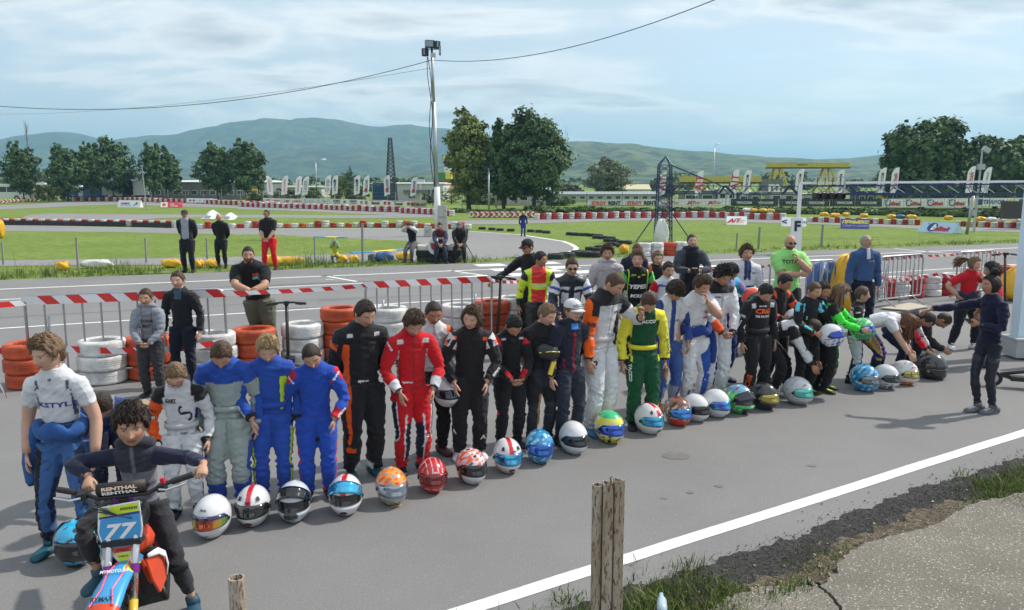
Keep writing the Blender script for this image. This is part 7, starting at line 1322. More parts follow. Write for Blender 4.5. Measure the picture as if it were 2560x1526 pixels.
P_ = [at(*p, ZI) for p in (q3(-60, 950), q3(1095, 968))]; Q_ = [at(*p, ZI) for p in (q3(1148, 970), q3(1480, 978))]
for k, (a, b) in enumerate((P_, Q_)):
 d = (b-a).normalized(); nrm = Vector((d.y, -d.x, 0))*.42; t = thing('rubber_belt', ('long', 'short')[k]+' black rubber belt fixed along the foot of the left tyre wall', 'rubber belt', a+nrm); o_ = a+nrm
 n = max(3, int((b-a).length/2.4))
 for i in range(n): MB().bar((a-o_+nrm).lerp(b-o_+nrm, i/n)+Vector((0, 0, .20)), (a-o_+nrm).lerp(b-o_+nrm, (i+.985)/n)+Vector((0, 0, .20)), .03, .38).build('belt_section', TYR['black'], t)
def stack_mesh(c, n):
 m = MB();
 for k in range(n): m.lathe([(r*.27, (z+k)*.185) for r, z in [(.60, .1), (.60, .92), (.75, 1), (.92, .97), (1, .80), (1, .2), (.92, .03), (.7, 0)]], 14, closed=True)
 o = m.build('tyre_stack', TYR[c], smooth='auto'); C.objects.unlink(o); return o
SM = {(c, n): stack_mesh(c, n) for c in ('white', 'red') for n in (2, 3)}
def far_wall(pts, pitch, where, sc_=1.0):
 for i, p in enumerate(along(pts, pitch)):
  c = 'white' if i % 2 == 0 else 'red'; o = SM[(c, 3)].copy(); C.objects.link(o); o.location = p+Vector((0, rt.uniform(-.06, .06), 0)); o.rotation_euler = (rt.uniform(-.03, .03), rt.uniform(-.03, .03), rt.random()*6); s_ = sc_*rt.uniform(.94, 1.06); o.scale = (s_, s_, s_*rt.uniform(.9, 1.1))
  tag(o, '%s stack of tyres in the %s' % (c, where), 'tyre stack', 'tyre stacks of the '+where)
far_wall([q3(625, 752), q3(1000, 753), q3(1580, 768), q3(2361, 800)], .80, 'far wall below the left trees', 1.25)
far_wall([q4(10, 800), q4(700, 822), q4(1000, 836), q4(1360, 846)], .62, 'far wall below the left banners', 1.15)
far_wall([q4(1360, 852), q4(1640, 866), q4(1800, 880)], .55, 'far wall behind the floodlight pole', 1.1)
far_wall([q5(480, 908), q5(1000, 900), q5(1500, 892), q5(2000, 892), q5(2361, 908), q6(380, 912)], .60, 'far wall right of the centre', 1.1)
far_wall([q6(560, 928), q6(1100, 945), q6(1480, 955)], .47, 'far wall behind the purple board', .8); far_wall([q6(1800, 962), q6(2600, 995)], .47, 'far wall at the right end', .8)
for pts, n, wh in (([q4(1950, 893), q5(470, 893)], 26, 'row of upright tyres left of the right far wall'), ([q3(-20, 776), q3(480, 746)], 30, 'row of leaning tyres at the far left')):
 for i in range(n):
  f = i/(n-1); p = at(pts[0][0]*(1-f)+pts[1][0]*f, pts[0][1]*(1-f)+pts[1][1]*f, ZI); c = ('white', 'orange', 'white', 'red')[i % 4]; o = TL[c].copy(); C.objects.link(o); o.location = p+Vector((0, 0, .27)); o.rotation_euler = (R(68), 0, rt.uniform(-.5, .5)); tag(o, '%s tyre in the %s' % (c, wh), 'tyre', wh)
# soft covers, bags, boards
def sack(label, P, size, mat, seed, cat='cover', name='tarpaulin', rz=0, peak=0):
 r = np.random.RandomState(seed); nu, nv = 20, 12; vs = []; ph = r.rand(6)*6
 for j in range(nv):
  for i in range(nu):
   a = 2*math.pi*i/nu; b = math.pi*j/(nv-1); x = math.copysign(abs(math.cos(a)*math.sin(b))**.7, math.cos(a)); y = math.copysign(abs(math.sin(a)*math.sin(b))**.7, math.sin(a)); z = math.copysign(abs(math.cos(b))**.8, math.cos(b))
   k = 1+.10*math.sin(3*a+ph[0]+z*3)+.08*math.sin(7*a+5*z+ph[1])+.04*math.sin(13*a-9*z+ph[2]); vs.append((x*size[0]/2*k*(1-peak*max(z, 0)), y*size[1]/2*k*(1-peak*max(z, 0)), max(z*.5+.5, 0)*size[2]*(1+.08*math.sin(5*a+ph[3]))))
 mb = MB(); mb.add(vs, [(j*nu+i, j*nu+(i+1) % nu, (j+1)*nu+(i+1) % nu, (j+1)*nu+i) for j in range(nv-1) for i in range(nu)]); o = mb.build(name, mat, smooth=True); o.location = P; o.rotation_euler = (0, 0, rz); return tag(o, label, cat)
TY_ = M('tarp_yellow', S(215, 165, 30), .5, 0, .15, 3, .5, 12); TB = M('tarp_blue', S(50, 85, 140), .5, 0, .15, 3, .5, 12); TW = M('tarp_white', (.62, .62, .62), .5, 0, .1, 3, .6, 12); TD = M('tarp_dark', S(32, 38, 52), .4, 0, .2, 3)
for i, (a, b, m, lb) in enumerate([(q3(1445, 1312), 150, TY_, 'yellow cover in the weeds left of the man in the black cap'), (q3(1680, 1315), 60, TY_, 'small yellow cover between the legs of the men in black'), (q3(1790, 1312), 120, TY_, 'yellow cover in front of the bald man in black'), (q3(530, 1335), 110, TY_, 'dull yellow cover sunk in the weeds at left'), (q3(820, 1318), 260, TW, 'crumpled white sheet in the weeds at left'),
  (q3(2290, 1300), 150, TY_, 'yellow cover behind the man in red trousers'), (q4(420, 1290), 250, TY_, 'long yellow cover right of the man in red trousers'), (q4(860, 1272), 90, TY_, 'yellow cover right of the crouching girl'), (q4(960, 1274), 80, TY_, 'yellow cover at the foot of the thin verge post'), (q4(1385, 1248), 140, TY_, 'yellow cover beside the leaning woman'), (q5(1215, 1195), 80, TY_, 'yellow cover left of the reddish haired man'), (q4(1215, 1268), 150, TB, 'blue plastic shell lying upside down on the verge'), (q4(1115, 1266), 70, TD, 'dark plastic shell beside the blue one')]):
 P = atg(*a); pw = pixw(P); sack(lb, P, (b/3.373*pw, .5, (.35 if i != 10 else .45)), m, 60+i)
sack('yellow and blue folded cover at the left edge of the infield', at(*q3(5, 1068), ZI), (.5, .5, 1.2), TY_, 77)
for i, (x, y, w_, m) in enumerate([(30, 848, 70, TW), (95, 852, 60, TY_), (170, 853, 60, TY_), (235, 858, 60, TY_), (2361*0+690, 892, 70, TY_), (780, 902, 80, TY_), (875, 894, 60, TY_), (1030, 906, 60, TY_), (1260, 915, 70, TY_), (1340, 917, 70, TB), (1430, 919, 80, TY_), (1745, 928, 60, TY_), (2020, 940, 80, TY_), (2110, 945, 70, TW), (2200, 950, 60, TW), (2330, 950, 60, TW)]):
 P = at(*q6(x, y+22), ZI)+Vector((0, .5, .35)); sack('%s soft cover lying on top of the far tyre wall' % {TW: 'white', TY_: 'yellow', TB: 'blue'}[m], P, (w_/3.373*pixw(P), .7, .38), m, 90+i)['group'] = 'soft covers on the far tyre wall'
sack('big white plastic bag hanging on the foot of the blue lattice tower', atg(1648, 615)+Vector((0, -.6, -.05)), (.85, .6, 1.55), M('white_bag', (.66, .66, .68), .35, 0, .08, 4, .6, 6), 5, 'bag', 'big_bag', peak=.3)
sack('blue crumpled bag behind the right barrier next to the bald man', at(2062, 775), (.75, .5, .95), TB, 6, 'bag', 'big_bag'); sack('tall yellow bag left of the man in the blue fleece', at(2112, 782), (.62, .5, 1.15), TY_, 7, 'bag', 'big_bag'); sack('yellow bag at the right edge behind the white column', at(2546, 752), (.9, .6, .75), TY_, 8, 'bag', 'big_bag', peak=.45)
def board(label, pts, mat):
 P = [at(*p) for p in pts]; mb = MB(); mb.prism([(*p.xy, .02) for p in P], (0, 0, .022)); o = mb.build('plywood_sheet', mat); return tag(o, label, 'board')
board('pale plywood sheet lying on the asphalt in front of the right barrier', [q7(685, 612), q7(900, 574), q7(1030, 602), q7(880, 628)], M('ply_pale', (.42, .38, .31), .8, 0, .15, 3)); board('brown plywood sheet on the asphalt under the left barrier', [q1(425, 618), q1(640, 572), q1(668, 590), q1(560, 612)], M('ply_brown', (.34, .27, .18), .8, 0, .2, 3))
# verge fence stakes
for i, (a, h_) in enumerate([(q3(30, 1290), 1.0), (q3(660, 1330), 1.35), (q3(1235, 1270), 1.1), (q3(1750, 1280), 1.15), (q4(632, 1255), 1.1), (q4(1035, 1292), 1.35), (q6(650, 1145), .95), (q6(120, 1160), .9), (q5(2160, 1160), .9)]):
 P = atg(*a); o = MB().bar((0, 0, 0), (.02, 0, h_), .07).build('fence_stake', M('stake_grey', (.26, .26, .25), .8, 0, .2, 5)); o.location = P; tag(o, 'thin grey fence stake standing in the weeds of the verge', 'stake', 'fence stakes along the verge')
# tyre pile under the sitting pair, paddle sign, tripod
for i, (x, y, k, c) in enumerate([(1560, 1262, 2, 'black'), (1640, 1262, 2, 'black'), (1720, 1262, 2, 'black'), (1800, 1262, 2, 'black')]):
 P = atg(*q4(x, y)); stack(P, k, c, 'under the seated men', .95); P2 = P+Vector((0, 0, .385)); stack(P2, 1, ('white', 'white', 'black', 'white')[i], '', .95, lab='%s tyre on the pile %s' % (('white', 'white', 'black', 'white')[i], ('beside the leaning woman', 'left under the seated man in dark red', 'between the two seated men', 'under the bearded old man')[i]))
P = atg(*q4(1645, 1262)); t = thing('paddle_sign', 'small white paddle sign with a red emblem held by the seated man', 'sign', P+Vector((0, -.42, .56)))
MB().prism([(.2*math.cos(a)*1.0, 0, .25*math.sin(a)*(1.15 if math.sin(a) < 0 else 1)) for a in np.linspace(0, 6.1, 14)], (0, .02, 0)).build('board', WHITE, t); l_ = MB(); l_.prism([(-.11, -.02, .1), (.11, -.02, .1), (.08, -.02, -.08), (0, -.02, -.16), (-.08, -.02, -.08)], (0, .01, 0)); l_.build('emblem', RED, t)
P = atg(*q4(1905, 1255)); t = thing('tripod', 'small black camera tripod beside the bearded old man', 'tripod', P)
for a in (0, 2.1, 4.2): MB().bar((.02*math.cos(a), .02*math.sin(a), .55), (.32*math.cos(a), .32*math.sin(a), 0), .025).build('leg', BLACK, t)
MB().bar((0, 0, .5), (0, 0, .95), .03).build('column', BLACK, t); MB().box((0, 0, 1.0), (.18, .12, .12)).build('head', BLACK, t)
# ---------------- barriers and tape ----------------
def barrier(label, a, b, n=10, legs=True, h=1.1):
 A, B = at(*a, h), at(*b, h); A.z = B.z = 0; d = (B-A); L_ = d.length; d.normalize(); t = thing('crowd_barrier', label, 'barrier', A, math.atan2(d.y, d.x)); r = .019
 pts = [(0, 0, .22), (0, 0, h-.10), (.03, 0, h-.03), (.10, 0, h), (L_-.10, 0, h), (L_-.03, 0, h-.03), (L_, 0, h-.10), (L_, 0, .22), (L_-.03, 0, .18), (.03, 0, .18), (0, 0, .22)]
 MB().tube(pts, r, 8).build('frame', METAL, t, smooth=True)
 b0 = MB().tube([(0, 0, .19), (0, 0, h-.01)], .013, 7).build('bar', METAL, t); b0.location = (L_/(n+1), 0, 0)
 for i in range(2, n+1): c_ = b0.copy(); C.objects.link(c_); c_.parent = t; c_.location = (L_*i/(n+1), 0, 0)
 if legs:
  for x in (.25, L_-.3): MB().tube([(x, -.30, .02), (x, 0, .18), (x, .02, .75), (x+.02, .0, .95)], .017, 6).build('foot', METAL, t, smooth=True); MB().tube([(x, .0, .18), (x, .32, .02)], .017, 6).build('foot', METAL, t)
 return t
barrier('crowd barrier at the far left behind the boy in the white jersey', (60, 741), (560, 722), 10, h=1.22); barrier('crowd barrier in the middle behind the tall boy in black and orange', (913, 708), (1229, 690), 11, h=1.22)
barrier('crowd barrier right behind the bald man in neon green', (1926, 657), (2088, 650), 8); barrier('crowd barrier right of the man in the blue fleece', (2201, 643), (2309, 635), 9); barrier('crowd barrier behind the girl in the red t shirt', (2396, 631), (2488, 626), 8); barrier('crowd barrier mostly hidden behind the man with the camera', (1700, 671), (1800, 666), 8)
TR = M('tape_red', S(205, 40, 38), .4); TWt = M('tape_white', (.70, .70, .72), .4)
def tape(label, pts, w_=.085, st=.16, sag_=.0):
 """pts: (px, py, height)"""
 P = [at(x, y, z+(.12 if x < 1300 and z > .9 else 0))+Vector((0, -.03, 0)) for x, y, z in pts]; path = []
 for a, b in zip(P[:-1], P[1:]):
  n = max(2, int((b-a).length/.04)); path += [a.lerp(b, i/n)-Vector((0, 0, sag_*4*(i/n)*(1-i/n))) for i in range(n)]
 path.append(P[-1]); mb = MB(); d = 0; sh_ = .5*w_
 for a, b in zip(path[:-1], path[1:]):
  mb.cur = int(d/st) % 2; tw = math.sin(d*2.1)*.25; up = Vector((0, math.sin(tw)*.5, 1)).normalized()*w_/2; l = (b-a).normalized()*sh_; mb.add([a-up+l, b-up+l, b+up-l, a+up-l], [(0, 1, 2, 3)]); d += (b-a).length
 o = mb.build('barrier_tape', [TWt, TR], fix=False); return tag(o, label, 'tape')
fw = Vector((0, -.03, 0))
tape('red and white tape at the far left end of the barrier', [(-60, 768, 1.03), (62, 757, 1.03)], .07, .2); tape('wide red and white tape along the top of the left barrier', [(63, 752, 1.07), (557, 733, 1.07)], .11, .17); tape('narrow sagging tape between the leaning man and the middle barrier', [(557, 733, 1.06), (914, 714, 1.06)], .06, .15, .02); tape('wide red and white tape along the top of the middle barrier', [(914, 713, 1.07), (1228, 697, 1.07)], .10, .16)
tape('tape running from the middle barrier behind the man in the black cap', [(1228, 700, 1.05), (1300, 704, 1.0), (1480, 690, 1.0)], .05, .16, .02); tape('lower red and white tape across the left barrier', [(-50, 880, .5), (60, 870, .5), (180, 872, .5), (350, 876, .5), (470, 868, .5), (562, 852, .52)], .085, .17, .01); tape('short tape dangling below the left barrier', [(0, 955, .2), (20, 990, .02)], .06, .12)
tape('tape between the man with the camera and the bald man', [(1700, 680, 1.02), (1800, 672, 1.05), (1926, 664, 1.03)], .055, .13, .02); tape('tape beside the tall yellow bag', [(2088, 657, 1.02), (2160, 652, 1.0), (2201, 650, 1.03)], .07, .11, .03); tape('tape along the top of the barrier right of the blue fleece', [(2201, 648, 1.05), (2309, 640, 1.05)], .08, .10); tape('tape between the two right barriers', [(2309, 640, 1.04), (2396, 636, 1.04)], .05, .11, .01); tape('tape on the barrier behind the girl in red', [(2396, 634, 1.05), (2488, 630, 1.05), (2512, 638, .95)], .06, .10); tape('lower tape across the right barrier', [(2207, 704, .55), (2309, 692, .55), (2340, 686, .6), (2384, 692, .6)], .08, .12, .01)
# ---------------- helmets ----------------
PAINT = Mattr('helmet_paint', .22, 0, 60, .5, coat=.9, var=.02); VIS = Mattr('visor', .10, 0, 60, .7, coat=1, var=.0, metal=.75)
def helmet(label, P, yaw, base, ops=(), vis=(.02, .03, .05), up=0, txt=None, sc_=1.0, pitch=0, roll=0, ears=False, chin=None, duck=None, vis2=None, group=None, tm=None, visor_txt=None, vents=True, peak_=False):
 t = thing('helmet', label, 'helmet', P); t.rotation_euler = (R(pitch), R(roll), R(yaw)); t.scale = (sc_,)*3; nu, nv = 84, 56
 A, B = np.meshgrid(np.linspace(0, 2*np.pi, nu, endpoint=False), np.linspace(.01, np.pi-.01, nv)); dx, dy, dz = np.sin(B)*np.sin(A), -np.sin(B)*np.cos(A), np.cos(B)
 x, y, z = .121*dx, .150*dy, .150*np.sign(dz)*np.abs(dz)**.96; fr = dy < 0; t_ = np.clip(-z/.150, 0, 1); y = np.where(fr, y*(1+.10*np.sin(np.clip(t_*1.5, 0, 1)*3.14)+.06*t_), y*(1-.16*t_**1.3)); x = x*(1-.13*t_**2); y = np.where(~fr & (z > 0), y*1.04, y)
 y = y-.006*np.exp(-((x)/.03)**2)*np.exp(-((z+.075)/.03)**2); z = np.maximum(z, -.131); az = np.degrees(np.arctan2(np.abs(x), -y)); sag_ = .012*(az/80)**2
 port = (az < 74) & (z > -.036+sag_*.4) & (z < .048-sag_) & fr; k = np.where(port, .90, 1.0); x, y = x*k, y*k
 bot = z <= -.1309; x = np.where(bot, x*.97, x); col = np.tile(np.array(base, float), (nv, nu, 1)); sx = x
 nz = np.sin(x*70+y*40+3)*np.sin(z*65-x*30)+.6*np.sin(y*110+z*80)+.5*np.sin(x*130-z*120+1); env = dict(x=x, y=y, z=z, ax=np.abs(x), az=az, n=nz, fr=fr, sin=np.sin)
 for cond, cc in ops: m = eval(cond, {'__builtins__': {}}, env); col[m] = cc
 col[port | bot] = (.008, .008, .010); zo = .132; V = np.stack([x, y, z+zo], -1).reshape(-1, 3)
 mb = MB(); mb.add(V.tolist(), [(j*nu+i, j*nu+(i+1) % nu, (j+1)*nu+(i+1) % nu, (j+1)*nu+i) for j in range(nv-1) for i in range(nu)]+[tuple(range(nu-1, -1, -1))], [tuple(c) for c in col.reshape(-1, 3)]); mb.build('shell', PAINT, t, smooth=True, colour=True)
 # visor
 def surf(a, zz, off):
  st = math.sqrt(max(1-(abs(zz)/.150)**2.08, .01)); X_ = .121*math.sin(a)*st; Y_ = -.150*math.cos(a)*st; q = min(max(-zz/.150, 0), 1); Y_ = Y_*(1+.10*math.sin(min(q*1.5, 1)*3.14)+.06*q); X_ = X_*(1-.13*q*q); n = Vector((X_, Y_, zz)).normalized(); return Vector((X_, Y_, zz))+n*off
 n1_, n2_ = 30, 6; vs = []; cc = []; rr_ = random.Random(int(abs(P[0]*97))+5); Rp = Matrix.Rotation(-R(up), 3, 'X')
 for j in range(n2_):
  for i in range(n1_):
   f = i/(n1_-1)*2-1; a = f*R(82); e = (1-max(0, abs(f)-.86)/.14*.45); z0 = -.040+.012*f*f; z1 = .052-.012*f*f; zc = (z0+z1)/2; p = surf(a, zc+(z0+(z1-z0)*j/(n2_-1)-zc)*e, .0045); q = Rp@(p-Vector((0, .01, .01)))+Vector((0, .01, .01)); vs.append(q+Vector((0, 0, zo)))
   c = vis
   if vis2 == 'rainbow': c = [(.1, .5, .25), (.5, .5, .05), (.6, .3, .03), (.5, .06, .03), (.55, .1, .03), (.7, .4, .05), (.2, .45, .1)][min(6, int((f*.5+.5)*7))]
   elif vis2: w__ = .5+.5*math.sin(f*7+j*.6); c = tuple(vis[k_]*(1-w__)+vis2[k_]*w__ for k_ in range(3))
   if visor_txt and j >= n2_-2: c = visor_txt[1]
   cc.append(c)
 mb = MB(); mb.add(vs, [(j*n1_+i, j*n1_+i+1, (j+1)*n1_+i+1, (j+1)*n1_+i) for j in range(n2_-1) for i in range(n1_-1)], cc); v_ = mb.build('visor', VIS, t, smooth=True, colour=True); s_ = v_.modifiers.new('s', 'SOLIDIFY'); s_.thickness = .003
 mb = MB(); pts = [surf(a, -.129, .003)+Vector((0, 0, zo)) for a in np.linspace(0, 6.283, 37)]; mb.tube(pts, .0035, 6, caps=False); mb.build('rubber_trim', RUBBER, t, smooth=True)
 for s_ in (-1, 1): p = surf(s_*R(84), .002, .004)+Vector((0, 0, zo)); MB().tube([p-Vector((s_*.003, 0, 0)), p+Vector((s_*.004, 0, 0))], .014, 12).build('pivot', BLACK if sum(base) > .3 else METAL, t)
 def vent(a, zz, w_, h_, m_, d=.004):
  mb = MB(); c_ = surf(a, zz, d)+Vector((0, 0, zo)); ex = (surf(a+.05, zz, d)-surf(a-.05, zz, d)).normalized(); ey = (surf(a, zz+.006, d)-surf(a, zz-.006, d)).normalized(); n = ex.cross(ey)
  mb.prism([c_-ex*w_-ey*h_*.6, c_+ex*w_-ey*h_*.6, c_+ex*w_*.55+ey*h_, c_-ex*w_*.55+ey*h_], n*.003 if n.dot(c_-Vector((0, 0, zo))) > 0 else -n*.003); mb.build('vent', m_, t)
 if vents: vent(R(-9), -.088, .011, .002, BLACK); vent(R(9), -.088, .011, .002, BLACK)
 if chin: vent(0, -.075, .026, .013, BLACK); vent(0, -.098, .011, .015, chin)
 if ears:
  for s_ in (-1, 1): vent(R(38*s_), .085, .014, .020, BLACK, .006)
 if duck: vent(0, -.108, .045, .006, duck, .012)
 if peak_: mb = MB(); mb.tube([Vector((0, .13, .205)), Vector((0, .17, .20))], [(.05, .012), (.035, .004)], 8, up=Vector((0, 0, 1))); mb.build('spoiler', BLACK, t)
 if txt:
  for (s, a, zz, hgt, m_) in txt:
   vs_, fs, wd, hg = text_geo(s, .03, 0, 1); k_ = hgt/hg; mb = MB(); pp = []
   for v in vs_: pp.append(surf(R(a)+v[0]*k_/.14/math.sqrt(max(.08, 1-(zz/.15)**2)), min(zz+v[1]*k_*math.sqrt(max(.15, 1-(zz/.15)**2)), .147), .0075)+Vector((0, 0, zo)))
   mb.add(pp, fs); mb.build('lettering', m_, t, fix=False)
 return t
W_ = (.66, .67, .69); K_ = (.012, .012, .014); rs_ = S(196, 24, 40)
STR = [('ax<.016 and False', rs_)]
def hD(label, x, y, wpx, yaw, base, ops=(), **kw):
 P = at(Dx(x), Dx(y)); s_ = wpx/.9727*pixw(P)/.268; return helmet(label, P, yaw, base, ops, sc_=s_, **kw)
om = [("(ax<.018)&(z>.045)", rs_)]
hD('white helmet with rainbow mirrored visor, nearest of the row', 519, 1300, 95, -6, W_, vis2='rainbow', txt=[('Arai', 0, .088, .020, BLACKP), ('motorsport academy', 0, .047, .009, WHITEP)], visor_txt=(1, S(50, 55, 95)), vents=True)
hD('white helmet with red stripe, black ears and clear dark visor, second of the row', 618, 1272, 90, 2, W_, om, vis=(.05, .055, .055), ears=True, chin=RED, txt=[('OMP', 0, .070, .016, BLACKP)])
hD('white helmet with its black visor raised, third of the row', 717, 1262, 90, 4, (.55, .60, .68), [("fr&(z<-.036)&(ax<.05)&(z>-.085)", K_)], vis=(.02, .02, .022), up=42, ears=True)
hD('white helmet with red stripe and raised cyan visor', 842, 1246, 90, 4, W_, om, vis=(.05, .45, .75), up=38, ears=True, chin=RED, tm=0)
hD('grey helmet with orange and yellow flames and a silver visor', 953, 1222, 84, 26, S(150, 155, 162), [("(z>.05)&(n>-.6)", S(240, 150, 40)), ("(z>.05)&(n>.5)", S(230, 90, 40)), ("(z<.05)&(n>.5)&(~fr|(az>50))", S(240, 170, 40)), ("(z<-.05)&(n>.9)", S(225, 210, 60))], vis=(.30, .36, .42), up=0, duck=TY_, txt=[('BELL', 0, .068, .012, RED)])
hD('bright red helmet with fine white lines', 1052, 1193, 78, 18, S(190, 26, 34), [("(ax>.020)&(ax<.025)&(z>.03)", W_), ("(ax>.060)&(ax<.065)&(z>.02)", W_), ("(z<-.03)&(z>-.036)", W_), ("(z<-.07)&(z>-.076)&(n>-.5)", W_), ("(az>75)&(n>.9)", W_)], vis=(.20, .02, .02), txt=[('BELL', 0, .068, .012, WHITEP)])
hD('white and orange helmet with black patches and dark visor', 1146, 1172, 80, 28, W_, [("(n>.2)&(z>.02)", S(238, 90, 40)), ("(z>.0)&(n<-.8)", K_), ("(az>62)&(z<.02)", K_), ("(az>75)&(z<.0)&(n>0)", S(238, 90, 40))], vis=(.03, .03, .035))
hD('white helmet with red stripe and blue visor before the boy with red cuffs', 1234, 1145, 78, 16, W_, om, vis=(.02, .22, .55), vis2=(.05, .45, .70), ears=True, chin=RED, txt=[('OMP', 12, .072, .014, BLACKP)])
hD('sky blue camouflage helmet with dark blue visor, left of the plain white one', 1312, 1122, 76, 14, S(45, 140, 190), [("n>.7", S(150, 205, 230)), ("n<-.8", S(25, 95, 150))], vis=(.01, .10, .45), txt=[('BELL', 0, .068, .011, WHITEP)])
hD('plain white round helmet with black visor strip', 1394, 1100, 74, 26, W_, vis=(.02, .025, .03))
hD('yellow, white and green helmet with blue visor', 1481, 1074, 74, 30, (.58, .60, .55), [("(z>.03)&(n>-.5)", S(225, 215, 60)), ("(z>.10)", S(60, 190, 130)), ("(z<-.06)&fr", S(225, 215, 60)), ("(z<.02)&(n>.6)", K_)], vis=(.02, .10, .50))
hD('white helmet with red stripe and blue visor in front of the green suit', 1577, 1052, 70, 34, W_, om, vis=(.02, .20, .50), vis2=(.05, .45, .65), ears=True, chin=RED, txt=[('OMP', 10, .072, .014, BLACKP)])
hD('brown and white patterned helmet with blue visor and red chin', 1646, 1032, 66, 34, (.5, .48, .45), [("(n>-.2)", S(110, 65, 45)), ("(z>.10)", S(120, 70, 50)), ("(z<-.05)&fr", S(215, 60, 30)), ("(n<-1)", K_)], vis=(.02, .25, .60), vis2=(.05, .15, .6))
hD('plain white helmet with small black visor beside the brown patterned one', 1690, 1022, 62, 40, W_, vis=(.02, .02, .02))
hD('white helmet with violet blue mirrored visor', 1740, 1012, 64, 40, W_, vis=(.05, .05, .45), vis2=(.05, .40, .75))
hD('bright green helmet with dark red and white marks and open visor', 1796, 1003, 66, 42, S(50, 200, 90), [("(z>.09)", S(110, 160, 190)), ("(n>1.0)", S(160, 40, 40)), ("(n<-1.0)", (.6, .6, .6)), ("(z<-.06)&fr&(az<40)", S(60, 30, 50))], vis=(.03, .03, .04), up=25)
hD('matt black helmet with golden visor', 1857, 994, 62, 44, (.022, .022, .024), vis=(.45, .36, .06), peak_=True)
hD('light grey helmet with turquoise visor under the hands of the bending boy', 1938, 982, 64, 42, (.50, .52, .55), [("n>.9", (.3, .32, .35)), ("(z<-.09)", (.3, .3, .32))], vis=(.10, .50, .45), txt=[('SCHU', -30, .085, .011, BLACKP)])
hD('sky blue patterned helmet with grey visor left of the bending girl', 2100, 950, 62, 40, S(50, 140, 195), [("n>.8", S(170, 215, 235)), ("n<-.9", S(25, 95, 150))], vis=(.18, .20, .22))
hD('white sharp edged helmet under the hands of the bending girl', 2152, 944, 56, 42, (.60, .61, .63), [("(z<-.05)&(n>.6)", (.08, .08, .09))], vis=(.05, .055, .06), peak_=True)
hD('white helmet with orange chin and gold visor under the child in red and navy', 2198, 934, 56, 46, W_, [("(z<-.08)&fr", S(240, 140, 60)), ("(n>1.1)", S(200, 60, 60))], vis=(.40, .38, .10), txt=[('LEB', -20, .085, .014, BLACKP)])
hD('black helmet tilted in the hands of the bending young man in black', 2255, 918, 62, 44, (.02, .02, .022), vis=(.04, .045, .05), pitch=18, roll=-10)
hD('black and cyan helmet standing beside the dirt bike', 186, 1368, 104, 40, (.015, .016, .018), [("(z>.055)&(n>-.7)&fr", S(40, 170, 215)), ("(z>-.02)&(z<.03)&(az>60)&(az<100)", S(40, 170, 215)), ("(z<-.07)&(z>-.095)&fr&(n>-.5)", S(40, 160, 205)), ("(z<-.1)&(az>60)&(az<90)", W_)], vis=(.02, .02, .025), duck=BLACK)
def held(label, fk, off, yaw, base, ops=(), **kw):
 t, sk = fk; M_ = Matrix.Translation(t.location)@Matrix.Rotation(t.rotation_euler.z, 4, 'Z'); return helmet(label, M_@(Vector(off)*sk['H']), yaw, base, ops, **kw)
held('white round helmet carried low behind the boy in the red suit', F['beh'], (.06, -.12, .34), 30, W_, txt=[('Bell', 0, .075, .012, BLACKP)])
held('orange and black helmet held under the arm of the boy in cyan', F['cyan'], (.20, -.16, .60), 40, S(238, 82, 40), [("(z<.0)&(n>0)", K_), ("(ax<.02)&(z>.05)", W_), ("(z<-.06)", S(200, 210, 60))], vis=(.05, .04, .04), pitch=-25)
held('white helmet held by the boy with orange sleeves', F['ohel'], (.03, -.22, .50), 30, W_, pitch=-20)
held('white helmet with a dark blue visor held by the slim boy in teal and black', F['teal'], (.10, -.23, .455), 50, W_, [("(z<-.03)&(n>.5)", S(60, 90, 170))], vis=(.02, .05, .35), pitch=-15)
held('bright green helmet with blue visor held by the long haired girl', F['gree'], (.02, -.28, .49), 40, S(60, 190, 90), [("(n>.9)", W_), ("(z<-.06)&fr", S(40, 140, 80))], vis=(.05, .10, .45), pitch=-10)
held('white and grey helmet carried by the boy in the leather suit', F['moto'], (.34, -.15, .60), 20, W_, [("n>.6", (.1, .12, .16))], pitch=-10)
# held small things
def hold(label, name, cat, fk, side, fn):
 t, sk = fk; sh, el, wr, aim, curl = sk['arm'][side]; M_ = Matrix.Translation(t.location)@Matrix.Rotation(t.rotation_euler.z, 4, 'Z'); p = M_@(wr+aim*(.055*sk['H'])); o = fn(); o.location = p; o.rotation_euler = (R(60), 0, t.rotation_euler.z); return tag(o, label, cat)
hold('dark phone in the left hand of the woman in navy', 'phone', 'phone', F['woman'], 1, lambda: MB().box((0, -.01, .015), (.075, .012, .15)).build('phone', BLACK))
hold('pink phone in the hands of the man in red trousers', 'phone', 'phone', F['j3'], 1, lambda: MB().box((0, 0, 0), (.15, .02, .08)).build('phone', M('phone_pink', S(220, 130, 140), .4)))
hold('phone in the hands of the leaning woman', 'phone', 'phone', F['j5'], 1, lambda: MB().box((0, 0, 0), (.08, .015, .15)).build('phone', BLACK))
hold('brown glove hanging from the hand of the boy in green', 'glove', 'glove', F['yac'], 1, lambda: MB().tube([(0, 0, .03), (0, -.05, -.03), (0, -.12, -.05)], [(.03, .02), (.05, .02), (.03, .012)], 8).build('glove', M('glove_brown', S(130, 90, 60), .8)))
t, sk = F['cam']; q = t.location+Vector((0, -.38, .64*sk['H'])); c_ = thing('camera', 'black camera held by the man in the dark hooded top', 'camera', q); MB().box((0, 0, 0), (.14, .07, .09)).build('camera_body', BLACK, c_); MB().tube([(0, -.03, 0), (0, -.10, 0)], .032, 12).build('lens', BLACK, c_)
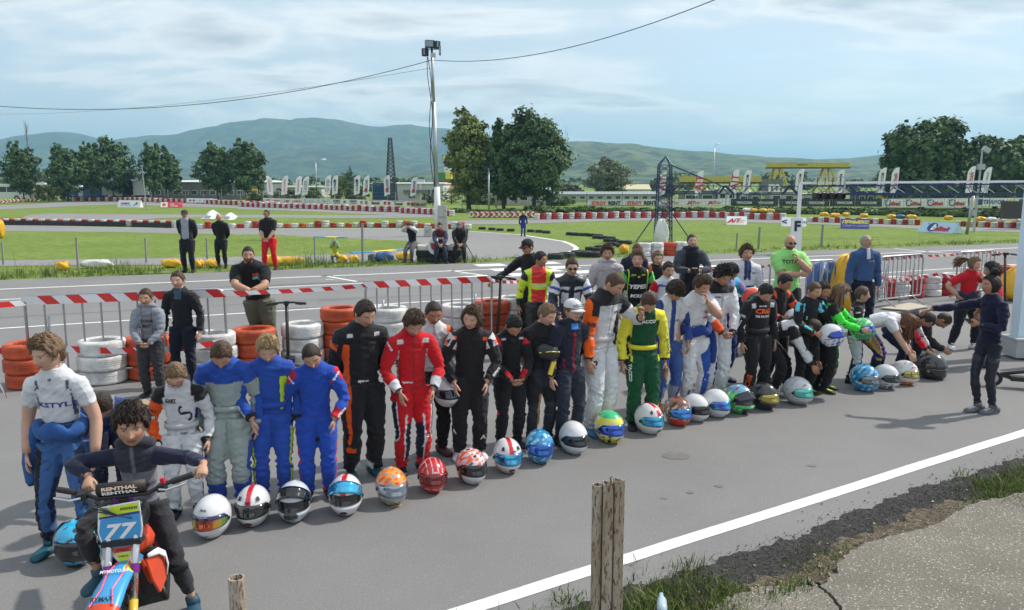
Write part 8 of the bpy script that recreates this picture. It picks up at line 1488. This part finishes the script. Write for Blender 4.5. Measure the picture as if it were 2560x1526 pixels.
t, sk = F['pouch']; M_ = Matrix.Translation(t.location)@Matrix.Rotation(t.rotation_euler.z, 4, 'Z'); c_ = thing('belt_bag', 'black belt bag with yellow piping on the boy in the black t shirt', 'bag', M_@Vector((-.01, -.125*sk['H'], .66*sk['H']))); c_.rotation_euler = (0, R(18), t.rotation_euler.z); c_.scale = (.85,)*3
MB().tube([(-.15, 0, 0), (-.09, -.02, 0), (.09, -.02, 0), (.15, 0, 0)], [(.03, .04), (.05, .09), (.05, .09), (.03, .04)], 12, up=Vector((0, 0, 1))).build('pouch', BLACK, c_, smooth=True); MB().tube([(-.13, -.05, -.03), (0, -.075, .02), (.13, -.05, .04)], .007, 6).build('piping', M('piping_yellow', S(220, 195, 60), .5), c_); MB().box((.10, -.03, -.17), (.05, .03, .16)).build('strap', M('piping_yellow'), c_)
# ---------------- scooters ----------------
def scooter(label, P, yaw, h=1.1, lean=0, deck=True, fold=False):
 t = thing('electric_scooter', label, 'scooter', P); t.rotation_euler = (0, R(lean), R(yaw))
 if fold: MB().tube([(0, -.02, .16), (0, .95, .34)], .022, 8).build('stem', BLACK, t, smooth=True)
 else: MB().tube([(0, 0, .15), (0, .12, h)], .024, 10).build('stem', BLACK, t, smooth=True)
 ho = Vector((0, .83, .36-h)) if fold else Vector()
 hb = MB().tube([(-.24, .14, h-.01), (-.1, .12, h+.01), (.1, .12, h+.01), (.24, .14, h-.01)], .014, 8).build('handlebar', BLACK, t, smooth=True)
 hb.location = ho
 for s_ in (-1, 1): MB().tube([(s_*.14, .125, h), (s_*.27, .145, h-.015)], .019, 8).build('grip', RUBBER, hb); MB().bar((s_*.12, .10, h-.01), (s_*.22, .06, h-.02), .010).build('brake_lever', BLACK, hb)
 MB().box((0, .10, h+.01), (.07, .07, .05)).build('display', BLACK, hb)
 for y in ((-.02, .95) if deck else (-.02,)): w_ = MB().lathe([(.06, -.022), (.10, -.025), (.11, 0), (.10, .025), (.06, .022)], 20, (0, y, .11), closed=True, axis='X').build('wheel', RUBBER, t, smooth=True); MB().lathe([(0, -.02), (.065, -.018), (.065, .018), (0, .02)], 14, (0, y, .11), axis='X').build('hub', METAL, w_)
 MB().tube([(0, .17, .115), (0, -.07, .25)], [(.03, .01)]*2, 8, up=Vector((0, .5, 1))).build('front_mudguard', BLACK, t)
 if deck: MB().box((0, .48, .13), (.15, .62, .055)).build('deck', BLACK, t); MB().bar((0, .05, .17), (0, .2, .13), .05).build('neck', BLACK, t); MB().bar((.05, .4, .1), (.14, .38, .01), .012).build('kickstand', METAL, t)
 return t
scooter('black scooter with wide handlebar standing in front of the leaning man', at(722, 932), 12, .98)
scooter('black scooter held by the man in the black cap', at(1242, 880), -35, 1.18)
scooter('black scooter behind the child in red at the right', at(2510, 800), 10, 1.28); sc4 = scooter('black electric scooter lying low behind the woman in navy, front wheel left', at(2486, 966), -112, 1.0, fold=True)
# ---------------- right hand column, rusty posts, litter ----------------
P = at(2546, 893); t = thing('tent_column', 'pale blue white slanted column of a start tent at the right edge', 'column', P)
COLM = M('column_white', S(205, 225, 238), .4, 0, .05, 2); MB().tube([(0, 0, .05), (.20, .3, 3.2)], [(.13, .15), (.12, .14)], 4).build('pillar', COLM, t); MB().box((.0, -.02, .16), (.36, .40, .26)).build('ballast', M('ballast_grey', (.42, .44, .44), .7, 0, .1, 5), t); MB().box((.0, -.02, .31), (.38, .42, .03)).build('ballast_lid', M('ballast_grey'), t)
MB().tube([(.42, -.6, .03), (.40, -.6, .25), (.30, -.55, .6), (.26, -.5, 1.2)], [(.27, .15), (.24, .14), (.12, .1), (.06, .05)], 14).build('tent_skirt', COLM, t, smooth=True)
RUST = ground_mat('rusty_paint', (.46, .41, .34), (.30, .23, .16), 7, (.15, .085, .05), 44, .7, 60, .8, dist=.01, r3=(.52, .60), st=(1.6, 1.6, .35))
RUST2 = ground_mat('rust', (.12, .05, .028), (.20, .10, .055), 14, (.05, .028, .02), 60, .7, 60, .9, dist=.01)
Yp = 4.45; a = atY(1492, 1212, Yp); b = atY(1534, 1200, Yp); pw = pixw(a)
t = thing('rusty_post', 'tall rusty post of twin square steel with a pale pipe beside it', 'post', (b.x, Yp, .0))
def pipe(nm, x, y, r_, z1, mat, rin=.8, n=20, tilt=0):
 mb = MB(); mb.lathe([(r_, -.1), (r_, z1), (r_*rin, z1), (r_*rin, z1-.25)], n, (x, y, 0)); o = mb.build(nm, mat, t, smooth='auto'); return o
pipe('pipe', a.x-b.x+.004, .0, 13.5*pw, a.z, RUST)
sw_ = 27*pw
def sq(nm, x, y, w__, z1, mat):
 mb = MB(); h_ = w__/2; o_ = [(-h_, -h_), (h_, -h_), (h_, h_), (-h_, h_)]; n = 8; vs = []
 rings = [(1, -.1), (1, z1*.5), (1, z1), (.82, z1), (.82, z1-.3)]
 for k_, z in rings: vs += [(x+p[0]*k_, y+p[1]*k_, z+(.012*math.sin(i*2.3) if z >= z1-.01 else 0)) for i, p in enumerate(o_)]
 mb.add(vs, [(j*4+i, j*4+(i+1) % 4, (j+1)*4+(i+1) % 4, (j+1)*4+i) for j in range(4) for i in range(4)]); o = mb.build(nm, mat, t); bv_ = o.modifiers.new('b', 'BEVEL'); bv_.width = .002; return o
sq('square_tube', -.5*sw_-.001, -.005, sw_*.96, b.z-.015, RUST); sq('square_tube', .5*sw_+.001, 0, sw_*.96, b.z, RUST); MB().box((0, -.5*sw_-.004, b.z*.5-.03), (sw_*.10, .008, b.z)).build('weld_seam', RUST2, t); MB().tube([(-.012, 0, b.z-.03), (-.02, -.004, b.z+.018), (-.005, -.01, b.z+.028)], .006, 6).build('bolt', METAL, t)
Yq = 4.15; a = atY(591, 1444, Yq); pw = pixw(a); t = thing('short_rusty_pipe', 'short rusty pale pipe stub at the bottom edge', 'post', (a.x, Yq, 0)); pipe('pipe', 0, 0, 20*pw, a.z, RUST)
P = atY(1655, 1512, 4.75); P.z = .055; t = thing('plastic_bottle', 'crushed pale blue plastic bottle at the bottom edge beside the weeds', 'bottle', P); o = MB().tube([(-.01, -.06, .03), (0, 0, .035), (.01, .06, .05), (.012, .09, .06), (.014, .11, .066)], [.028, .034, .03, .014, .014], 12).build('bottle_body', M('bottle_plastic', S(190, 215, 230), .2, trans=.3), t, smooth=True)
# ---------------- stains on the asphalt, weeds, gravel ----------------
def grass(name, pts, hmin, hmax, wd, n_per, mat, seed, lean=.5, kind='stuff'):
 r = np.random.RandomState(seed); V = []; F_ = []
 for (p, k) in pts:
  m = max(2, int(n_per*min(k, 1.3)*r.uniform(.5, 1.4)))
  for _ in range(m):
   x, y = p.x+r.randn()*.05, p.y+r.randn()*.05; h_ = r.uniform(hmin, hmax)*k; a = r.rand()*6.28; l = r.rand()*lean*h_; c_, s_ = math.cos(a), math.sin(a); w2 = wd*(.6+.8*r.rand()); b0 = len(V); q = r.rand()*6.28; cx, cy = math.cos(q)*w2, math.sin(q)*w2
   V += [(x-cx, y-cy, p.z), (x+cx, y+cy, p.z), (x+c_*l*.35+cx*.7, y+s_*l*.35+cy*.7, p.z+h_*.6), (x+c_*l*.35-cx*.7, y+s_*l*.35-cy*.7, p.z+h_*.6), (x+c_*l, y+s_*l, p.z+h_)]; F_ += [(b0, b0+1, b0+2, b0+3), (b0+3, b0+2, b0+4)]
 me = bpy.data.meshes.new(name); me.from_pydata(V, [], F_); o = link(name, me, mat); return tag(o, kind=kind)
WEED = M('weed_green', (.11, .17, .035), .7, 0, .5, 3, spec=.2); WEED2 = M('weed_dry', (.26, .24, .11), .8, 0, .4, 3, spec=.2); WEEDF = M('weed_verge', (.17, .235, .06), .7, 0, .5, .8, spec=.2)
r = random.Random(8); pts = []
for i in range(2100):
 u = r.uniform(-6, 42); v = abs(r.gauss(0, 1))*1.5+.15; k = (1.1 if u < 14 else .55)*(.25+1.1*((math.sin(u*.9)+math.sin(u*2.3+1)+math.sin(u*7)*.8+2.8)/5.6)**1.6)*r.uniform(.4, 1.5); p = uv(u, v); p.z = gz(p)-.02; pts.append((p, k))
grass('verge_weeds', pts, .05, .34, .008, 9, WEEDF, 3, 1.0); grass('verge_dry_stalks', [(p, k) for p, k in pts[::6]], .25, .6, .006, 2, WEED2, 4, .3)
pts = []
for i in range(1700): u = r.uniform(-.5, 9.5); v = r.gauss(1.0, .17)+.10*math.sin(u*2); p = lv(u, v, .013); c_ = max(0, math.sin(u*1.25+.9))**1.2+max(0, math.sin(u*2.9))*.45+.20; pts.append((p, c_*r.uniform(.4, 1)))
for i in range(700): p = lv(r.uniform(-.4, 1.7), r.gauss(.85, .24), .013); pts.append((p, r.uniform(.5, 1.3)))
grass('edge_weeds', pts, .02, .085, .0035, 16, WEED, 5, 1.2); grass('edge_dry_grass', pts[::2], .03, .12, .0025, 6, WEED2, 6, 1.3)
pts = [(at(*K(x, y), .056), k) for x, y, k in ((1130, 1050, 1), (1180, 1020, 1.2), (1230, 1000, 1.2), (1290, 985, .9), (900, 1110, .7), (880, 1120, .8), (940, 1090, .6), (1320, 1000, .5))]; grass('crack_weeds', pts*3, .02, .06, .004, 12, WEED, 7, .9)
grass('tall_seed_stalks', [(lv(u, v, .0), 1.0) for u, v in ((1.2, .75), (1.5, .8), (2.1, .7), (5.7, 1.0), (5.85, .95), (6.0, 1.0), (6.2, 1.1), (1.1, 1.0))], .22, .42, .002, 2, WEED, 8, .35)
def gravel(name, rng, n, mat, seed, smin, smax):
 r = np.random.RandomState(seed); V = []; F_ = []
 for _ in range(n):
  p = rng(r); s_ = smin+(smax-smin)*r.rand()**3; b0 = len(V); q = r.randn(6, 3)*.25+np.array([(1, 0, 0), (-1, 0, 0), (0, 1, 0), (0, -1, 0), (0, 0, .7), (0, 0, -.4)]); V += [tuple(np.array(p)+v*s_) for v in q]; F_ += [tuple(b0+i for i in f) for f in ((0, 2, 4), (2, 1, 4), (1, 3, 4), (3, 0, 4), (2, 0, 5), (1, 2, 5), (3, 1, 5), (0, 3, 5))]
 me = bpy.data.meshes.new(name); me.from_pydata(V, [], F_); o = link(name, me, mat); return tag(o, kind='stuff')
gravel('asphalt_crumbs', lambda r: lv(r.uniform(-2, 12), .66+r.randn()*.15, .010), 15000, M('crumb_dark', (.06, .06, .062), .9, 0, .5, 30), 1, .003, .012)
gravel('pale_litter', lambda r: lv(r.uniform(-.5, 12), 1.0+r.randn()*.17, .016), 3200, M('crumb_pale', (.40, .34, .25), .9, 0, .5, 20), 2, .003, .014)
gravel('slab_grit', lambda r: (r.uniform(.6, 7), r.uniform(3.6, 7.5), .057), 1, M('grit_white', (.6, .58, .53), .8), 3, .002, .007)
lob = [(p.x, p.y, ZI+.25, 1.6, 1.0, r.uniform(.15, .45)) for p in along([q5(480, 850), q5(2361, 856), q6(1200, 870), q6(2500, 900)], 1.5)]
o = link('bank_undergrowth', crown(lob, 16000, .35, 91), M('bank_green', (.085, .135, .035), .8, 0, .5, .5)); tag(o, kind='stuff')
lob = [(p.x, p.y, ZI+.1, 1.2, .8, r.uniform(.15, .35)) for p in along([q4(1700, 850), q5(470, 850)], 1.4)]; o = link('fence_undergrowth', crown(lob, 4000, .3, 92), M('bank_green')); tag(o, kind='stuff')
RBM = M('rubber_mark', (.135, .132, .13), .8, 0, .25, 3)
rq = random.Random(14)
for i in range(9): u = rq.uniform(-2, 30); v = -rq.uniform(2, 9.5); a = uv(u, v, .002+.0002*i); b = uv(u+rq.uniform(4, 10), v+rq.uniform(-.5, .5), .002); q = SN*.06; sheet('rubber_mark', [a-q, b-q*.3, b+q*.3, a+q], RBM, .002+.0002*i)
STN = M('oil_stain', (.145, .141, .138), .7, 0, .2, 9);
for i, (x, y, w_) in enumerate([(1690, 1140, 34), (1725, 1232, 11), (1797, 1216, 12), (1660, 1246, 9), (2030, 1165, 12)]):
 P = at(x, y); w__ = w_*pixw(P); rr = random.Random(i); sheet('oil_stain', [P+Vector((math.cos(a)*w__*rr.uniform(.8, 1.1), math.sin(a)*w__*.9*rr.uniform(.8, 1.1), 0)) for a in np.linspace(0, 5.9, 16)], STN, .0035)
# ---------------- motocross bike and its rider ----------------
Bx, By = -2.13, 4.50
t = thing('motocross_bike', 'small motocross bike with blue number plate 77 and orange side panels', 'motorbike', (Bx, By, 0)); t.rotation_euler = (0, R(-6), R(20)); BK_ = t
ALU = M('aluminium', (.62, .63, .65), .3, .9, .05, 8); PUR = M('purple_anodised', S(120, 40, 130), .35, .4); ORG = M('bike_orange', S(205, 70, 35), .4, 0, .05, 6); SKY = M('plate_blue', S(60, 150, 205), .35); LM = M('plate_lime', S(200, 220, 50), .4); ENG = M('engine_dark', (.045, .045, .05), .45, .6, .3, 20)
GOLD = M('fork_gold', S(215, 175, 60), .4)
# fork: axle forward (-Y) and low, clamps at z .80
ax0 = Vector((0, -.38, .24)); hd = Vector((0, -.02, .84)); fd = (hd-ax0).normalized()
for s_ in (-1, 1):
 X = Vector((s_*.075, 0, 0)); tb = MB().tube([ax0+X+fd*.20, hd+X+fd*.05], .020, 12).build('fork_tube', ALU, t, smooth=True); MB().tube([ax0+X+fd*.36, ax0+X+fd*.41], .0255, 12).build('fork_ring', PUR, tb); MB().tube([hd+X-fd*.02, hd+X+fd*.02], .0265, 12).build('fork_ring', PUR, tb)
 MB().tube([ax0+X, ax0+X+fd*.22], .024, 12).build('fork_leg', GOLD if s_ > 0 else ALU, t, smooth=True); g = MB().prism([ax0+X*1.28+Vector((0, -.03, -.04))+q for q in (Vector((-.022, 0, 0)), Vector((.022, 0, 0)), Vector((.026, .03, .16)), Vector((0, .05, .21)), Vector((-.026, .03, .16)))], (0, -.008, 0)).build('fork_guard', WHITE if s_ < 0 else M('guard_blue', S(40, 60, 130), .4), t)
 l_ = MB();
 if s_ < 0: add_text(l_, 'BOBI', ax0+X*1.28+Vector((0, -.045, .10)), (1, 0, 0), (0, .2, 1), height=.028, bold=.03); l_.build('lettering', BLACKP, t); l_ = MB(); add_text(l_, 'MX', ax0+X*1.28+Vector((0, -.050, .05)), (1, 0, 0), (0, .2, 1), height=.034, bold=.04); l_.build('lettering', BLACKP, t)
 else: add_text(l_, 'FACTORY', ax0+X+fd*.30+Vector((-.004, -.024, 0)), fd, Vector((-1, 0, 0)), height=.020, bold=.04); l_.build('lettering', BLACKP, t); l2 = MB(); add_text(l2, 'REIKER', ax0+X+fd*.30+Vector((.018, -.014, 0)), fd, Vector((-1, 0, 0)), height=.020, bold=.05); l2.build('lettering', ORANGEP, t)
 MB().prism([Vector((s_*.085, -.16, .59)), Vector((s_*.14, -.08, .59)), Vector((s_*.155, .06, .51)), Vector((s_*.145, .02, .37)), Vector((s_*.115, -.08, .34)), Vector((s_*.10, -.16, .46))], (s_*-.012, 0, 0)).build('radiator_shroud', ORG, t)
 MB().tube([Vector((s_*.095, -.16, .61)), Vector((s_*.145, -.10, .60)), Vector((s_*.165, .0, .53)), Vector((s_*.165, .04, .45)), Vector((s_*.15, .02, .39))], [(.012, .004), (.020, .006), (.022, .006), (.018, .006), (.008, .004)], 8, up=Vector((s_, 0, 0))).build('shroud_edge', WHITE, t, smooth=True)
 MB().tube([Vector((s_*.045, .0, .86)), Vector((s_*.045, .0, .93))], .013, 8).build('bar_mount', PUR, t); MB().box((s_*.20, .28, .30), (.10, .045, .02)).build('foot_peg', ENG, t)
MB().box(hd+Vector((0, .01, .02)), (.22, .06, .028)).build('top_clamp', BLACK, t); MB().box(hd-fd*.16, (.22, .06, .03)).build('bottom_clamp', BLACK, t)
hb = MB().tube([(-.37, .06, .985), (-.24, .03, .965), (-.14, .0, .93), (.14, .0, .93), (.24, .03, .965), (.37, .06, .985)], .013, 10).build('handlebar', BLACK, t, smooth=True)
MB().tube([(-.15, .02, .975), (.15, .02, .975)], .008, 8).build('crossbar', BLACK, hb); MB().tube([(-.135, .01, .978), (.135, .01, .978)], .036, 16).build('bar_pad', M('pad_black', (.02, .014, .014), .6), hb, smooth=True)
for z_, y_, m_ in ((.990, -.028, YELP), (.965, -.0295, WHITEP)): l_ = MB(); add_text(l_, 'RENTHAL', (0, y_, z_), (1, 0, 0), (0, .35 if z_ > .98 else -.15, 1), height=.020, width=.20, bold=.05); l_.build('lettering', m_ if m_ == WHITEP else M('cream_print', S(235, 200, 170), .5), hb)
for s_ in (-1, 1):
 MB().tube([(s_*.27, .036, .968), (s_*.385, .065, .988)], .018, 10).build('grip', RUBBER, hb); MB().box((s_*.225, .0, .955), (.045, .05, .04)).build('control_box', BLACK, hb); MB().tube([(s_*.22, -.03, .955), (s_*.27, -.05, .955), (s_*.37, -.02, .97)], .007, 6).build('lever', ALU, hb)
MB().box((.235, .0, .995), (.022, .022, .03)).build('kill_switch', M('switch_red', S(200, 40, 50), .4), hb)
for k in range(3): MB().tube([(-.20, -.02, .95), (-.13, -.10, .90+.02*k), (.02, -.12, .86), (.10, -.06, .80)], .004, 5).build('cable', BLACK, t)
# number plate
pc = hd+Vector((0, -.075, -.09)); pu = Vector((0, .20, 1)).normalized(); pn = Vector((0, -1, .20)).normalized(); Xx = Vector((1, 0, 0))
pp = lambda x, y, o=0: pc+Xx*x+pu*y+pn*o
def plate(nm, pts, m, o, th=.004): return MB().prism([pp(x, y, o) for x, y in pts], pn*th).build(nm, m, t)
plate('number_plate', [(-.115, .155), (.115, .17), (.12, .02), (.105, -.05), (.035, -.15), (.0, -.185), (-.04, -.15), (-.115, -.05), (-.13, .02)], WHITE, 0, .006)
plate('plate_field', [(-.108, .085), (.112, .10), (.112, .015), (.095, -.045), (.03, -.105), (-.035, -.105), (-.105, -.045), (-.122, .015)], SKY, .0065, .001); plate('plate_header', [(-.108, .148), (.108, .162), (.11, .115), (-.108, .10)], LM, .0065, .001); plate('plate_footer', [(-.05, -.112), (.045, -.112), (.02, -.155), (-.02, -.155)], LM, .0065, .001); plate('plate_band', [(-.115, .10), (.112, .113), (.112, .10), (-.115, .087)], M('guard_blue'), .0065, .0012); plate('plate_sticker', [(-.055, -.080), (.05, -.075), (.045, -.105), (-.05, -.108)], ORG, .0085, .001)
for s, x, y, h_, m_, b_ in (('77', 0, .012, .088, WHITEP, .035), ('ANDREW', .055, .135, .016, BLACKP, .03), ('RYMAX', 0, -.093, .014, BLACKP, .02), ('RYMOTO', 0, -.128, .009, BLACKP, .02)):
 l_ = MB(); add_text(l_, s, pp(x, y, .011), Xx, pu, height=h_, width=.19 if s == '77' else None, bold=b_, shear=.3 if s == '77' else 0, sp_=1.1); l_.build('lettering', m_, t)
MB().tube([pp(-.07, .13, .008), pp(-.07, .13, .012)], .022, 16).build('round_badge', GREYP, t); MB().tube([pp(-.07, .13, .0125), pp(-.07, .13, .014)], .007, 10).build('badge_centre', RED, t)
# front mudguard
fm = [(-.02, .06, .60), (-.10, .075, .60), (-.22, .080, .60), (-.34, .088, .575), (-.46, .095, .53), (-.53, .082, .495), (-.58, .045, .46), (-.605, .01, .445)]; vs = []
for (y, w__, z) in fm:
 for k in range(7): f = (k/6-.5)*2; vs.append((f*w__, y, z-.035*abs(f)**2.2))
n = len(vs); F1 = [(j*7+i, j*7+i+1, (j+1)*7+i+1, (j+1)*7+i) for j in range(7) for i in range(6)]; mb = MB()
for fi, f in enumerate(F1): j = fi//6; mb.cur = 1 if j >= 5 else (2 if j == 4 else (3 if j == 1 and fi % 6 > 3 else 0)); mb.f.append(f); mb.m.append(mb.cur)
mb.v = vs; mb.c = [(1, 1, 1)]*n; fd_ = mb.build('front_mudguard', [SKY, LM, ORG, LM], t, smooth=True); q = fd_.modifiers.new('s', 'SOLIDIFY'); q.thickness = .005
for k in (-1, 1): MB().tube([(k*.03, -.1, .598), (k*.045, -.25, .592), (k*.03, -.38, .562), (k*.06, -.47, .52)], .005, 5).build('pink_stripe', M('pink', S(235, 90, 130), .4), fd_)
for s, y, z, h_, m_ in (('MYMOTO.BG', -.26, .606, .020, WHITEP), ('RYMAX', -.445, .545, .026, BLACKP), ('ST-MOTO', -.525, .508, .022, BLACKP)): l_ = MB(); add_text(l_, s, (0, y, z), Xx, Vector((0, .82, .5)), height=h_, bold=.03); l_.build('lettering', m_, fd_)
def mwheel(y, r_, nm='wheel'):
 w_ = MB().lathe([(r_*.78, -.025), (r_*.93, -.034), (r_, -.020), (r_, .020), (r_*.93, .034), (r_*.78, .025)], 36, (0, y, r_), closed=True, axis='X').build(nm, RUBBER, t, smooth=True); MB().lathe([(r_*.74, -.014), (r_*.79, -.016), (r_*.79, .016), (r_*.74, .014)], 36, (0, y, r_), closed=True, axis='X').build('rim', BLACK, w_); mb = MB()
 for k in range(36): a = k*math.pi/18; c_ = Vector((0, y+math.cos(a)*r_*1.0, r_+math.sin(a)*r_*1.0)); mb.box(c_, (.03 if k % 2 else .05, .016, .016), Matrix.Rotation(a, 3, 'X'))
 mb.build('tread_blocks', RUBBER, w_); mb = MB()
 for k in range(18): a = k*math.pi/9; mb.bar((.015*(-1)**k, y+math.cos(a)*.03, r_+math.sin(a)*.03), (0, y+math.cos(a)*r_*.75, r_+math.sin(a)*r_*.75), .003)
 mb.build('spokes', ALU, w_); MB().tube([(-.06, y, r_), (.06, y, r_)], .028, 12).build('hub', ALU, w_)
mwheel(-.38, .25); mwheel(.68, .235)
MB().tube([(0, -.02, .72), (0, .15, .74), (0, .40, .70), (0, .75, .72)], [(.07, .05), (.11, .07), (.085, .05), (.07, .02)], 12, up=Vector((0, 0, 1))).build('seat', BLACK, t, smooth=True); MB().tube([(0, -.06, .66), (0, .10, .62), (0, .30, .58)], [(.08, .07), (.12, .09), (.08, .06)], 12, up=Vector((0, 0, 1))).build('fuel_tank', ORG, t, smooth=True)
MB().box((0, .16, .34), (.22, .26, .22)).build('engine', ENG, t); MB().box((0, .02, .44), (.24, .05, .26)).build('radiator', ENG, t)
mb = MB()
for s_ in (-1, 1): mb.tube([(0, -.04, .72), (s_*.06, -.02, .42), (s_*.09, .10, .22), (s_*.10, .35, .24), (s_*.08, .42, .45), (0, .45, .66)], .015, 8)
mb.build('frame', ORG, t); MB().tube([(.1, .05, .36), (.13, -.03, .28), (.11, .12, .20), (.13, .4, .36), (.12, .72, .50)], [.016, .018, .02, .025, .035], 10).build('exhaust', ENG, t, smooth=True); MB().tube([(0, .40, .30), (0, .68, .235)], [(.09, .03)]*2, 8, up=Vector((0, 0, 1))).build('swingarm', ALU, t)
mb = MB(); mb.tube([(0, .6, .74), (0, .8, .75), (0, 1.0, .78)], [(.08, .012), (.09, .010), (.06, .008)], 8, up=Vector((0, 0, 1))); mb.build('rear_mudguard', WHITE, t)
nw = 0
for c_ in list(t.children):
 k_ = c_.name.split('.')[0]
 if k_ in ('fork_tube', 'fork_leg', 'fork_guard', 'top_clamp', 'bottom_clamp', 'bar_mount', 'handlebar', 'kill_switch', 'cable', 'number_plate', 'plate_field', 'plate_header', 'plate_footer', 'plate_band', 'plate_sticker', 'lettering', 'round_badge', 'badge_centre', 'front_mudguard') or (k_ == 'wheel' and not nw):
  nw += k_ == 'wheel'; c_.matrix_local = Matrix.Translation(hd)@Matrix.Rotation(R(-17), 4, 'Z')@Matrix.Translation(-hd)
F['rid'] = person('small boy in a grey quilted vest sitting on the motocross bike, frowning', 0, 0, 0, 8, at=(-2.31, 4.84, 0), H=1.44, hh=.24, sep=1, lean=13, hp=9, hy=12, eyes=1, seat=(.10, .70), feet=((-.13, -.14, .21, -14, (-.9, -1, .3)), (.205, -.02, 0, 12, (.35, -1, 0))), skin='mid', hair='dark', hstyle='medium', fringe=.08, comb=(.3, -.8, -.3), base=S(34, 38, 62), topname='jacket', loose=.011, b=.86, fat=.92,
 ops=[('torso', {'t': (.55, 1.1)}, S(56, 58, 70)), ('torso', {'t': (-.3, .62)}, S(118, 120, 128)), ('torso', {'ax': (0, .04), 'f': (.5, 1)}, S(110, 112, 118))], bbase=S(46, 47, 52), legt=1.85, acc='hood', hoodc=S(44, 46, 56),
 aR=((-.135, -.15, .69), (-1, .6, .2), (.1, -.75, -.55), 1.3), aL=((.325, -.19, .735), (1, .6, .2), (.0, -.8, -.5), 1.3), palm={-1: Vector((.3, .3, -1)), 1: Vector((-.3, .3, -1))}, shoe=(S(35, 75, 95), S(30, 90, 100)), hem=-.004)
finish_people()
